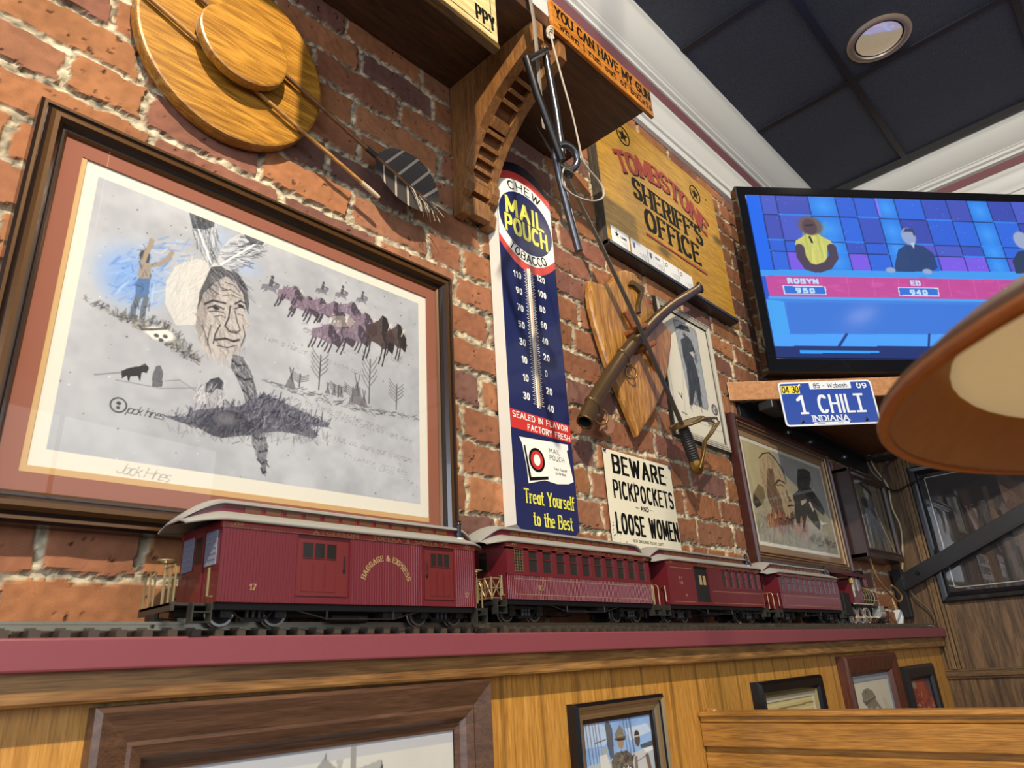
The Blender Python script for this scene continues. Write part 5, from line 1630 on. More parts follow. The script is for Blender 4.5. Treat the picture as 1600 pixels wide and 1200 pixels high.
# ------------------------------------------------------------------ overhead shelf with carved bracket
def overhead():
    dark = wood('shelf_dark', '5a3d26', '37241a', 'X', .42, .25, 1.0, wave=.3, knots=True, coat=.2)
    t = thing('overhead_shelf', 'dark stained wooden shelf high on the brick wall with a carved corbel', 'shelf', (.6, -.14, 2.55))
    mb = MB().box(-1.1, 1.372, -.288, -.001, 2.548, 2.590)
    make_obj('shelf_board', mb, dark, t, bevel=.002)
    side = wood('corbel_oak', '9c6c3c', '6b4726', 'Z', .45, .35, 1.6)
    prof = [(-.001, 2.547), (-.286, 2.547), (-.286, 2.494), (-.262, 2.486), (-.217, 2.464), (-.183, 2.446), (-.150, 2.423), (-.122, 2.396), (-.095, 2.368),
            (-.072, 2.336), (-.056, 2.304), (-.046, 2.284), (-.052, 2.262), (-.050, 2.244), (-.040, 2.226), (-.026, 2.216), (-.036, 2.192), (-.030, 2.166), (-.001, 2.166)]
    c = thing('corbel', '', '')
    del c['label'], c['category']
    c.parent = t
    c.location = Vector((.99, -.1, 2.4)) - Vector(t.location)
    for x0, x1 in ((.9400, .9660), (1.0200, 1.0460)):
        mb = MB().prism([(p[0], p[1]) for p in prof], x0, x1, plane='x')
        make_obj('side_plate', mb, side, c, bevel=.001)
    # backing between the plates follows the curve, set back
    back = [(-.001, 2.547), (-.262, 2.547), (-.262, 2.512), (-.205, 2.486), (-.168, 2.464), (-.130, 2.428), (-.096, 2.392), (-.066, 2.350), (-.044, 2.300), (-.034, 2.262), (-.024, 2.230), (-.020, 2.180), (-.001, 2.180)]
    mb = MB().prism(back, .9662, 1.0198, plane='x')
    make_obj('curved_backing', mb, wood('corbel_inner', '8a5a2c', '5a381c', 'X', .5, .3, 2), c)
    # dentil blocks along the curve
    path = [(-.040, 2.244), (-.044, 2.262), (-.050, 2.292), (-.062, 2.316), (-.076, 2.342), (-.096, 2.370), (-.112, 2.388), (-.150, 2.425), (-.172, 2.441), (-.196, 2.456), (-.220, 2.470)]
    for i, (yy, zz) in enumerate(path):
        p, q = path[max(0, i - 1)], path[min(len(path) - 1, i + 1)]
        tg = Vector((0, q[0] - p[0], q[1] - p[1])).normalized()
        nn = Vector((0, -tg.z, tg.y))
        if nn.y > 0:
            nn = -nn
        if nn.z > 0 and nn.y > -.1:
            nn = -nn
        hw = .013 if i in (0, 6) else .0048
        mb = MB().obox(Vector((.993, yy, zz)) - nn * .010, (1, 0, 0), tg, nn, .0268, hw, .014)
        make_obj('dentil_block', mb, side, c, bevel=.0008)
    mb = MB().box(.9662, 1.0198, -.040, -.020, 2.168, 2.214)
    make_obj('foot_block', mb, side, c, bevel=.001)

    # hanging plank sign at the left end
    s = thing('plank_sign', 'weathered cream plank sign with black lettering and framed border on the shelf front', 'sign', (.6, -.30, 2.45))
    ps = wood('plank_cream', 'd8c896', 'a88a54', 'X', .5, .2, 1.2, wave=.3)
    mb = MB().box(.405, .790, -.306, -.2895, 2.338, 2.640)
    make_obj('plank', mb, ps, s, bevel=.004)
    mb = MB().box(.405, .790, -.309, -.2895, 2.3235, 2.3375)
    o = make_obj('bottom_moulding', mb, wood('plank_edge', '6e5426', '241a10', 'X', .35, .2, 1.5), s, bevel=.003)
    o['label'] = 'dark and gold bottom moulding'
    k = MB()
    yy = -.3066
    wtext(k, 'PPY', .7800, 2.366, yy, .034, 0, ws=.5, nib=(.18, .14), gap=.20, align='r', slant=-.05)
    k.box(.7905 - .020, .7905 - .0185, yy, yy + .0004, 2.385, 2.62)
    k.box(.42, .770, yy, yy + .0004, 2.3545, 2.3560)
    k.box(.764, .7655, yy, yy + .0004, 2.3545, 2.362)
    make_obj('lettering', k, ink, s, fix=False)

    # orange sign at the right end
    s = thing('orange_plank_sign', 'narrow orange wooden sign with black lettering on the front of the shelf', 'sign', (1.2, -.29, 2.59))
    og = wood('plank_orange', 'c98632', '8e4f16', 'X', .4, .28, 1.6, wave=.35)
    mb = MB().box(.9880, 1.4080, -.2990, -.2885, 2.5450, 2.6380)
    make_obj('plank', mb, og, s, bevel=.0025)
    k = MB()
    yy = -.2995
    wtext(k, 'YOU CAN HAVE MY GUN', 1.200, 2.5930, yy, .0310, 0, nib=(.19, .10), gap=.26, serif=.08, fit=.400)
    wtext(k, 'when I run out of bullets', 1.206, 2.5610, yy, .0185, 0, nib=(.15, .13), gap=.36, serif=.15, fit=.385)
    make_obj('lettering', k, ink, s, fix=False)
overhead()

# ------------------------------------------------------------------ iron rods on a strap
def irons():
    y1, y2 = -.315, -.345
    P = [(0.9257,2.4201),(0.9275,2.4067),(0.9439,2.2645),(0.9497,2.1556)]
    Q = [(0.8237,2.2997),(0.8473,2.2239),(0.8767,2.1607),(0.9046,2.097)]
    Rr = [(0.9468,2.1436),(0.9677,2.1657),(0.9696,2.1458),(0.9516,2.1205),(0.9331,2.103),(0.917,2.1019),(0.9136,2.1151),(0.9207,2.1317),(0.9279,2.0877),(0.9461,2.0328),(0.9708,1.9365)]
    v = lambda p, y: Vector((p[0], y, p[1]))
    t = thing('branding_iron', 'dark steel rods bent into a hook and ring, hanging from the shelf on a cord', 'hanging iron', v(P[0], y1))
    mb = MB().tube([v(p, y1) for p in P], .0078, 14)
    make_obj('bright_rod', mb, steel, t, smooth=50)
    mb = MB().tube([v(p, y2) for p in Q], .0080, 14)
    make_obj('dark_rod', mb, steel_dark, t, smooth=50)
    mb = MB().tube([v(Q[0], y2) + Vector((.004, 0, -.004)), v(P[0], y1) + Vector((.004, 0, .0))], .0072, 14)
    make_obj('cross_bar', mb, steel_dark, t, smooth=50)
    mb = MB()
    c = v(((Rr[1][0] + Rr[6][0]) / 2, (Rr[1][1] + Rr[4][1]) / 2), -.330)
    mb.torus(c, .0265, .0072, (.35, 1, .25), 28, 12)
    make_obj('ring_eye', mb, steel, t, smooth=60)
    mb = MB().tube([v(Rr[6], -.325), v(Rr[8], -.318), v(Rr[9], y1), v(Rr[10], y1)], .0078, 14)
    make_obj('lower_rod', mb, steel, t, smooth=50)
    # strap and cord
    S = [(0.9079,2.4909),(0.9037,2.4161),(0.8991,2.3325),(0.8933,2.2518),(0.8904,2.1815)]
    s = thing('leather_strap', 'grey leather strap hanging down from the shelf front beside the iron rods', 'strap', v(S[0], -.318))
    S = [(S[0][0] - .01, 2.64)] + S
    mb = MB().tube([v(p, -.305 - .003 * i) for i, p in enumerate(S)], [.0065] * 4 + [.0055, .0045], 8, flat=.22, up=(1, 0, 0))
    make_obj('strap', mb, plain('strap_grey', '6f675c', .8, 0, .2, 120), s, smooth=60)
    Cc = [(0.931,2.4665),(0.9316,2.4251),(0.9506,2.3454),(0.978,2.2673),(0.9943,2.2112),(1.0075,2.1595),(1.0494,2.1339),(1.0579,2.1118),(1.0446,2.0843),(1.0061,2.0613),(0.958,2.0517),(0.9302,2.0599),(0.9231,2.0785),(0.9293,2.1017),(0.9372,2.0984)]
    s = thing('cord_loop', 'thin pale cord with a knot, looping from the shelf down to the iron ring', 'cord', v(Cc[0], -.318))
    pts = [v(p, -.330 - .004 * math.sin(i)) for i, p in enumerate(Cc)]
    sm = []
    for i in range(len(pts) - 1):
        p0, p1, p2, p3 = pts[max(0, i - 1)], pts[i], pts[i + 1], pts[min(len(pts) - 1, i + 2)]
        for j in range(5):
            u = j / 5
            sm.append(.5 * ((2 * p1) + (-p0 + p2) * u + (2 * p0 - 5 * p1 + 4 * p2 - p3) * u * u + (-p0 + 3 * p1 - 3 * p2 + p3) * u ** 3))
    sm.append(pts[-1])
    mb = MB().tube(sm, .0021, 6)
    cordm = plain('cord_cream', '9a9184', .8)
    make_obj('cord', mb, cordm, s, smooth=60)
    mb = MB()
    for i in range(4):
        mb.torus(pts[0] + Vector((0, 0, -.006 * i)), .0075, .0026, (.2 * (i % 2), .6, .8 - .3 * i), 14, 6)
    make_obj('knot', mb, cordm, s, smooth=60)
    mb = MB()
    for i in range(3):
        mb.torus(pts[-1] + Vector((0, 0, -.004 * i)), .0085, .0026, (.4, .5 - .3 * i, .6), 14, 6)
    make_obj('knot', mb, plain('cord_dark', '3a3531', .8), s, smooth=60)
irons()

# ------------------------------------------------------------------ shield plaque, sabre and scabbard
def shield():
    t = thing('shield_plaque', 'golden oak shield-shaped wall plaque with moulded edge holding crossed sabre and scabbard', 'plaque', (1.56, 0, 1.98))
    pts = [(1.4108,2.1645),(1.4633,2.1742),(1.5124,2.1958),(1.5399,2.2262),(1.5649,2.2573),(1.6078,2.2764),(1.649,2.2816),(1.6795,2.2644),(1.6918,2.2269),(1.7056,2.1967),(1.7552,2.1676),(1.8202,2.1358),(1.8069,2.0859),(1.7822,2.0339),(1.7511,1.9694),(1.7155,1.9122),(1.6377,1.825),(1.5548,1.7481),(1.5027,1.8374),(1.4515,1.9303),(1.4306,1.9875),(1.4157,2.0319),(1.4047,2.0837),(1.4021,2.1198)]
    oak = wood('shield_oak', 'c08c44', '8f5e2a', 'Z', .32, .3, 1.0, wave=.6, coat=.3)
    c = (sum(p[0] for p in pts) / len(pts), sum(p[1] for p in pts) / len(pts))
    ins = lambda k: [(c[0] + (p[0] - c[0]) * k, c[1] + (p[1] - c[1]) * k) for p in pts]
    mb = MB()
    n = len(pts)
    layers = [(1.0, -.0138), (1.0, -.025), (.985, -.030), (.955, -.032), (.90, -.0324)]
    for k, y in layers:
        mb.V += [(p[0], y, p[1]) for p in ins(k)]
    for i in range(len(layers) - 1):
        for j in range(n):
            j2 = (j + 1) % n
            mb.F.append((i * n + j, i * n + j2, (i + 1) * n + j2, (i + 1) * n + j)); mb.M.append(0)
    mb.F.append(tuple(range(n))); mb.M.append(0)
    mb.F.append(tuple(range((len(layers) - 1) * n, len(layers) * n))[::-1]); mb.M.append(0)
    make_obj('board', mb, oak, t)
    mb = MB().prism(ins(.80), -.0138, -.001)
    o = make_obj('backing', mb, plain('backing_dark', '22170f', .8), t)
    # cradle: two crossed wooden rails with clips
    hold = wood('cradle_oak', '9a5a2e', '6e3d1c', 'Z', .4, .3, 2)
    A = [(1.5601,2.1211),(1.6893,1.9765)]
    a, b_ = Vector((A[0][0], -.037, A[0][1])), Vector((A[1][0], -.037, A[1][1]))
    d = (b_ - a).normalized()
    mb = MB().obox((a + b_) / 2, d, (0, 1, 0), d.cross(Vector((0, 1, 0))), (b_ - a).length / 2, .005, .016)
    make_obj('cradle_rail', mb, hold, t, bevel=.002)
    for cpt in [(1.5865,2.0657),(1.6225,2.0228)]:
        q = Vector((cpt[0], -.042, cpt[1]))
        mb = MB()
        e = Vector((.62, 0, .38)).normalized()
        f = Vector((0, -1, 0))
        pts2 = [q - e * .038 + f * -.010, q - e * .036 + f * .014, q - e * .022 + f * .028, q + e * .004 + f * .031, q + e * .020 + f * .029]
        mb.tube(pts2, [.010, .010, .009, .008, .006], 8)
        make_obj('cradle_clip', mb, hold, t, smooth=40)
    # small bronze hook at the top
    H = [(1.5962,2.2166),(1.612,2.239),(1.6743,2.2358),(1.6691,2.2215),(1.6528,2.1959),(1.6352,2.1595),(1.6343,2.1341),(1.6202,2.1335),(1.62,2.1543),(1.6394,2.1911),(1.6492,2.2099),(1.6203,2.2207)]
    mb = MB().prism(H, -.044, -.0324)
    o = make_obj('bronze_hook', mb, plain('bronze_dark', '5c4a2c', .4, .6, .2), t, bevel=.002)
    o['label'] = 'dark bronze hook plate at the top'
shield()

def sabre():
    B = [(1.1648,2.5124),(1.2064,2.4736),(1.2827,2.4084),(1.4143,2.2455),(1.5552,2.0433),(1.6476,1.893),(1.7087,1.797)]
    Y = [-.086, -.085, -.083, -.081, -.080, -.079, -.078]
    pts = [Vector((p[0], y, p[1])) for p, y in zip(B, Y)]
    t = thing('sabre', 'old cavalry sabre with brass guard and dark wrapped grip, point up on the shield plaque', 'sword', pts[-1])
    mb = MB()
    n = len(pts)
    for i, p in enumerate(pts):
        T = (pts[min(n - 1, i + 1)] - pts[max(0, i - 1)]).normalized()
        side = T.cross(Vector((0, 1, 0))).normalized()
        w = [.0012, .0075, .0105, .0125, .0135, .014, .0145][i]
        for s, k in ((-1, 0), (0, -.0035), (1, 0), (0, .0035)):
            mb.V.append(tuple(p + side * w * s + Vector((0, k * min(1, w / .01), 0))))
    for i in range(n - 1):
        for k in range(4):
            k2 = (k + 1) % 4
            mb.F.append((4 * i + k, 4 * i + k2, 4 * i + 4 + k2, 4 * i + 4 + k)); mb.M.append(0)
    mb.F += [(0, 1, 2, 3), (4 * n - 1, 4 * n - 2, 4 * n - 3, 4 * n - 4)]; mb.M += [0, 0]
    make_obj('blade', mb, plain('old_blade', '5d5346', .35, .85, .25, 90), t)
    g = pts[-1]
    E = [(1.7198,1.8008),(1.7381,1.7687),(1.7617,1.7188),(1.7788,1.6827)]
    ep = [Vector((p[0], -.078 + .002 * i, p[1])) for i, p in enumerate(E)]
    ax = (ep[-1] - ep[0]).normalized()
    # guard: oval plate tipped across the blade
    mb = MB()
    sd = ax.cross(Vector((0, 1, 0))).normalized()
    if sd.x < 0:
        sd = -sd
    gp = []
    for i in range(20):
        a = 2 * PI * i / 20
        gp.append(g + sd * (.012 + .058 * math.cos(a)) + Vector((0, -.010 - .040 * math.sin(a), 0)))
    m_ = len(gp)
    mb.V += [tuple(p - ax * .003) for p in gp] + [tuple(p + ax * .003) for p in gp]
    mb.F += [tuple(range(m_)), tuple(range(2 * m_ - 1, m_ - 1, -1))] + [(i, (i + 1) % m_, m_ + (i + 1) % m_, m_ + i) for i in range(m_)]
    mb.M += [0] * (m_ + 2)
    mb.torus(g + sd * .012 + Vector((0, -.010, 0)), .048, .0045, ax, 24, 8)
    make_obj('guard', mb, plain('brass_guard', '7a6238', .35, .8, .25, 60), t, bevel=.001, smooth=50)
    # knuckle bows
    F_ = [(1.8602,1.8368),(1.8813,1.8312),(1.8337,1.7903),(1.7907,1.7593),(1.7694,1.7145),(1.7474,1.6781)]
    for dy, off in ((0, 0), (-.022, -.012)):
        q = [Vector((p[0] + off * (1 - i / 5), -.092 + dy * (1 - i / 5) , p[1])) for i, p in enumerate(F_)]
        mb = MB().tube([g + sd * .040 + Vector((0, -.02 + dy * .5, 0))] + q + [ep[-1]], .0042, 8)
        make_obj('knuckle_bow', mb, MATS['brass_guard'], t, smooth=60)
    # grip with wire wrap
    mb = MB()
    L = (ep[-1] - ep[0]).length
    prof = []
    N_ = 60
    for i in range(N_ + 1):
        u = i / N_
        prof.append((.0135 + .003 * math.sin(PI * u) + (.0018 if i % 4 < 2 else 0), .006 + u * (L * .78)))
    mb.lathe([(0, .006)] + prof + [(0, .006 + L * .78)], g, ax, 16)
    make_obj('grip', mb, plain('grip_black', '221f1e', .45), t, smooth=50)
    mb = MB().lathe([(0, L * .76), (.015, L * .77), (.019, L * .88), (.0185, L * .98), (.012, L * 1.05), (.008, L * 1.10), (0, L * 1.11)], g, ax, 18)
    make_obj('pommel', mb, brass, t, smooth=50)

def scabbard():
    Pp = [(1.9999,2.3453),(1.9052,2.2822),(1.7982,2.2119),(1.6972,2.1356),(1.6139,2.0652),(1.5475,2.0088),(1.4842,1.9505),(1.4236,1.8884),(1.3665,1.8279),(1.3211,1.7759),(1.281,1.7225)]
    pts = [Vector((p[0], -.057 - .003 * abs(i - 4) / 6, p[1])) for i, p in enumerate(Pp)]
    t = thing('scabbard', 'empty brown-bronze sabre scabbard with carrying ring crossing the shield plaque', 'scabbard', pts[5])
    R = [.0135, .0150, .0165, .0180, .0195, .0200, .0205, .0210, .0215, .0220, .0228]
    br = plain('scabbard_bronze', '5f4a2e', .38, .7, .3, 40, bmp=.1)
    mb = MB().tube(pts, R, 18, cap=False, flat=.66, up=(0, 0, 1))
    mb.tube(pts[-3:], [r * .86 for r in R[-3:]], 18, cap=False, flat=.66, up=(0, 0, 1), m=1)
    make_obj('sheath', mb, [br, plain('scabbard_inside', '14100c', .7)], t, smooth=60, fix=False)
    d = (pts[0] - pts[1]).normalized()
    mb = MB().tube([pts[0] - d * .03, pts[0], pts[0] + d * .012, pts[0] + d * .020], [.014, .0155, .021, .006], 14, flat=.55, up=(0, 0, 1))
    o = make_obj('drag', mb, plain('drag_dark', '3a3336', .4, .7), t, smooth=50)
    o['label'] = 'flared dark tip'
    for i in (6, 9):
        tg = (pts[i + 1] - pts[i - 1]).normalized()
        mb = MB().tube([pts[i] - tg * .006, pts[i] - tg * .003, pts[i] + tg * .003, pts[i] + tg * .006], [R[i] * 1.02, R[i] * 1.13, R[i] * 1.13, R[i] * 1.02], 18, flat=.68, up=(0, 0, 1))
        make_obj('band', mb, br, t, smooth=60)
    tg = (pts[-1] - pts[-2]).normalized()
    mb = MB().torus(pts[-1] - tg * .001, .0180, .003, tg, 24, 8)
    make_obj('mouth_rim', mb, br, t, smooth=60)
    r1 = [(1.5316,1.9186),(1.3782,1.7616)]
    mb = MB().torus((r1[0][0], -.047, r1[0][1]), .017, .0028, (.5, 1, .2), 22, 8)
    mb.torus((r1[0][0] - .010, -.047, r1[0][1] + .022), .007, .0024, (1, .2, .3), 14, 6)
    make_obj('ring', mb, MATS['brass_guard'], t, smooth=60)
    mb = MB().torus((r1[1][0], -.040, r1[1][1]), .019, .0028, (.5, 1, .2), 22, 8)
    make_obj('ring', mb, MATS['brass_guard'], t, smooth=60)
    # short leather hanger under the second ring
    hg = [(1.4076,1.7842),(1.4355,1.7804),(1.4485,1.7538),(1.4366,1.7322),(1.4116,1.7217),(1.391,1.7328),(1.4013,1.7611)]
    mb = MB().prism(hg, -.032, -.018)
    o = make_obj('sling_hanger', mb, plain('hanger_leather', '8a5f48', .7, 0, .2, 80), t, bevel=.003)
    o['label'] = 'brown leather hanger below the ring'
sabre()
scabbard()


# ================================================================== MODEL RAILWAY
Z_T = 1.2541
SL = -.0017          # the ledge falls slightly towards the far end
dz = lambda x: SL * (x - .2)
YT = -.100
maroon_car = plain('car_maroon', '5c1820', .36, 0, .06, 40, coat=.25)
red_car = plain('car_red', '84281d', .4, 0, .05, coat=.2)
roof_grey = plain('roof_grey', '8b8983', .5, 0, .05, 60)
car_black = plain('car_black', '080809', .6, 0, .15)
car_black_metal = plain('car_black_metal', '0f0f11', .4, .3, .15)
car_glass = plain('car_glass', '23201f', .10, 0, .3, 200, coat=.5)
cler_glass = plain('clerestory_glass', '5a3822', .30, 0, .45, 420)
gold_rail = plain('gold_rail', '8d7d58', .4, .5, .1)
car_door = plain('car_door', '5e1a1a', .42, 0, .05, coat=.2)
wheel_metal = plain('wheel_metal', '8a8784', .25, .9, .1)
step_metal = plain('step_metal', '3a3a33', .4, .4, .15)

def track():
    t = thing('railway_track', 'model railway track with silver rails on dark brown sleepers along the ledge', 'track', (1.2, YT, Z_T))
    tie = plain('sleeper_brown', '3d3329', .5, 0, .2, 80)
    railm = plain('rail_silver', '7f7a6c', .3, .8, .12)
    for y in (YT - .0225, YT + .0225):
        mb = MB()
        mb.box(-1.2, 3.50, y - .0035, y + .0035, Z_T + .0085, Z_T + .0100)
        mb.box(-1.2, 3.50, y - .0008, y + .0008, Z_T + .0100, Z_T + .0150)
        mb.box(-1.2, 3.50, y - .0016, y + .0016, Z_T + .0150, Z_T + .0180)
        mb.V = [(a, b, c + dz(a)) for a, b, c in mb.V]
        make_obj('rail', mb, railm, t)
    def one(x):
        mb = MB()
        mb.box(x - .0052, x + .0052, YT - .045, YT + .045, Z_T, Z_T + .0082)
        for y in (YT - .0225, YT + .0225):
            for s in (-1, 1):
                mb.box(x - .0044, x + .0044, y + s * .0055 - .0022, y + s * .0055 + .0022, Z_T + .0082, Z_T + .0112)
        mb.V = [(a, b, c + dz(x)) for a, b, c in mb.V]
        return mb
    n = 0
    x = .0
    first = None
    rest = MB()
    while x < 3.49:
        if n < 100 and x > .15:
            if first is None:
                first = make_obj('sleeper', one(x), tie, t)
                fx = x
            else:
                c = first.copy()
                COL.objects.link(c)
                c.parent = t
                c.location.x = x - fx
                c.location.z = SL * (x - fx)
            n += 1
        else:
            m = one(x)
            rest.add(m.V, m.F)
        x += .0270
    x = -.027
    while x > -1.1:
        m = one(x)
        rest.add(m.V, m.F)
        x -= .027
    o = make_obj('sleeper_row', rest, tie, t)
    o['kind'] = 'stuff'
track()

def ribbed(mb, x0, x1, z0, z1, y, pitch=.0042, depth=.0008, m=0):
    """grooved vertical boarding on a side facing -y"""
    n = max(1, int(round((x1 - x0) / pitch)))
    p = (x1 - x0) / n
    prof = []
    for i in range(n):
        a = x0 + i * p
        prof += [(a, y + depth), (a + p * .12, y), (a + p * .80, y), (a + p * .92, y + depth)]
    prof.append((x1, y + depth))
    o = len(mb.V)
    for x, yy in prof:
        mb.V += [(x, yy, z0), (x, yy, z1)]
    for i in range(len(prof) - 1):
        mb.F.append((o + 2 * i, o + 2 * i + 2, o + 2 * i + 3, o + 2 * i + 1)); mb.M.append(m)

def wheel_mb(x, y, z, r, w=.006, spokes=0):
    mb = MB()
    mb.lathe([(0, -w * .5), (r * .25, -w * .5), (r * .3, -w * .15), (r * .76, -w * .15), (r * .80, -w * .5), (r * .98, -w * .5), (r, -w * .3), (r, w * .3), (r * 1.09, w * .35), (r * 1.09, w * .6), (0, w * .6)],
             (x, y, z), (0, 1, 0), 28, mats=[0, 0, 0, 0, 1, 1, 1, 1, 1, 0])
    return mb

def truck(parent, xc, yc, zr, r=.0165, wb=.070):
    """bogie with side frames, bolster, springs and four wheels"""
    mb = MB()
    for s in (-1, 1):
        y = yc + s * .034
        mb.box(xc - wb / 2 - .012, xc + wb / 2 + .012, y - .0022, y + .0022, zr + r + .004, zr + r + .009)
        for q in (-1, 1):
            xx = xc + q * wb / 2
            mb.box(xx - .007, xx + .007, y - .0040 * 1.4, y + .0030, zr + r - .007, zr + r + .010)
            mb.cyl((xx, y - .0062, zr + r), (xx, y - .0020, zr + r), .0040, 12)
            mb.tube([(xx - q * .004, y - .001, zr + r + .006), (xx - q * .016, y - .001, zr + r - .006), (xc + q * .010, y - .001, zr + r - .009)], .0016, 6)
        mb.box(xc - .016, xc + .016, y - .0030, y + .0030, zr + r - .011, zr + r - .007)
        for q in (-.008, 0, .008):
            mb.lathe([(.0032, -.008), (.0036, -.005), (.0030, -.002), (.0036, .001), (.0030, .004)], (xc + q, y - .0030, zr + r), (0, 0, 1), 8)
    mb.box(xc - .008, xc + .008, yc - .034, yc + .034, zr + r - .002, zr + r + .012)
    for q in (-1, 1):
        mb.cyl((xc + q * wb / 2, yc - .033, zr + r), (xc + q * wb / 2, yc + .033, zr + r), .0022, 8)
    tk = make_obj('truck', mb, car_black_metal, parent)
    for q in (-1, 1):
        for s in (-1, 1):
            make_obj('wheel', wheel_mb(xc + q * wb / 2, yc + s * .0225, zr + r, r, .0065 if s < 0 else -.0065), [car_black, wheel_metal], tk, smooth=35)

HW = .0555         # half width of a car body
def roof_section(hw, hc):
    """(y, z above the body top, is clerestory wall) half section from the eave to the ridge"""
    return [(hw + .0060, -.0015), (hw + .0060, .0012), (hw - .002, .0060), (hw - .016, .0110), (hc + .004, .0142), (hc, .0148), (hc, .0255), (hc + .005, .0258), (hc + .005, .0280), (hc * .75, .0318), (hc * .35, .0340), (0, .0346)]

def roof(parent, x0, x1, yc, zt, ovl=.030, ovr=.030):
    """clerestory roof whose upper deck curves down over the platforms at both ends"""
    sec = roof_section(HW, .031)
    full = [(-y, z) for y, z in sec] + [(y, z) for y, z in sec[::-1][1:]]
    st = []
    for i in range(11):
        a = i / 10
        st.append((x0 - ovl + a * (ovl + .030), a))
    stations = st + [(x1 + ovr - (1 - 0) * a * (ovr + .030), a) for a in [i / 10 for i in range(10, -1, -1)]]
    mb = MB()
    n = len(full)
    for x, a in stations:
        k = math.sin(min(1, a * 1.25) * PI / 2) ** .75
        wsc = .62 + .38 * math.sin(min(1, a * 1.7) * PI / 2) ** .7
        for (y, z) in full:
            zz = z
            up = max(0, z - .0135)
            base = min(z, .0135)
            drop = -.005 * (1 - math.sin(min(1, a * 1.4) * PI / 2))
            zz = base * (.45 + .55 * min(1, a * 1.5)) + up * k + drop
            mb.V.append((x, yc + y * wsc, zt + zz))
    red_seg = {5, n - 2 - 5}
    for i in range(len(stations) - 1):
        for j in range(n - 1):
            mb.F.append((i * n + j, (i + 1) * n + j, (i + 1) * n + j + 1, i * n + j + 1))
            mb.M.append(1 if j in red_seg else 0)
    o = make_obj('roof', mb, [roof_grey, maroon_car], parent, smooth=38)
    s = o.modifiers.new('thickness', 'SOLIDIFY')
    s.thickness = .0014
    s.offset = 0
    return o

def clerestory(parent, x0, x1, yc, zt, n):
    xa, xb = x0 + .034, x1 - .034
    p = (xb - xa) / n
    for s in (-1, 1):
        y = yc + s * .0322
        mb = MB()
        for i in range(n):
            a, b = xa + i * p + p * .12, xa + (i + 1) * p - p * .12
            mb.box(a, b, y - .0006, y + .0006, zt + .0160, zt + .0244, 0)
            mb.box(b + .0008, b + .0016, y - .0009, y + .0009, zt + .0152, zt + .0252, 1)
        make_obj('clerestory_glazing', mb, [cler_glass, red_car], parent)

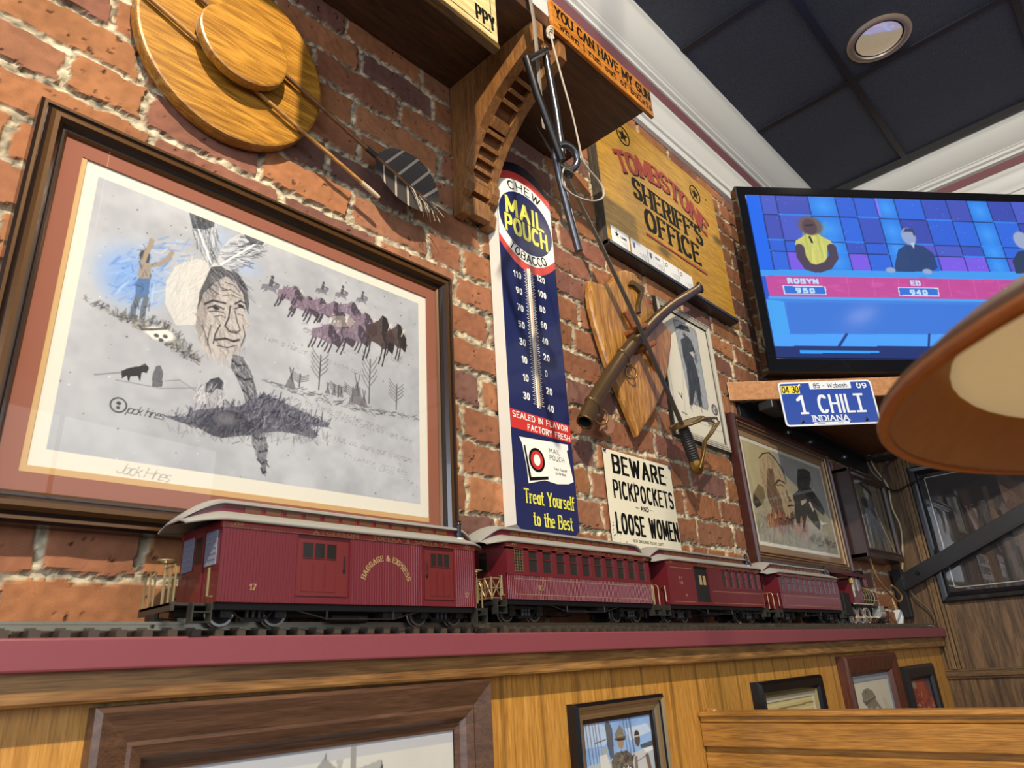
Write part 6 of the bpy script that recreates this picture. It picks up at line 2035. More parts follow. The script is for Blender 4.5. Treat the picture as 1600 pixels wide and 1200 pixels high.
def platform(parent, xe, sgn, yc, zb, kind, L=.029):
    """end platform: deck, buffer beam, steps, railing and brake wheel. sgn -1: left end"""
    X = lambda d: xe + sgn * d
    bx = lambda m_, a, b, *r: m_.box(min(X(a), X(b)), max(X(a), X(b)), *r)
    mb = MB()
    bx(mb, 0, L, yc - .042, yc + .042, zb - .0035, zb - .0005)
    bx(mb, L - .004, L, yc - .046, yc + .046, zb - .0095, zb - .0005)
    p = make_obj('end_platform', mb, step_metal if kind == 'plain' else car_black, parent)
    for s in (-1, 1):
        mb = MB()
        y0, y1 = sorted((yc + s * .040, yc + s * .054))
        bx(mb, .004, .025, y0, y1, zb - .0120, zb - .0110)
        bx(mb, .004, .025, y0, y1, zb - .0230, zb - .0218)
        bx(mb, .003, .0045, y0, y1, zb - .0235, zb - .001)
        bx(mb, .0245, .026, y0, y1, zb - .0235, zb - .001)
        make_obj('steps', mb, step_metal, p)
    r = .0013
    for s in (-1, 1):
        mb = MB()
        y = yc + s * .043
        if kind == 'lattice':
            yi = yc + s * .012
            for a, b in ((y, yi),):
                for zz in (.002, .018, .034):
                    mb.tube([(X(L - .002), a, zb + zz), (X(L - .002), b, zb + zz)], r, 6)
                for yy in (a, (a + b) / 2, b):
                    mb.tube([(X(L - .002), yy, zb), (X(L - .002), yy, zb + .036)], r * 1.2, 6)
                for u, v in ((a, (a + b) / 2), ((a + b) / 2, b)):
                    mb.tube([(X(L - .002), u, zb + .002), (X(L - .002), v, zb + .034)], r * .8, 6)
                    mb.tube([(X(L - .002), v, zb + .002), (X(L - .002), u, zb + .034)], r * .8, 6)
            for zz in (.002, .018, .034):
                mb.tube([(X(L - .002), y, zb + zz), (X(L - .024), y, zb + zz)], r, 6)
            mb.tube([(X(L - .024), y, zb), (X(L - .024), y, zb + .036)], r * 1.2, 6)
            mb.tube([(X(L - .002), y, zb + .002), (X(L - .024), y, zb + .034)], r * .8, 6)
            mb.tube([(X(L - .024), y, zb + .002), (X(L - .002), y, zb + .034)], r * .8, 6)
        else:
            yi = yc + s * .014
            mb.tube([(X(L - .003), y, zb), (X(L - .003), y, zb + .036), (X(L - .003), y - s * .004, zb + .041), (X(L - .003), yi, zb + .041)], r, 6)
            mb.tube([(X(L - .003), (y + yi) / 2, zb), (X(L - .003), (y + yi) / 2, zb + .041)], r, 6)
            mb.tube([(X(L - .003), yi, zb), (X(L - .003), yi, zb + .041)], r, 6)
        make_obj('railing', mb, gold_rail, p, smooth=50)
        # handrails at the body corner
        mb = MB()
        mb.tube([(X(.003), yc + s * .050, zb + .006), (X(.009), yc + s * .050, zb + .006), (X(.009), yc + s * .050, zb + .038), (X(.003), yc + s * .038, zb + .038)], r * 1.1, 6)
        make_obj('handrail', mb, gold_rail, p, smooth=50)
    mb = MB()
    bxx, byy = X(L - .006), yc - .004
    mb.cyl((bxx, byy, zb), (bxx, byy, zb + .050), .0014, 8)
    mb.lathe([(.0012, .046), (.004, .048), (.0025, .051), (.0012, .053)], (bxx, byy, zb), (0, 0, 1), 10)
    mb.torus((bxx, byy, zb + .0505), .0095, .0011, (0, 0, 1), 20, 6)
    for a in range(4):
        mb.cyl((bxx, byy, zb + .0505), (bxx + .0095 * math.cos(a * PI / 2), byy + .0095 * math.sin(a * PI / 2), zb + .0505), .0008, 5)
    make_obj('brake_wheel', mb, gold_rail, p, smooth=50)
    mb = MB()
    zc = zb - .018
    bx(mb, L - .010, L + .002, yc - .006, yc + .006, zc - .004, zc + .004)
    bx(mb, L + .001, L + .005, yc - .011, yc + .011, zc - .008, zc + .008)
    bx(mb, L + .005, L + .0062, yc - .011, yc - .004, zc - .008, zc + .006)
    make_obj('coupler', mb, car_black_metal, p, bevel=.001)

def chimney(parent, x, yc, zt, right=True):
    mb = MB().lathe([(.0075, .0), (.0075, .010), (.0050, .0115), (.0040, .012), (.0040, .024), (.0052, .0245), (.0052, .0255), (.0035, .0275), (.0035, .029), (.0056, .0295), (.0020, .031), (0, .031)], (x, yc - .036, zt + .0105), (0, 0, 1), 16)
    mb.cyl((x, yc - .036, zt + .0085), (x, yc - .036, zt + .0125), .0079, 16, 1)
    make_obj('chimney', mb, [plain('stove_pipe', '23242c', .25, .5), plain('pipe_collar', 'c4c0b2', .5)], parent, smooth=40)

def letterboard(parent, x0, x1, yc, zb, h, text=True):
    mb = MB()
    for s in (-1, 1):
        y0, y1 = sorted((yc + s * (HW + .0012), yc + s * (HW - .004)))
        mb.box(x0 - .001, x1 + .001, y0, y1, zb + h - .0085, zb + h)
    o = make_obj('letterboard', mb, red_car, parent)
    o['label'] = 'brighter red board under the eave with gold lettering'
    k = MB()
    y = yc - HW - .00125
    if text:
        w = x1 - x0
        for s, c, f in (('ATCHISON', .38, .17), ('TOPEKA', .585, .12), ('&', .675, .012), ('SANTA FE', .785, .16)):
            wtext(k, s, x0 + w * c, zb + h - .0066, y, .0046, 0, nib=(.2, .1), gap=.3, serif=.12, fit=w * f)
    k.box(x0, x1, y, y + .0001, zb + h - .0082, zb + h - .0078)
    for e in (x0 + .012, x1 - .022):
        k.torus((e + .005, y, zb + h - .0042), .0022, .0005, (0, 1, 0), 12, 4)
        k.torus((e + .011, y, zb + h - .0040), .0015, .0004, (0, 1, 0), 12, 4)
        k.box(e - .004, e + .002, y, y + .0001, zb + h - .0060, zb + h - .0055)
    make_obj('gold_lettering', k, gold, parent, fix=False)

def underframe(parent, x0, x1, yc, zb, low=.012):
    mb = MB()
    mb.box(x0, x1, yc - .048, yc + .048, zb - .008, zb)
    mb.box(x0 - .026, x1 + .026, yc - .008, yc + .008, zb - .013, zb - .005)
    L = x1 - x0
    for s in (-1, 1):
        y = yc + s * .047
        q = [(x0 + L * .24, zb - .006), (x0 + L * .37, zb - .018), (x0 + L * .63, zb - .018), (x0 + L * .76, zb - .006)]
        mb.tube([(a, y, b) for a, b in q], .0009, 6)
        for a in (.37, .63):
            mb.cyl((x0 + L * a, y, zb), (x0 + L * a, y, zb - .019), .0014, 6)
        mb.cyl((x0 + L * .485, y, zb - .018), (x0 + L * .515, y, zb - .018), .0020, 8)
    mb.cyl((x0 + L * .42, yc - .020, zb - .014), (x0 + L * .56, yc - .020, zb - .014), .0075, 14)
    mb.box(x0 + L * .60, x0 + L * .68, yc - .040, yc + .01, zb - .016, zb - .006)
    make_obj('underframe', mb, car_black, parent)

def number(parent, s, x, z, y, h):
    k = MB()
    wtext(k, s, x, z, y, h, 0, nib=(.2, .12), gap=.3, serif=.12)
    make_obj('number', k, gold, parent, fix=False)

def end_wall(parent, xe, sgn, yc, zb, h, grille):
    """recessed end wall with a door between two grille windows"""
    mb = MB()
    x = xe + sgn * .0004
    for i in range(-1, 2):
        pass
    mb.box(min(x, x + sgn * .0012), max(x, x + sgn * .0012), yc - .013, yc + .013, zb, zb + h * .92)
    d = make_obj('end_door', mb, car_door, parent)
    mb = MB()
    xx = x + sgn * .0014
    mb.box(min(xx, xx + sgn * .0004), max(xx, xx + sgn * .0004), yc - .009, yc + .009, zb + h * .52, zb + h * .86, 0)
    make_obj('door_pane', mb, car_glass, d)
    if not grille:
        return
    bars = plain('grille_silver', '8d8fa0', .35, .4)
    for s in (-1, 1):
        y0, y1 = sorted((yc + s * .018, yc + s * .046))
        mb = MB()
        mb.box(min(x, x + sgn * .0006), max(x, x + sgn * .0006), y0, y1, zb + h * .46, zb + h * .88, 0)
        for k in range(9):
            yy = y0 + (y1 - y0) * k / 8
            mb.box(min(x, x + sgn * .0014), max(x, x + sgn * .0014), yy - .0004, yy + .0004, zb + h * .46, zb + h * .88, 1)
        for k in range(7):
            zz = zb + h * (.46 + .42 * k / 6)
            mb.box(min(x, x + sgn * .0014), max(x, x + sgn * .0014), y0, y1, zz - .0004, zz + .0004, 1)
        make_obj('grille_window', mb, [car_glass, bars], parent)

def side_door(parent, x0, x1, zb, h, y, handle_left):
    mb = MB()
    mb.box(x0, x1, y + .0010, y + .0030, zb + .006, zb + h - .006, 0)
    W = x1 - x0
    d = make_obj('sliding_door', mb, car_door, parent)
    d['label'] = 'flat red sliding door with three small panes'
    for i in range(3):
        a, b = x0 + W * (.10 + .235 * i), x0 + W * (.10 + .235 * i + .19)
        if handle_left:
            a, b = a + W * .10, b + W * .10
        mb = MB()
        mb.box(a, b, y + .0004, y + .0012, zb + h * .66, zb + h * .88, 0)
        fr = .0007
        for p in ((a - fr, a, zb + h * .66 - fr, zb + h * .88 + fr), (b, b + fr, zb + h * .66 - fr, zb + h * .88 + fr), (a, b, zb + h * .66 - fr, zb + h * .66), (a, b, zb + h * .88, zb + h * .88 + fr)):
            mb.box(p[0], p[1], y + .0000, y + .0012, p[2], p[3], 1)
        make_obj('door_pane', mb, [car_glass, car_door], d)
        mb = MB()
        for p in ((a - .001, a - .0003, zb + h * .17, zb + h * .58), (b + .0003, b + .001, zb + h * .17, zb + h * .58), (a, b, zb + h * .17, zb + h * .178)):
            mb.box(p[0], p[1], y + .0004, y + .0012, p[2], p[3])
        make_obj('door_moulding', mb, car_door, d)
    hx = x0 + W * (.06 if handle_left else .93)
    mb = MB().cyl((hx, y - .001, zb + h * .50), (hx, y - .001, zb + h * .72), .0009, 6)
    mb.box(hx - .0012, hx + .0012, y - .0008, y + .002, zb + h * .47, zb + h * .51)
    make_obj('handle', mb, car_black_metal, d)
    mb = MB().box(x0 - .002, x1 + .001, y - .0012, y + .0015, zb + h * .105, zb + h * .125)
    make_obj('door_sill', mb, car_door, d)

def car_base(name, label, x0, x1, yc, zb, zr, kind, body_fn, H=.095, ncl=12, chim=None, Lp=.029, ov=.030):
    t = thing(name, label, 'model train car', ((x0 + x1) / 2, yc, zr), 'cars of the model train')
    body_fn(t)
    letterboard(t, x0, x1, yc, zb, H)
    roof(t, x0, x1, yc, zb + H, ov)
    clerestory(t, x0, x1, yc, zb + H, ncl)
    underframe(t, x0, x1, yc, zb)
    L = x1 - x0
    truck(t, x0 + L * .135, yc, zr)
    truck(t, x1 - L * .135, yc, zr)
    for xe, s in ((x0, -1), (x1, 1)):
        platform(t, xe, s, yc, zb, kind if s < 0 else 'plain', Lp if s < 0 else .029)
        end_wall(t, xe, s, yc, zb, H, name == 'baggage_car')
    if chim is not None:
        chimney(t, chim, yc, zb + H)
    return t

def win(parent, a, b, z0, z1, y, lattice=False):
    mb = MB()
    mb.box(a, b, y + .0030, y + .0040, z0, z1, 0)
    zm = z0 + (z1 - z0) * .62
    mb.box(a, b, y + .0016, y + .0034, zm - .0008, zm + .0008, 1)
    mb.box(a, b, y + .0004, y + .0034, z0 - .0002, z0 + .0016, 1)
    for s, e in ((a, a + .0010), (b - .0010, b)):
        mb.box(s, e, y + .0014, y + .0034, z0, z1, 1)
    if lattice:
        n = 4
        for k in range(n):
            x = a + (b - a) * (k + .5) / n
            mb.box(x - .0003, x + .0003, y + .0008, y + .0016, z0, z1, 2)
        for k in range(8):
            z = z0 + (z1 - z0) * (k + .5) / 8
            mb.box(a, b, y + .0008, y + .0016, z - .0003, z + .0003, 2)
    make_obj('window', mb, [car_glass, maroon_car, gold_rail], parent)

def core(mb, x0, x1, yc, zb, H):
    """body box behind the side panels, open side skin at -y"""
    mb.box(x0, x1, yc - HW + .0042, yc + HW, zb, zb + H)

# ---- baggage car (off the rails, leaning nearest the viewer)
c1x0, c1x1, c1y, c1zr = .3866, .8018, -.1125, Z_T + .0106
c1zb = 1.2905
def baggage(t):
    y = c1y - HW
    H = .0865
    mb = MB()
    core(mb, c1x0, c1x1, c1y, c1zb, H + .0085)
    L = c1x1 - c1x0
    dA = (c1x0 + L * .243, c1x0 + L * .437)
    dB = (c1x0 + L * .745, c1x0 + L * .893)
    for a, b in ((c1x0 + .0012, dA[0]), (dA[1], dB[0]), (dB[1], c1x1 - .0012)):
        ribbed(mb, a, b, c1zb, c1zb + H, y)
    for a in (c1x0, c1x1 - .0012):
        mb.box(a, a + .0012, y - .0006, y + .0045, c1zb, c1zb + H)
    for a, b in (dA, dB):
        mb.box(a, b, y + .0002, y + .0042, c1zb, c1zb + H * .10)
        mb.box(a - .0004, a + .0004, y - .0002, y + .0042, c1zb, c1zb + H)
        mb.box(b - .0004, b + .0004, y - .0002, y + .0042, c1zb, c1zb + H)
        mb.box(a, b, y + .0028, y + .0042, c1zb, c1zb + H)
    make_obj('body', mb, maroon_car, t)
    side_door(t, dA[0] + .001, dA[1] - .004, c1zb, H, y, False)
    side_door(t, dB[0] + .004, dB[1] - .001, c1zb, H, y, True)
    k = MB()
    cx = c1x0 + L * .585
    w = arc_warp(.0385)
    put_text(k, text_polys('BAGGAGE & EXPRESS', .0072, nib=(.2, .1), gap=.34, serif=.12, fit=.098, warp=w), (cx, y - .0003, c1zb + .0600), (1, 0, 0), (0, 0, 1))
    make_obj('arched_lettering', k, gold, t, fix=False)
    number(t, '17', c1x0 + L * .105, c1zb + .0145, y - .0003, .0064)
    number(t, '17', c1x0 + L * .955, c1zb + .0145, y - .0003, .0058)
car_base('baggage_car', 'largest and nearest model train car, maroon with two red sliding doors, off the rails', c1x0, c1x1, c1y, c1zb, c1zr, 'plain', baggage, chim=c1x1 - .014, Lp=.047, ov=.038)

def coach(x0, x1, yc, zb, nwin, num, lattice):
    def fn(t):
        y = yc - HW
        H = .0880
        mb = MB()
        core(mb, x0, x1, yc, zb, H + .007)
        belt = zb + H * .46
        ribbed(mb, x0, x1, zb, belt, y)
        mb.box(x0, x1, y - .0008, y + .004, belt - .001, belt + .0016)
        mb.box(x0, x1, y, y + .004, zb + H * .94, zb + H)
        n = nwin
        a0, a1 = x0 + .012, x1 - .008
        p = (a1 - a0) / n
        mb.box(x0, a0, y, y + .004, belt, zb + H)
        mb.box(a1, x1, y, y + .004, belt, zb + H)
        wn = []
        for i in range(n):
            a, b = a0 + i * p, a0 + (i + 1) * p
            mb.box(a, a + p * .16, y, y + .004, belt, zb + H)
            mb.box(b - p * .16, b, y, y + .004, belt, zb + H)
            mb.box(a + p * .16, b - p * .16, y + .0006, y + .004, belt + .0014, belt + .0040)
            wn.append((a + p * .16, b - p * .16))
        make_obj('body', mb, maroon_car, t)
        for i, (a, b) in enumerate(wn):
            win(t, a, b, belt + .0040, zb + H * .945, y, lattice and i == 0)
        k = MB()
        yy = y - .0003
        L = x1 - x0
        for z in (zb + H * .09, zb + H * .38):
            m = int(L * .92 / .0034)
            for i in range(m):
                xx = x0 + L * .04 + i * .0034
                k.box(xx, xx + .0020, yy, yy + .0002, z - .0006, z + .0006)
        for x in (x0 + L * .04, x0 + L * .96):
            for i in range(7):
                z = zb + H * (.11 + .038 * i)
                k.box(x - .0005, x + .0005, yy, yy + .0002, z, z + .002)
        make_obj('gold_striping', k, gold, t, fix=False)
        if num:
            number(t, num, x0 + L * .19, zb + H * .18, y - .0004, .0078)
    return fn

zb2, zr2 = 1.3062, Z_T + .0180 - .0010
car_base('coach_car', 'maroon model passenger coach numbered 93, second car, with gold lattice platform rail', .8899, 1.3260, YT, zb2, zr2, 'lattice', coach(.8899, 1.3260, YT, zb2, 11, '93', True), ncl=14)

def combine(t):
    x0, x1, yc, zb = 1.3969, 1.8519, YT, zb2
    y, H = yc - HW, .0880
    L = x1 - x0
    mb = MB()
    core(mb, x0, x1, yc, zb, H + .007)
    d0, d1 = x0 + L * .255, x0 + L * .395
    w0 = x0 + L * .535
    belt = zb + H * .46
    mb.box(x0, d0, y, y + .004, zb, zb + H)
    mb.box(d0, d1, y, y + .004, zb, zb + H * .08)
    mb.box(d1, w0, y, y + .004, zb, zb + H)
    mb.box(w0, x1, y, y + .004, zb, belt)
    mb.box(w0, x1, y - .0008, y + .004, belt - .001, belt + .0016)
    mb.box(w0, x1, y, y + .004, zb + H * .94, zb + H)
    n = 6
    p = (x1 - .006 - w0) / n
    wn = []
    for i in range(n):
        a, b = w0 + i * p, w0 + (i + 1) * p
        mb.box(a, a + p * .16, y, y + .004, belt, zb + H)
        mb.box(b - p * .16, b, y, y + .004, belt, zb + H)
        wn.append((a + p * .16, b - p * .16))
    mb.box(x1 - .006, x1, y, y + .004, belt, zb + H)
    make_obj('body', mb, maroon_car, t)
    mb = MB().box(d0, d1, y + .0036, y + .0040, zb + H * .08, zb + H)
    for q in (.40, .68):
        a = d0 + (d1 - d0) * q
        mb.box(a, a + (d1 - d0) * .18, y + .0032, y + .0036, zb + H * .52, zb + H * .76, 1)
    o = make_obj('open_doorway', mb, [plain('doorway_dark', '0b0808', .8), plain('far_window', 'a58a5c', .5)], t)
    o['label'] = 'dark open doorway in the car side'
    for a, b in wn:
        win(t, a, b, belt + .0022, zb + H * .945, y)
    k = MB()
    yy = y - .0003
    for a, b in ((x0 + L * .03, d0 - .008), (d1 + .012, x1 - L * .02)):
        for z in (zb + H * .07, zb + H * (.90 if b < d0 else .37)):
            for i in range(int((b - a) / .0036)):
                k.box(a + i * .0036, a + i * .0036 + .002, yy, yy + .0002, z - .0006, z + .0006)
    make_obj('gold_striping', k, gold, t, fix=False)
    number(t, 'R S', x0 + L * .115, zb + H * .62, y - .0004, .0056)
    number(t, 'T.M', x0 + L * .115, zb + H * .50, y - .0004, .0056)
    number(t, '14', x0 + L * .15, zb + H * .20, y - .0004, .0056)
car_base('combine_car', 'maroon model train car with a dark open doorway and six windows, third car', 1.3969, 1.8519, YT, zb2, zr2 - .0009, 'plain', combine, ncl=14, chim=1.8519 - .02)
car_base('coach_car', 'maroon model passenger coach next to the locomotive, fourth and farthest car', 1.9645, 2.4024, YT, zb2 - .0005, zr2 - .0018, 'plain', coach(1.9645, 2.4024, YT, zb2 - .0005, 11, None, False), ncl=14, chim=2.4024 - .03)

# ---- locomotive
def locomotive():
    zr = Z_T + .0184 + dz(2.7)
    y = YT
    t = thing('model_locomotive', 'small steam locomotive model with maroon cab and white-rimmed wheels leading the train', 'model train engine', (2.7, y, zr))
    cream = plain('loco_cream', 'b9b096', .35, .2)
    # tender bunker
    mb = MB().box(2.475, 2.535, y - .040, y + .040, zr + .030, zr + .095)
    mb.box(2.470, 2.535, y - .046, y + .046, zr + .022, zr + .030)
    make_obj('coal_bunker', mb, car_black, t, bevel=.002)
    # cab
    mb = MB()
    x0, x1, z0, z1 = 2.540, 2.640, zr + .062, zr + .150
    hw = .049
    for s in (-1, 1):
        ya, yb = sorted((y + s * hw, y + s * (hw - .003)))
        mb.box(x0, x1, ya, yb, z0, z0 + .040)
        for a, b in ((x0, x0 + .016), (x0 + .044, x0 + .052), (x0 + .080, x1)):
            mb.box(a, b, ya, yb, z0 + .040, z1)
        mb.box(x0, x1, ya, yb, z1 - .010, z1)
    mb.box(x0, x0 + .003, y - hw, y + hw, z0, z0 + .075)
    mb.box(x1 - .003, x1, y - hw, y + hw, z0, z1)
    make_obj('cab', mb, maroon_car, t, bevel=.0008)
    for a, b in ((x0 + .016, x0 + .044), (x0 + .052, x0 + .080)):
        mb = MB().box(a, b, y - hw + .001, y - hw + .002, z0 + .040, z1 - .010)
        mb.box((a + b) / 2 - .001, (a + b) / 2 + .001, y - hw + .0002, y - hw + .002, z0 + .040, z1 - .010, 1)
        make_obj('cab_window', mb, [car_glass, cream], t)
    mb = MB()
    pr = [(y - .060, z1 - .004), (y - .056, z1 + .006), (y - .030, z1 + .016), (y, z1 + .019), (y + .030, z1 + .016), (y + .056, z1 + .006), (y + .060, z1 - .004), (y + .056, z1 + .001), (y, z1 + .015), (y - .056, z1 + .001)]
    mb.prism(pr, 2.478, 2.668, plane='x')
    make_obj('cab_roof', mb, plain('cab_roof_maroon', '4a2028', .4), t, smooth=40)
    mb = MB()
    for xx in (x0 + .004, x0 + .012):
        mb.cyl((xx, y - hw - .003, z0 + .020), (xx, y - hw - .003, z0 + .066), .0012, 6)
    mb.box(x0 - .002, x1 + .07, y - hw - .004, y - hw + .004, z0 - .004, z0)
    mb.cyl((x1, y - .040, z0 + .014), (x1 + .165, y - .040, z0 + .014), .0016, 8)
    make_obj('handrail', mb, cream, t)
    mb = MB().box(x0 - .006, x0 + .006, y - hw - .010, y - hw, z1 - .026, z1 - .010)
    o = make_obj('marker_lamp', mb, plain('lamp_gold', 'c9a860', .35, .5), t, bevel=.001)
    # boiler, smokebox, domes, stack
    zb = zr + .088
    mb = MB().lathe([(0, 2.63), (.036, 2.63), (.036, 2.755), (.033, 2.757), (.033, 2.80), (0, 2.80)], (0, y, zb), (1, 0, 0), 28)
    make_obj('boiler', mb, car_black_metal, t, smooth=40)
    mb = MB()
    for xx in (2.66, 2.685, 2.71, 2.735, 2.757):
        mb.torus((xx, y, zb), .0368, .0014, (1, 0, 0), 32, 6)
    make_obj('boiler_band', mb, gold_rail, t)
    mb = MB().lathe([(.0335, 2.797), (.031, 2.806), (.026, 2.809), (.0, 2.811)], (0, y, zb), (1, 0, 0), 28)
    mb.lathe([(.0335, 2.795), (.0350, 2.799), (.0335, 2.803)], (0, y, zb), (1, 0, 0), 28, 1)
    make_obj('smokebox_door', mb, [plain('smokebox_red', '6a1f24', .35), cream], t, smooth=40)
    for xx, r in ((2.680, .015), (2.730, .014)):
        mb = MB().lathe([(r * 1.25, .030), (r, .036), (r, .052), (r * .8, .060), (r * .3, .064), (0, .065)], (xx, y, zb), (0, 0, 1), 18)
        make_obj('dome', mb, plain('dome_brass', '8a6b3a', .3, .7), t, smooth=45)
    mb = MB().lathe([(.014, .028), (.010, .036), (.010, .055), (.020, .080), (.021, .088), (.012, .094), (.010, .093)], (2.780, y, zb), (0, 0, 1), 20)
    make_obj('smokestack', mb, car_black_metal, t, smooth=40)
    mb = MB().box(2.792, 2.822, y - .013, y + .013, zb + .036, zb + .064, 0)
    mb.lathe([(0, 2.8225), (.010, 2.8225), (.011, 2.826), (.0, 2.828)], (0, y, zb + .050), (1, 0, 0), 16, 1)
    make_obj('headlamp', mb, [plain('lamp_maroon', '5a2022', .35), cream], t, bevel=.001)
    # running gear
    mb = MB().box(2.52, 2.86, y - .020, y + .020, zr + .018, zr + .055)
    mb.box(2.56, 2.88, y - .046, y - .034, zr + .050, zr + .056)
    mb.box(2.56, 2.88, y + .034, y + .046, zr + .050, zr + .056)
    make_obj('chassis', mb, car_black, t)
    wr = .0255
    for xx in (2.572, 2.640, 2.708):
        for s in (-1, 1):
            yy = y + s * .0245
            mb = MB()
            mb.lathe([(wr * .86, -.004), (wr, -.004), (wr, .004), (wr * 1.08, .0045), (wr * 1.08, .006), (wr * .86, .006), (wr * .86, -.004)], (xx, yy, zr + wr), (0, -s, 0), 32, 0)
            mb.lathe([(0, -.006), (wr * .2, -.006), (wr * .2, .004), (0, .004)], (xx, yy, zr + wr), (0, 1, 0), 14, 1)
            for k in range(10):
                a = 2 * PI * k / 10
                mb.cyl((xx, yy, zr + wr), (xx + wr * .88 * math.cos(a), yy, zr + wr + wr * .88 * math.sin(a)), .0014, 6, 1)
            make_obj('driving_wheel', mb, [plain('tyre_white', 'c9c4b4', .35, .3), plain('spoke_maroon', '5a1c22', .4)], t, smooth=40)
    for s in (-1, 1):
        yy = y + s * .0345
        mb = MB()
        mb.box(2.566, 2.716, yy - .0015, yy + .0015, zr + wr - .010, zr + wr - .004)
        mb.box(2.640, 2.775, yy - .0035, yy - .0015, zr + wr - .008, zr + wr - .003)
        for xx in (2.572, 2.640, 2.708):
            mb.cyl((xx, yy - .005, zr + wr - .007), (xx, yy + .002, zr + wr - .007), .0046, 10)
        make_obj('side_rod', mb, cream, t)
        mb = MB().cyl((2.770, y + s * .038, zr + .030), (2.822, y + s * .038, zr + .030), .0150, 20)
        mb.cyl((2.820, y + s * .038, zr + .030), (2.825, y + s * .038, zr + .030), .0120, 20)
        mb.box(2.775, 2.815, y + s * .038 - .014, y + s * .038 + .014, zr + .040, zr + .056)
        make_obj('cylinder', mb, plain('cylinder_silver', 'bdbcb6', .3, .6), t, smooth=40)
        for xx in (2.835, 2.872):
            make_obj('pilot_wheel', wheel_mb(xx, y + s * .0225, zr + .012, .012, -.0065 * s), [car_black, wheel_metal], t, smooth=35)
    mb = MB().box(2.800, 2.885, y - .044, y + .044, zr + .034, zr + .042)
    make_obj('pilot_beam', mb, plain('beam_red', '702428', .35), t, bevel=.001)
    mb = MB()
    for k in range(11):
        u = -1 + 2 * k / 10
        mb.tube([(2.888, y + u * .040, zr + .036), (2.893 + .048 * (1 - abs(u)), y + u * .034, zr + .006)], .0016, 6)
    mb.tube([(2.893, y - .040, zr + .004), (2.943, y, zr + .004), (2.893, y + .040, zr + .004)], .0022, 6)
    make_obj('pilot', mb, plain('pilot_dark', '3a2024', .4), t)
locomotive()


# ================================================================== FRAMED PICTURES
def framed(name, label, x0, x1, z0, z1, y0, prof, fm, cv, margin, cm, glass=True, mat=None, part='print'):
    t = thing(name, label, 'picture', ((x0 + x1) / 2, y0, (z0 + z1) / 2))
    mb = MB().frame(x0, x1, z0, z1, [(d, y0 + y) for d, y in prof[0]], prof[1] if len(prof) > 1 else None)
    make_obj('frame', mb, fm, t)
    dl, yl = prof[0][-1]
    if mat:
        w, m = mat
        mb = MB().frame(x0 + dl - .001, x1 - dl + .001, z0 + dl - .001, z1 - dl + .001, [(0, y0 + yl + .003), (0, y0 + yl + .0005), (w, y0 + yl + .0005), (w + .001, y0 + yl + .003)])
        make_obj('mat_board', mb, m, t)
        dl2 = dl + w
    else:
        dl2 = dl
    mb = MB().box(x0 + .004, x1 - .004, y0 - .0022, y0 - .0004, z0 + .004, z1 - .004)
    make_obj('backing_board', mb, plain('backing_board', '3a3029', .8), t)
    canvas_obj(part, cv, (x0 + dl2, y0 + yl + .0025, z0 + dl2), (x1 - x0 - 2 * dl2, 0, 0), (0, 0, z1 - z0 - 2 * dl2), cm, t)
    if glass:
        mb = MB().add([(x0 + dl - .001, y0 + yl - .0012, z0 + dl - .001), (x1 - dl + .001, y0 + yl - .0012, z0 + dl - .001), (x1 - dl + .001, y0 + yl - .0012, z1 - dl + .001), (x0 + dl - .001, y0 + yl - .0012, z1 - dl + .001)], [(0, 1, 2, 3)])
        make_obj('glass_pane', mb, G, t, fix=False)
    return t

pp = painted('photo_paper', .6)
# standing man, grey striped frame
fdark = plain('portrait_frame_dark', '24221f', .4)
fpale = plain('portrait_frame_pale', 'a8a496', .5, 0, .25, 160)
framed('framed_portrait', 'pale striped frame with an old photograph of a standing person in a hat', 1.7850, 2.1300, 1.8020, 2.2620, 0,
       ([(0, -.001), (0, -.011), (.003, -.0127), (.006, -.0127), (.007, -.011), (.010, -.0130), (.0135, -.011), (.0165, -.0127), (.0200, -.0105), (.0240, -.011), (.0260, -.008)], [0, 0, 1, 0, 1, 1, 1, 1, 1, 0]),
       [fdark, fpale], paint_man(), 0, pp, glass=False)
# painting of a long-haired profile and horses
fred = plain('painting_frame', '3a1c18', .28, 0, .12, 40, coat=.3)
fgold = plain('painting_gilt', '8d7350', .35, .3, .15)
framed('framed_painting', 'framed painting of a long-haired profile and a dark horse, below the corner shelf', 2.1420, 2.9720, 1.4520, 1.9440, 0,
       ([(0, -.001), (0, -.028), (.006, -.034), (.014, -.034), (.020, -.028), (.024, -.030), (.030, -.026), (.034, -.022), (.040, -.020), (.044, -.014)], [0, 0, 0, 0, 1, 0, 1, 0, 1]),
       [fred, fgold], paint_horse(), 0, pp, mat=(.020, plain('painting_mat', '8a6f52', .8)))
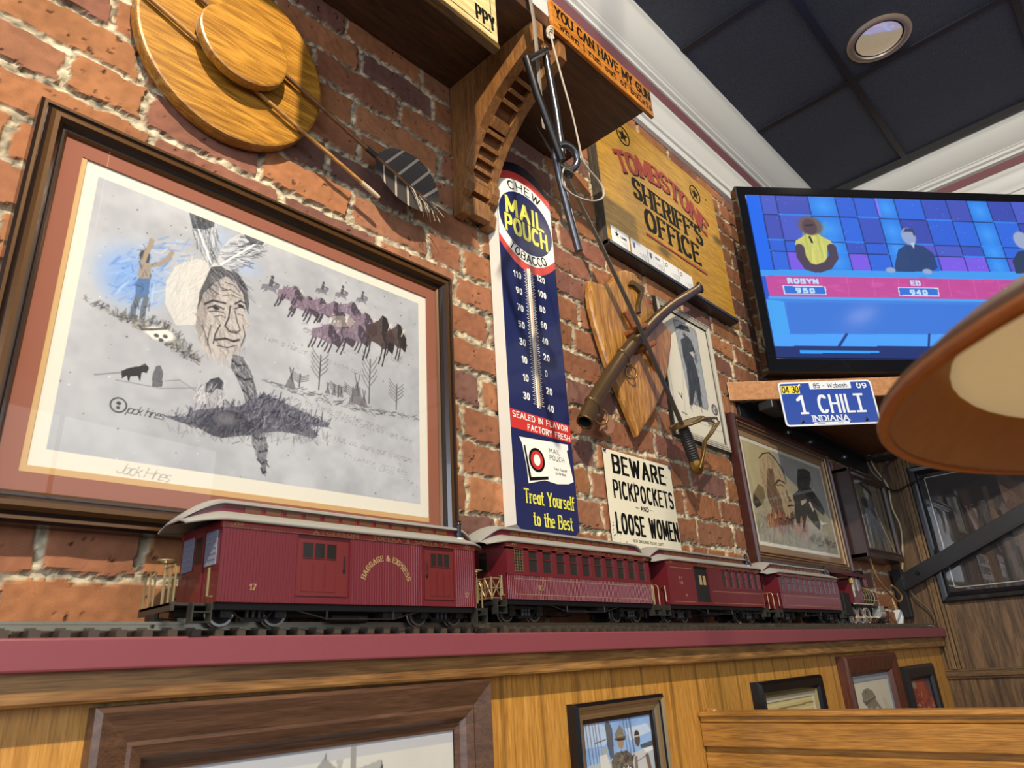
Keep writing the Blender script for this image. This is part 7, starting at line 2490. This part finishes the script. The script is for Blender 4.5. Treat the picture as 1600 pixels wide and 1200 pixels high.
# deep shadow box in the corner
def shadowbox():
    t = thing('shadow_box', 'deep dark brown box frame with a figure inside, hanging near the wall corner', 'picture', (3.22, 0, 1.70))
    x0, x1, z0, z1, d = 2.990, 3.440, 1.520, 1.872, -.085
    w = .034
    mb = MB()
    mb.box(x0, x0 + .012, d, -.001, z0, z1); mb.box(x1 - .012, x1, d, -.001, z0, z1)
    mb.box(x0, x1, d, -.001, z0, z0 + .012); mb.box(x0, x1, d, -.001, z1 - .012, z1)
    dkb = plain('shadow_box_brown', '33201c', .35, 0, .12, 50, coat=.2)
    make_obj('case', mb, dkb, t)
    mb = MB().frame(x0, x1, z0, z1, [(0, d), (.0, d - .006), (.014, d - .008), (.022, d - .004), (.028, d - .007), (w, d - .001), (w, d + .004)])
    make_obj('front_frame', mb, dkb, t)
    canvas_obj('picture', paint_shadowbox(), (x0 + .012, d + .010, z0 + .012), (x1 - x0 - .024, 0, 0), (0, 0, z1 - z0 - .024), pp, t)
    mb = MB().add([(x0 + w, d, z0 + w), (x1 - w, d, z0 + w), (x1 - w, d, z1 - w), (x0 + w, d, z1 - w)], [(0, 1, 2, 3)])
    make_obj('glass_pane', mb, G, t, fix=False)
shadowbox()

# ------------------------------------------------------------------ pictures on the lower oak wall
yo = -.112
brown = wood('photo_frame_brown', '644836', '452f22', 'X', .4, .25, 1.0, coat=.15)
framed('framed_photograph', 'wide brown wooden frame with a grey photograph of a gabled house, on oak wall', .2860, .8600, .80, 1.1865, yo,
       ([(0, -.001), (0, -.022), (.006, -.028), (.036, -.020), (.040, -.022), (.052, -.018), (.058, -.010), (.068, -.008)],), [brown],
       paint_house(), 0, pp)
silver = plain('frame_silver', '8f7f62', .35, .6, .3, 140)
framed('framed_photograph', 'ornate silver and black frame with a photo of two people by sailing boats', 1.0680, 1.3560, .945, 1.1330, yo,
       ([(0, -.001), (0, -.018), (.006, -.024), (.012, -.020), (.013, -.016), (.022, -.014), (.028, -.012), (.030, -.008), (.036, -.007)], [0, 0, 1, 0, 1, 1, 0, 0]),
       [black_gloss, silver], paint_anglers(), 0, pp)
def paint_cream():
    cv = Canvas(60, 50, 'c2b27c', 1.2, 15)
    cv.cloud(.06)
    for i in range(4):
        cv.poly([(.0, .55 + i * .11), (1, .60 + i * .11), (1, .64 + i * .11), (0, .60 + i * .11)], ['8a7a4a', 'd8d0ac', '6a5c3a', 'cfc496'][i], .7)
    return cv
framed('framed_photograph', 'broad black frame with a cream striped picture, partly behind the bench back', 1.7810, 2.1790, .93, 1.1310, yo,
       ([(0, -.001), (0, -.020), (.008, -.028), (.026, -.024), (.034, -.016), (.040, -.010)], [0, 0, 0, 0, 1]), [black_gloss, plain('frame_gilt_thin', '8f7c50', .4, .3)],
       paint_cream(), 0, pp, mat=(.012, plain('cream_mat', 'b8b296', .8)))
redwood = wood('photo_frame_redwood', '6a3620', '3e1d12', 'Z', .35, .25, 1.2, coat=.2)
framed('framed_photograph', 'reddish wooden frame with a sepia photograph of a domed tower', 2.3680, 2.8550, .88, 1.1720, yo,
       ([(0, -.001), (0, -.026), (.008, -.032), (.050, -.022), (.058, -.014), (.062, -.008)],), [redwood],
       paint_dome(), 0, pp, mat=(.018, plain('blue_mat', '8f98a2', .8)))
framed('framed_photograph', 'small black rounded frame with a red picture, farthest along the oak wall', 2.9480, 3.3150, .86, 1.1200, yo,
       ([(0, -.001), (.0, -.016), (.010, -.022), (.040, -.020), (.048, -.010), (.052, -.008)],), [black],
       paint_red(), 0, pp)

# ------------------------------------------------------------------ booth bench back
def bench():
    t = thing('booth_bench', 'golden oak booth seat back standing out from the oak wall, lower right', 'bench', (1.53, -.7, 0))
    oakx = wood('bench_oak', 'b8853f', '8f6128', 'Y', .35, .25, 1.0, wave=.2, coat=.2)
    ya, yb = -1.55, -.1135
    mb = MB().box(1.518, 1.565, ya, yb, 1.0640, 1.0860)
    mb.box(1.512, 1.570, ya, yb, 1.0760, 1.0830)
    make_obj('top_rail', mb, oakx, t, bevel=.003)
    mb = MB().box(1.517, 1.560, ya, yb, 1.018, 1.0635)
    make_obj('upper_board', mb, oakx, t, bevel=.002)
    mb = MB().box(1.530, 1.552, ya, yb, .30, 1.0175)
    make_obj('back_panel', mb, oakx, t)
    mb = MB().box(1.521, 1.562, ya, yb, .30, 1.006)
    make_obj('lower_board', mb, oakx, t, bevel=.003)
    mb = MB().box(1.50, 1.60, ya, yb, 0, .30)
    make_obj('base', mb, wood('bench_base', '6a4a28', '463018', 'Y', .5), t)
    for x, y in [(1.606,-0.1291),(1.6771,-0.1373)]:
        mb = MB().lathe([(.011, 0), (.0105, .003), (.006, .006), (0, .007)], (1.541, y if -1 < y < -.12 else -.16, 1.0855), (0, 0, 1), 14)
        make_obj('screw_plug', mb, MATS['bench_oak'], t, smooth=50)
bench()

# ------------------------------------------------------------------ corner shelf, bracket, number plate
ph43 = math.radians(43)
D43 = Vector((math.cos(ph43), -math.sin(ph43), 0))
N43 = Vector((-math.sin(ph43), -math.cos(ph43), 0))
S0 = Vector((2.204, -.0037, 0))
def corner_shelf():
    t = thing('corner_shelf', 'orange-brown wooden corner shelf carrying the television', 'shelf', (3.0, -.4, 2.04))
    ce = wood('corner_shelf_wood', 'c08a58', '9c6a40', 'X', .4, .2, 1.0, coat=.2, rot=(0, 0, ph43))
    e = S0 + D43 * ((XE - .002 - S0.x) / D43.x)
    b = -N43 * .020
    front = [(S0.x + .0, -.001 + S0.y), (e.x, e.y), (e.x + 0, e.y + .029), (S0.x + .027, -.002)]
    mb = MB().prism(front, 2.0055, 2.0740, plane='z')
    make_obj('front_board', mb, ce, t, bevel=.002)
    top = [(S0.x + .028, -.002), (XE - .002, e.y + .030), (XE - .002, -.002)]
    mb = MB().prism(top, 2.030, 2.055, plane='z')
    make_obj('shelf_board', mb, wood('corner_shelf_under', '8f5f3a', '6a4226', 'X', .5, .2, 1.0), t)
    br = thing('shelf_bracket', 'black steel shelf bracket bolted to the brick under the corner shelf, with diagonal strut', 'bracket', (3.3, -.05, 1.7))
    mb = MB()
    mb.box(2.250, 3.530, -.012, -.002, 1.945, 2.004)
    mb.box(2.250, 3.530, -.055, -.002, 1.999, 2.0048)
    make_obj('wall_angle', mb, black, br, bevel=.001)
    for x in (2.646, 2.858, 3.235):
        mb = MB().lathe([(0, -.006), (.008, -.006), (.010, -.003), (.010, 0)], (x, -.012, 1.974), (0, 1, 0), 6)
        mb.lathe([(0, -.012), (.0045, -.012), (.0045, -.005)], (x, -.012, 1.974), (0, 1, 0), 10)
        make_obj('bolt', mb, plain('bolt_zinc', '9a9c9e', .3, .8), br, smooth=30)
    mb = MB().box(2.30, 2.43, -.110, -.056, 1.972, 2.004)
    make_obj('bracket_end', mb, black, br, bevel=.004)
    # diagonal strut along the end wall
    a, b_ = Vector((3.512, -.040, 1.440)), Vector((3.512, -1.245, 1.945))
    d = (b_ - a).normalized()
    mb = MB().obox((a + b_) / 2, d, (1, 0, 0), d.cross(Vector((1, 0, 0))), (b_ - a).length / 2, .004, .034)
    up = d.cross(Vector((1, 0, 0)))
    if up.z < 0:
        up = -up
    mb.obox((a + b_) / 2 - up * .031 + Vector((-.016, 0, 0)), d, (1, 0, 0), up, (b_ - a).length / 2, .018, .004)
    mb.box(3.49, 3.530, -.052, -.012, 1.30, 1.50)
    mb.box(3.50, 3.528, -1.25, -.06, 1.985, 2.0045)
    make_obj('diagonal_strut', mb, black, br, bevel=.001)
    for u in (.06, .5):
        p = a + (b_ - a) * u
        mb = MB().lathe([(0, -.006), (.007, -.006), (.009, -.002), (.009, 0)], p + Vector((-.004, 0, .004)), (1, 0, 0), 10)
        make_obj('bolt', mb, steel_dark, br, smooth=30)
    # number plate
    P = thing('licence_plate', 'blue and white car licence plate fixed to the front of the corner shelf', 'licence plate', S0 + D43 * .35 + Vector((0, 0, 1.98)))
    O = S0 + N43 * .004 + D43 * .177 + Vector((0, 0, 1.9020))
    W, Hh = .338, .162
    def pp_(u, v, k=0.0):
        return O + D43 * u + Vector((0, 0, 1)) * v + N43 * k
    def rr(u0, u1, v0, v1, r, n=5):
        out = []
        for cx, cy, a0 in ((u1 - r, v1 - r, 0), (u0 + r, v1 - r, 90), (u0 + r, v0 + r, 180), (u1 - r, v0 + r, 270)):
            for i in range(n + 1):
                a = math.radians(a0 + 90 * i / n)
                out.append((cx + r * math.cos(a), cy + r * math.sin(a)))
        return out
    blu, wht = plain('plate_blue', '1d3f94', .3, 0, .04), plain('plate_white', 'd0d6de', .3, 0, .03)
    yel = plain('plate_yellow', 'd8c43e', .4)
    mb = MB()
    q = rr(0, W, 0, Hh, .014)
    n = len(q)
    mb.add([pp_(u, v, 0) for u, v in q] + [pp_(u, v, .0016) for u, v in q], [tuple(range(n))[::-1], tuple(range(n, 2 * n))] + [(i, (i + 1) % n, n + (i + 1) % n, n + i) for i in range(n)])
    o = make_obj('plate', mb, wht, P)
    k = MB()
    def face(poly, lift, m):
        k.add([pp_(u, v, lift) for u, v in poly], [tuple(range(len(poly)))], m)
    face(rr(.006, W - .006, .006, Hh - .006, .010), .0018, 0)
    face(rr(.008, .074, Hh - .044, Hh - .014, .002), .0021, 2)
    face(rr(.112, .262, Hh - .030, Hh - .004, .003), .0021, 1)
    face(rr(.100, .226, .003, .012, .001), .0021, 1)
    make_obj('plate_face', k, [blu, wht, yel], P, fix=False)
    k = MB()
    def pt(s, u, v, h, m, **kw):
        put_text(k, text_polys(s, h, **kw), pp_(u, v, .0023), D43, (0, 0, 1), m)
    pt('04 30', .041, Hh - .040, .023, 1, nib=(.13, .12), gap=.22, fit=.060)
    pt('85 - Wabash', .187, Hh - .0255, .0165, 1, nib=(.12, .10), gap=.24, fit=.122)
    pt('09', .300, Hh - .030, .017, 0, nib=(.22, .18), gap=.34, fit=.036)
    pt('1', .068, .046, .062, 0, nib=(.15, .12), gap=.2, serif=.16, ws=1.0)
    pt('CHIL', .192, .046, .062, 0, nib=(.14, .115), gap=.40, fit=.128)
    pt('I', .2780, .046, .062, 0, nib=(.16, .12), serif=.20)
    pt('INDIANA', .163, .0155, .020, 0, nib=(.2, .11), gap=.30, serif=.12, fit=.130)
    for i in range(9):
        put_text(k, [[(0, 0), (.004, 0), (.004, .0022), (0, .0022)]], pp_(.112 + i * .0055 + (.045 if i > 4 else 0), .0062, .0023), D43, (0, 0, 1), 1)
    make_obj('lettering', k, [wht, ink], P, fix=False)
    for u, v in ((.078, Hh - .014), (.288, Hh - .016), (.060, .016), (.288, .016)):
        mb = MB().lathe([(0, .0045), (.004, .004), (.0065, .002), (.0065, .0016)], pp_(u, v, 0), N43, 12)
        make_obj('screw', mb, plain('screw_steel', '9fa3a8', .3, .8) if v > .05 else steel_dark, P, smooth=50)
corner_shelf()

# ------------------------------------------------------------------ television
def television():
    BL, R_, U_ = Vector((2.37, -.0939, 2.1242)), Vector((.7433, -.6682, -.0323)).normalized(), Vector((.0361, -.0082, .9993)).normalized()
    N_ = R_.cross(U_)
    W, Hh = 1.372, .8237
    t = thing('television', 'large black flat television on the corner shelf showing a game show', 'television', BL + R_ * (W / 2) + Vector((0, .05, -.05)))
    P = lambda u, v, k: BL + R_ * u + U_ * v + N_ * k
    mb = MB()
    lay = [(0, -.050), (0, -.004), (.004, 0), (.036, 0), (.040, -.004), (.040, -.006)]
    for d, k in lay:
        dt = d
        for u, v in ((d, d * 1.5), (W - d, d * 1.5), (W - d, Hh - d), (d, Hh - d)):
            mb.V.append(tuple(P(u, v, k)))
    for i in range(len(lay) - 1):
        for k in range(4):
            k2 = (k + 1) % 4
            mb.F.append((4 * i + k, 4 * i + k2, 4 * i + 4 + k2, 4 * i + 4 + k)); mb.M.append(0)
    mb.F.append((3, 2, 1, 0)); mb.M.append(0)
    make_obj('bezel', mb, plain('tv_black', '0c0c0f', .12, 0, .05, coat=.5), t)
    O, U, V = ((2.4030,-0.1220,2.1851),(0.9536,-0.8573,-0.0415),(0.0261,-0.0059,0.7212))
    cv = paint_tv()
    canvas_obj('screen', cv, np.array(O) - np.array(N_) * .0045, U, V, painted('tv_screen', .12, .5, emit=1.0), t)
    mb = MB().obox(P(W / 2, .30, -.075), R_, U_, N_, .42, .24, .026)
    make_obj('back_cover', mb, MATS['tv_black'], t, bevel=.01)
    mb = MB().obox(P(W / 2, .022, -.030), R_, U_, N_, .05, .036, .012)
    c = P(W / 2, 0, -.03)
    mb.box(c.x - .16, c.x + .16, c.y - .10, c.y + .10, 2.0745, 2.086)
    make_obj('stand', mb, MATS['tv_black'], t, bevel=.004)
television()

# ------------------------------------------------------------------ black frame on the end wall
def end_frame():
    t = thing('framed_poster', 'large black glossy frame with dark poster behind glass on the wood-panelled end wall', 'picture', (XE, -.6, 1.64))
    ya, yb, z0, z1 = -1.02, -.172, 1.346, 1.931
    pl = lambda x, y, z: (y, -x, z)      # frame drawn in (x, z), turned onto the end wall
    X = lambda d: XE - .001 - d
    mb = MB()
    pr = [(0, 0), (0, .020), (.006, .026), (.020, .024), (.026, .018), (.034, .020), (.040, .012)]
    for d, h in pr:
        for y, z in ((yb - d, z0 + d), (ya + d, z0 + d), (ya + d, z1 - d), (yb - d, z1 - d)):
            mb.V.append((X(h), y, z))
    for i in range(len(pr) - 1):
        for k in range(4):
            k2 = (k + 1) % 4
            mb.F.append((4 * i + k, 4 * i + k2, 4 * i + 4 + k2, 4 * i + 4 + k)); mb.M.append(0)
    make_obj('frame', mb, plain('poster_frame_black', '15161a', .22, 0, .1, coat=.3), t)
    cv = Canvas(120, 90, '2c2624', 1.45, 21)
    cv.cloud(.06)
    for x, w, c in ((.22, .05, '4a3a30'), (.33, .03, '5a4a40'), (.45, .07, '3d2e26'), (.62, .05, '54463c'), (.75, .06, '3a2c24'), (.88, .05, '4c3e34')):
        cv.poly([(x, .05), (x + w, .05), (x + w * .8 - .04, .8), (x - .04, .8)], c, .8, .15)
    cv.poly([(.38, .12), (.52, .12), (.48, .52), (.36, .52)], '6a6460', .8, .2)
    canvas_obj('poster', cv, (X(.010), yb - .036, z0 + .036), (0, ya - yb + .072, 0), (0, 0, z1 - z0 - .072), painted('poster_print', .5), t)
    k = MB()
    a, b_, c, d = yb - .058, ya + .058, z0 + .055, z1 - .055
    for y0, y1, q0, q1 in ((b_, a, c, c + .003), (b_, a, d - .003, d), (a - .003, a, c, d), (b_, b_ + .003, c, d)):
        k.box(X(.0112), X(.0105), min(y0, y1), max(y0, y1), q0, q1)
    o = make_obj('border_line', k, plain('border_cream', 'b8b4a8', .6), t)
    mb = MB().add([(X(.0125), yb - .038, z0 + .038), (X(.0125), ya + .038, z0 + .038), (X(.0125), ya + .038, z1 - .038), (X(.0125), yb - .038, z1 - .038)], [(0, 1, 2, 3)])
    make_obj('glass_pane', mb, glass_mat('poster_glass', .01, 2.2), t, fix=False)
end_frame()

# ------------------------------------------------------------------ copper pendant lamp near the viewer
def pendant():
    h, cx, cy, r = .112, .5012, -1.1259, .2448
    z = 1.2 + h
    t = thing('pendant_lamp', 'large copper pendant lampshade with pale glass diffuser, close in front at the right edge', 'lamp', (cx, cy, z))
    cop = plain('copper_inside', 'a27142', .5, .2, .22, 14, bmp=.05)
    out = plain('copper_outside', '4a352c', .55, .3, .2, 14)
    rimm = plain('copper_rim', '9a6036', .35, .6, .25, 20)
    # outer shell
    mb = MB().lathe([(r + .0005, .001), (r, .008), (r - .006, .012), (r * .92, .022), (r * .80, .036), (r * .55, .060), (r * .30, .085), (r * .18, .105), (.034, .118), (.026, .16), (.0, .16)], (cx, cy, z), (0, 0, 1), 64)
    make_obj('shade_outside', mb, out, t, smooth=60)
    mb = MB().lathe([(r - .004, .001), (r - .010, .008), (r * .90, .019), (r * .855, .0295), (r * .80, .033), (r * .4, .034), (0, .034)], (cx, cy, z), (0, 0, 1), 64)
    make_obj('shade_inside', mb, cop, t, smooth=60)
    mb = MB().torus((cx, cy, z + .002), r - .0015, .0035, (0, 0, 1), 72, 10)
    make_obj('rolled_rim', mb, rimm, t, smooth=60)
    gl = plain('lamp_diffuser', 'cfc6a4', .25, 0, .06, 18, emit=('ffe9b0', .22))
    rd = .2028
    mb = MB().lathe([(rd - .006, .033), (rd, .029), (rd - .002, .0265), (rd - .008, .0255), (rd * .85, .0235), (rd * .6, .0205), (rd * .3, .0185), (0, .018)], (cx, cy, z), (0, 0, 1), 56)
    o = make_obj('diffuser', mb, gl, t, smooth=70)
    o['label'] = 'pale cream glass diffuser'
    mb = MB().cyl((cx, cy, z + .15), (cx, cy, ZC), .006, 10)
    make_obj('cord', mb, black, t)
pendant()

# ------------------------------------------------------------------ loose cables in the corner
def smooth_path(pts, k=6):
    out = []
    P = [Vector(p) for p in pts]
    for i in range(len(P) - 1):
        p0, p1, p2, p3 = P[max(0, i - 1)], P[i], P[i + 1], P[min(len(P) - 1, i + 2)]
        for j in range(k):
            u = j / k
            out.append(.5 * ((2 * p1) + (-p0 + p2) * u + (2 * p0 - 5 * p1 + 4 * p2 - p3) * u * u + (-p0 + 3 * p1 - 3 * p2 + p3) * u ** 3))
    out.append(P[-1])
    return out

def cable(label, pts, r, mat, x=None):
    o = make_obj('cable', MB().tube(smooth_path(pts), r, 8), mat, origin=pts[0], smooth=60)
    tag(o, label, 'cable')
    return o
xw = 3.5425
yz = lambda L, x=xw: [(x, a, b) for a, b in L]
wc = plain('cable_cream', 'b5a884', .5)
cable('cream cable hanging down the panelled corner from the shelf to the strut', yz([(-0.0263,2.096),(-0.0258,2.0371),(-0.0419,1.9587),(-0.0737,1.8708),(-0.0694,1.7765),(-0.0826,1.6965),(-0.0779,1.6363),(-0.0628,1.5633),(-0.0456,1.4988),(-0.0295,1.4566),(0.0055,1.424)]), .0042, wc)
cable('pale grey cable looped beside the cream one under the corner shelf', yz([(-0.018,2.0812),(-0.0127,2.0153),(-0.0245,1.9504),(-0.0461,1.913),(-0.07,1.8716)], 3.5430), .0030, plain('cable_grey', '8f8f8c', .5))
cable('black cable making a loop above the poster frame corner', yz([(-0.1685,1.9862),(-0.1211,1.973),(-0.0852,1.9326),(-0.0691,1.8876),(-0.0844,1.8524),(-0.1175,1.8377),(-0.1643,1.8517),(-0.2108,1.8669),(-0.2502,1.8841)], 3.507), .0036, plain('cable_black', '141414', .4))
cable('tan cable running from the shadow box down behind the locomotive', [(a, -.064, b) for a, b in [(3.0751,1.5295),(3.0949,1.4742),(3.1274,1.436),(3.1867,1.405),(3.2501,1.3768),(3.3121,1.358),(3.373,1.3764),(3.3381,1.403),(3.275,1.4214)]], .0042, plain('cable_tan', '8a6f44', .5))
cable('thin brown cable crossing the panelling beside the ledge end', yz([(-0.0555,1.4281),(-0.0746,1.3793),(-0.1105,1.3333),(-0.1245,1.3042),(-0.1243,1.2696),(-0.0967,1.2525)], 3.520), .0032, plain('cable_brown', '5d4a32', .5))
cable('white cable lying on the far end of the ledge', [(3.36, -.120, 1.2525), (3.40, -.135, 1.256), (3.45, -.137, 1.2525), (3.49, -.10, 1.2525)], .0035, plain('cable_white', 'cfc2a0', .5))
def plug():
    q = [(-0.0021,1.2986)]
    t = thing('power_plug', 'small white plug adaptor hanging at the ledge end beside the locomotive', 'plug', (3.46, q[0][0], q[0][1]))
    y, z = q[0]
    mb = MB().prism([(y - .018, z + .034), (y + .014, z + .034), (y + .020, z + .006), (y + .012, z - .030), (y - .012, z - .034), (y - .022, z - .002)], 3.452, 3.478, plane='x')
    make_obj('body', mb, plain('plug_white', 'd4d8d6', .4), t, bevel=.004)
    mb = MB().lathe([(.010, .034), (.010, .042), (.006, .044), (.006, .050)], (3.465, y, z), (0, 0, 1), 12)
    make_obj('collar', mb, plain('plug_collar', 'b89a5c', .4, .4), t, smooth=40)
    mb = MB().tube(smooth_path([(3.465, y, z + .05), (3.468, y + .01, z + .10), (3.48, y + .02, z + .16), (3.50, y + .015, z + .22)]), .003, 8)
    make_obj('lead', mb, wc, t, smooth=60)
plug()
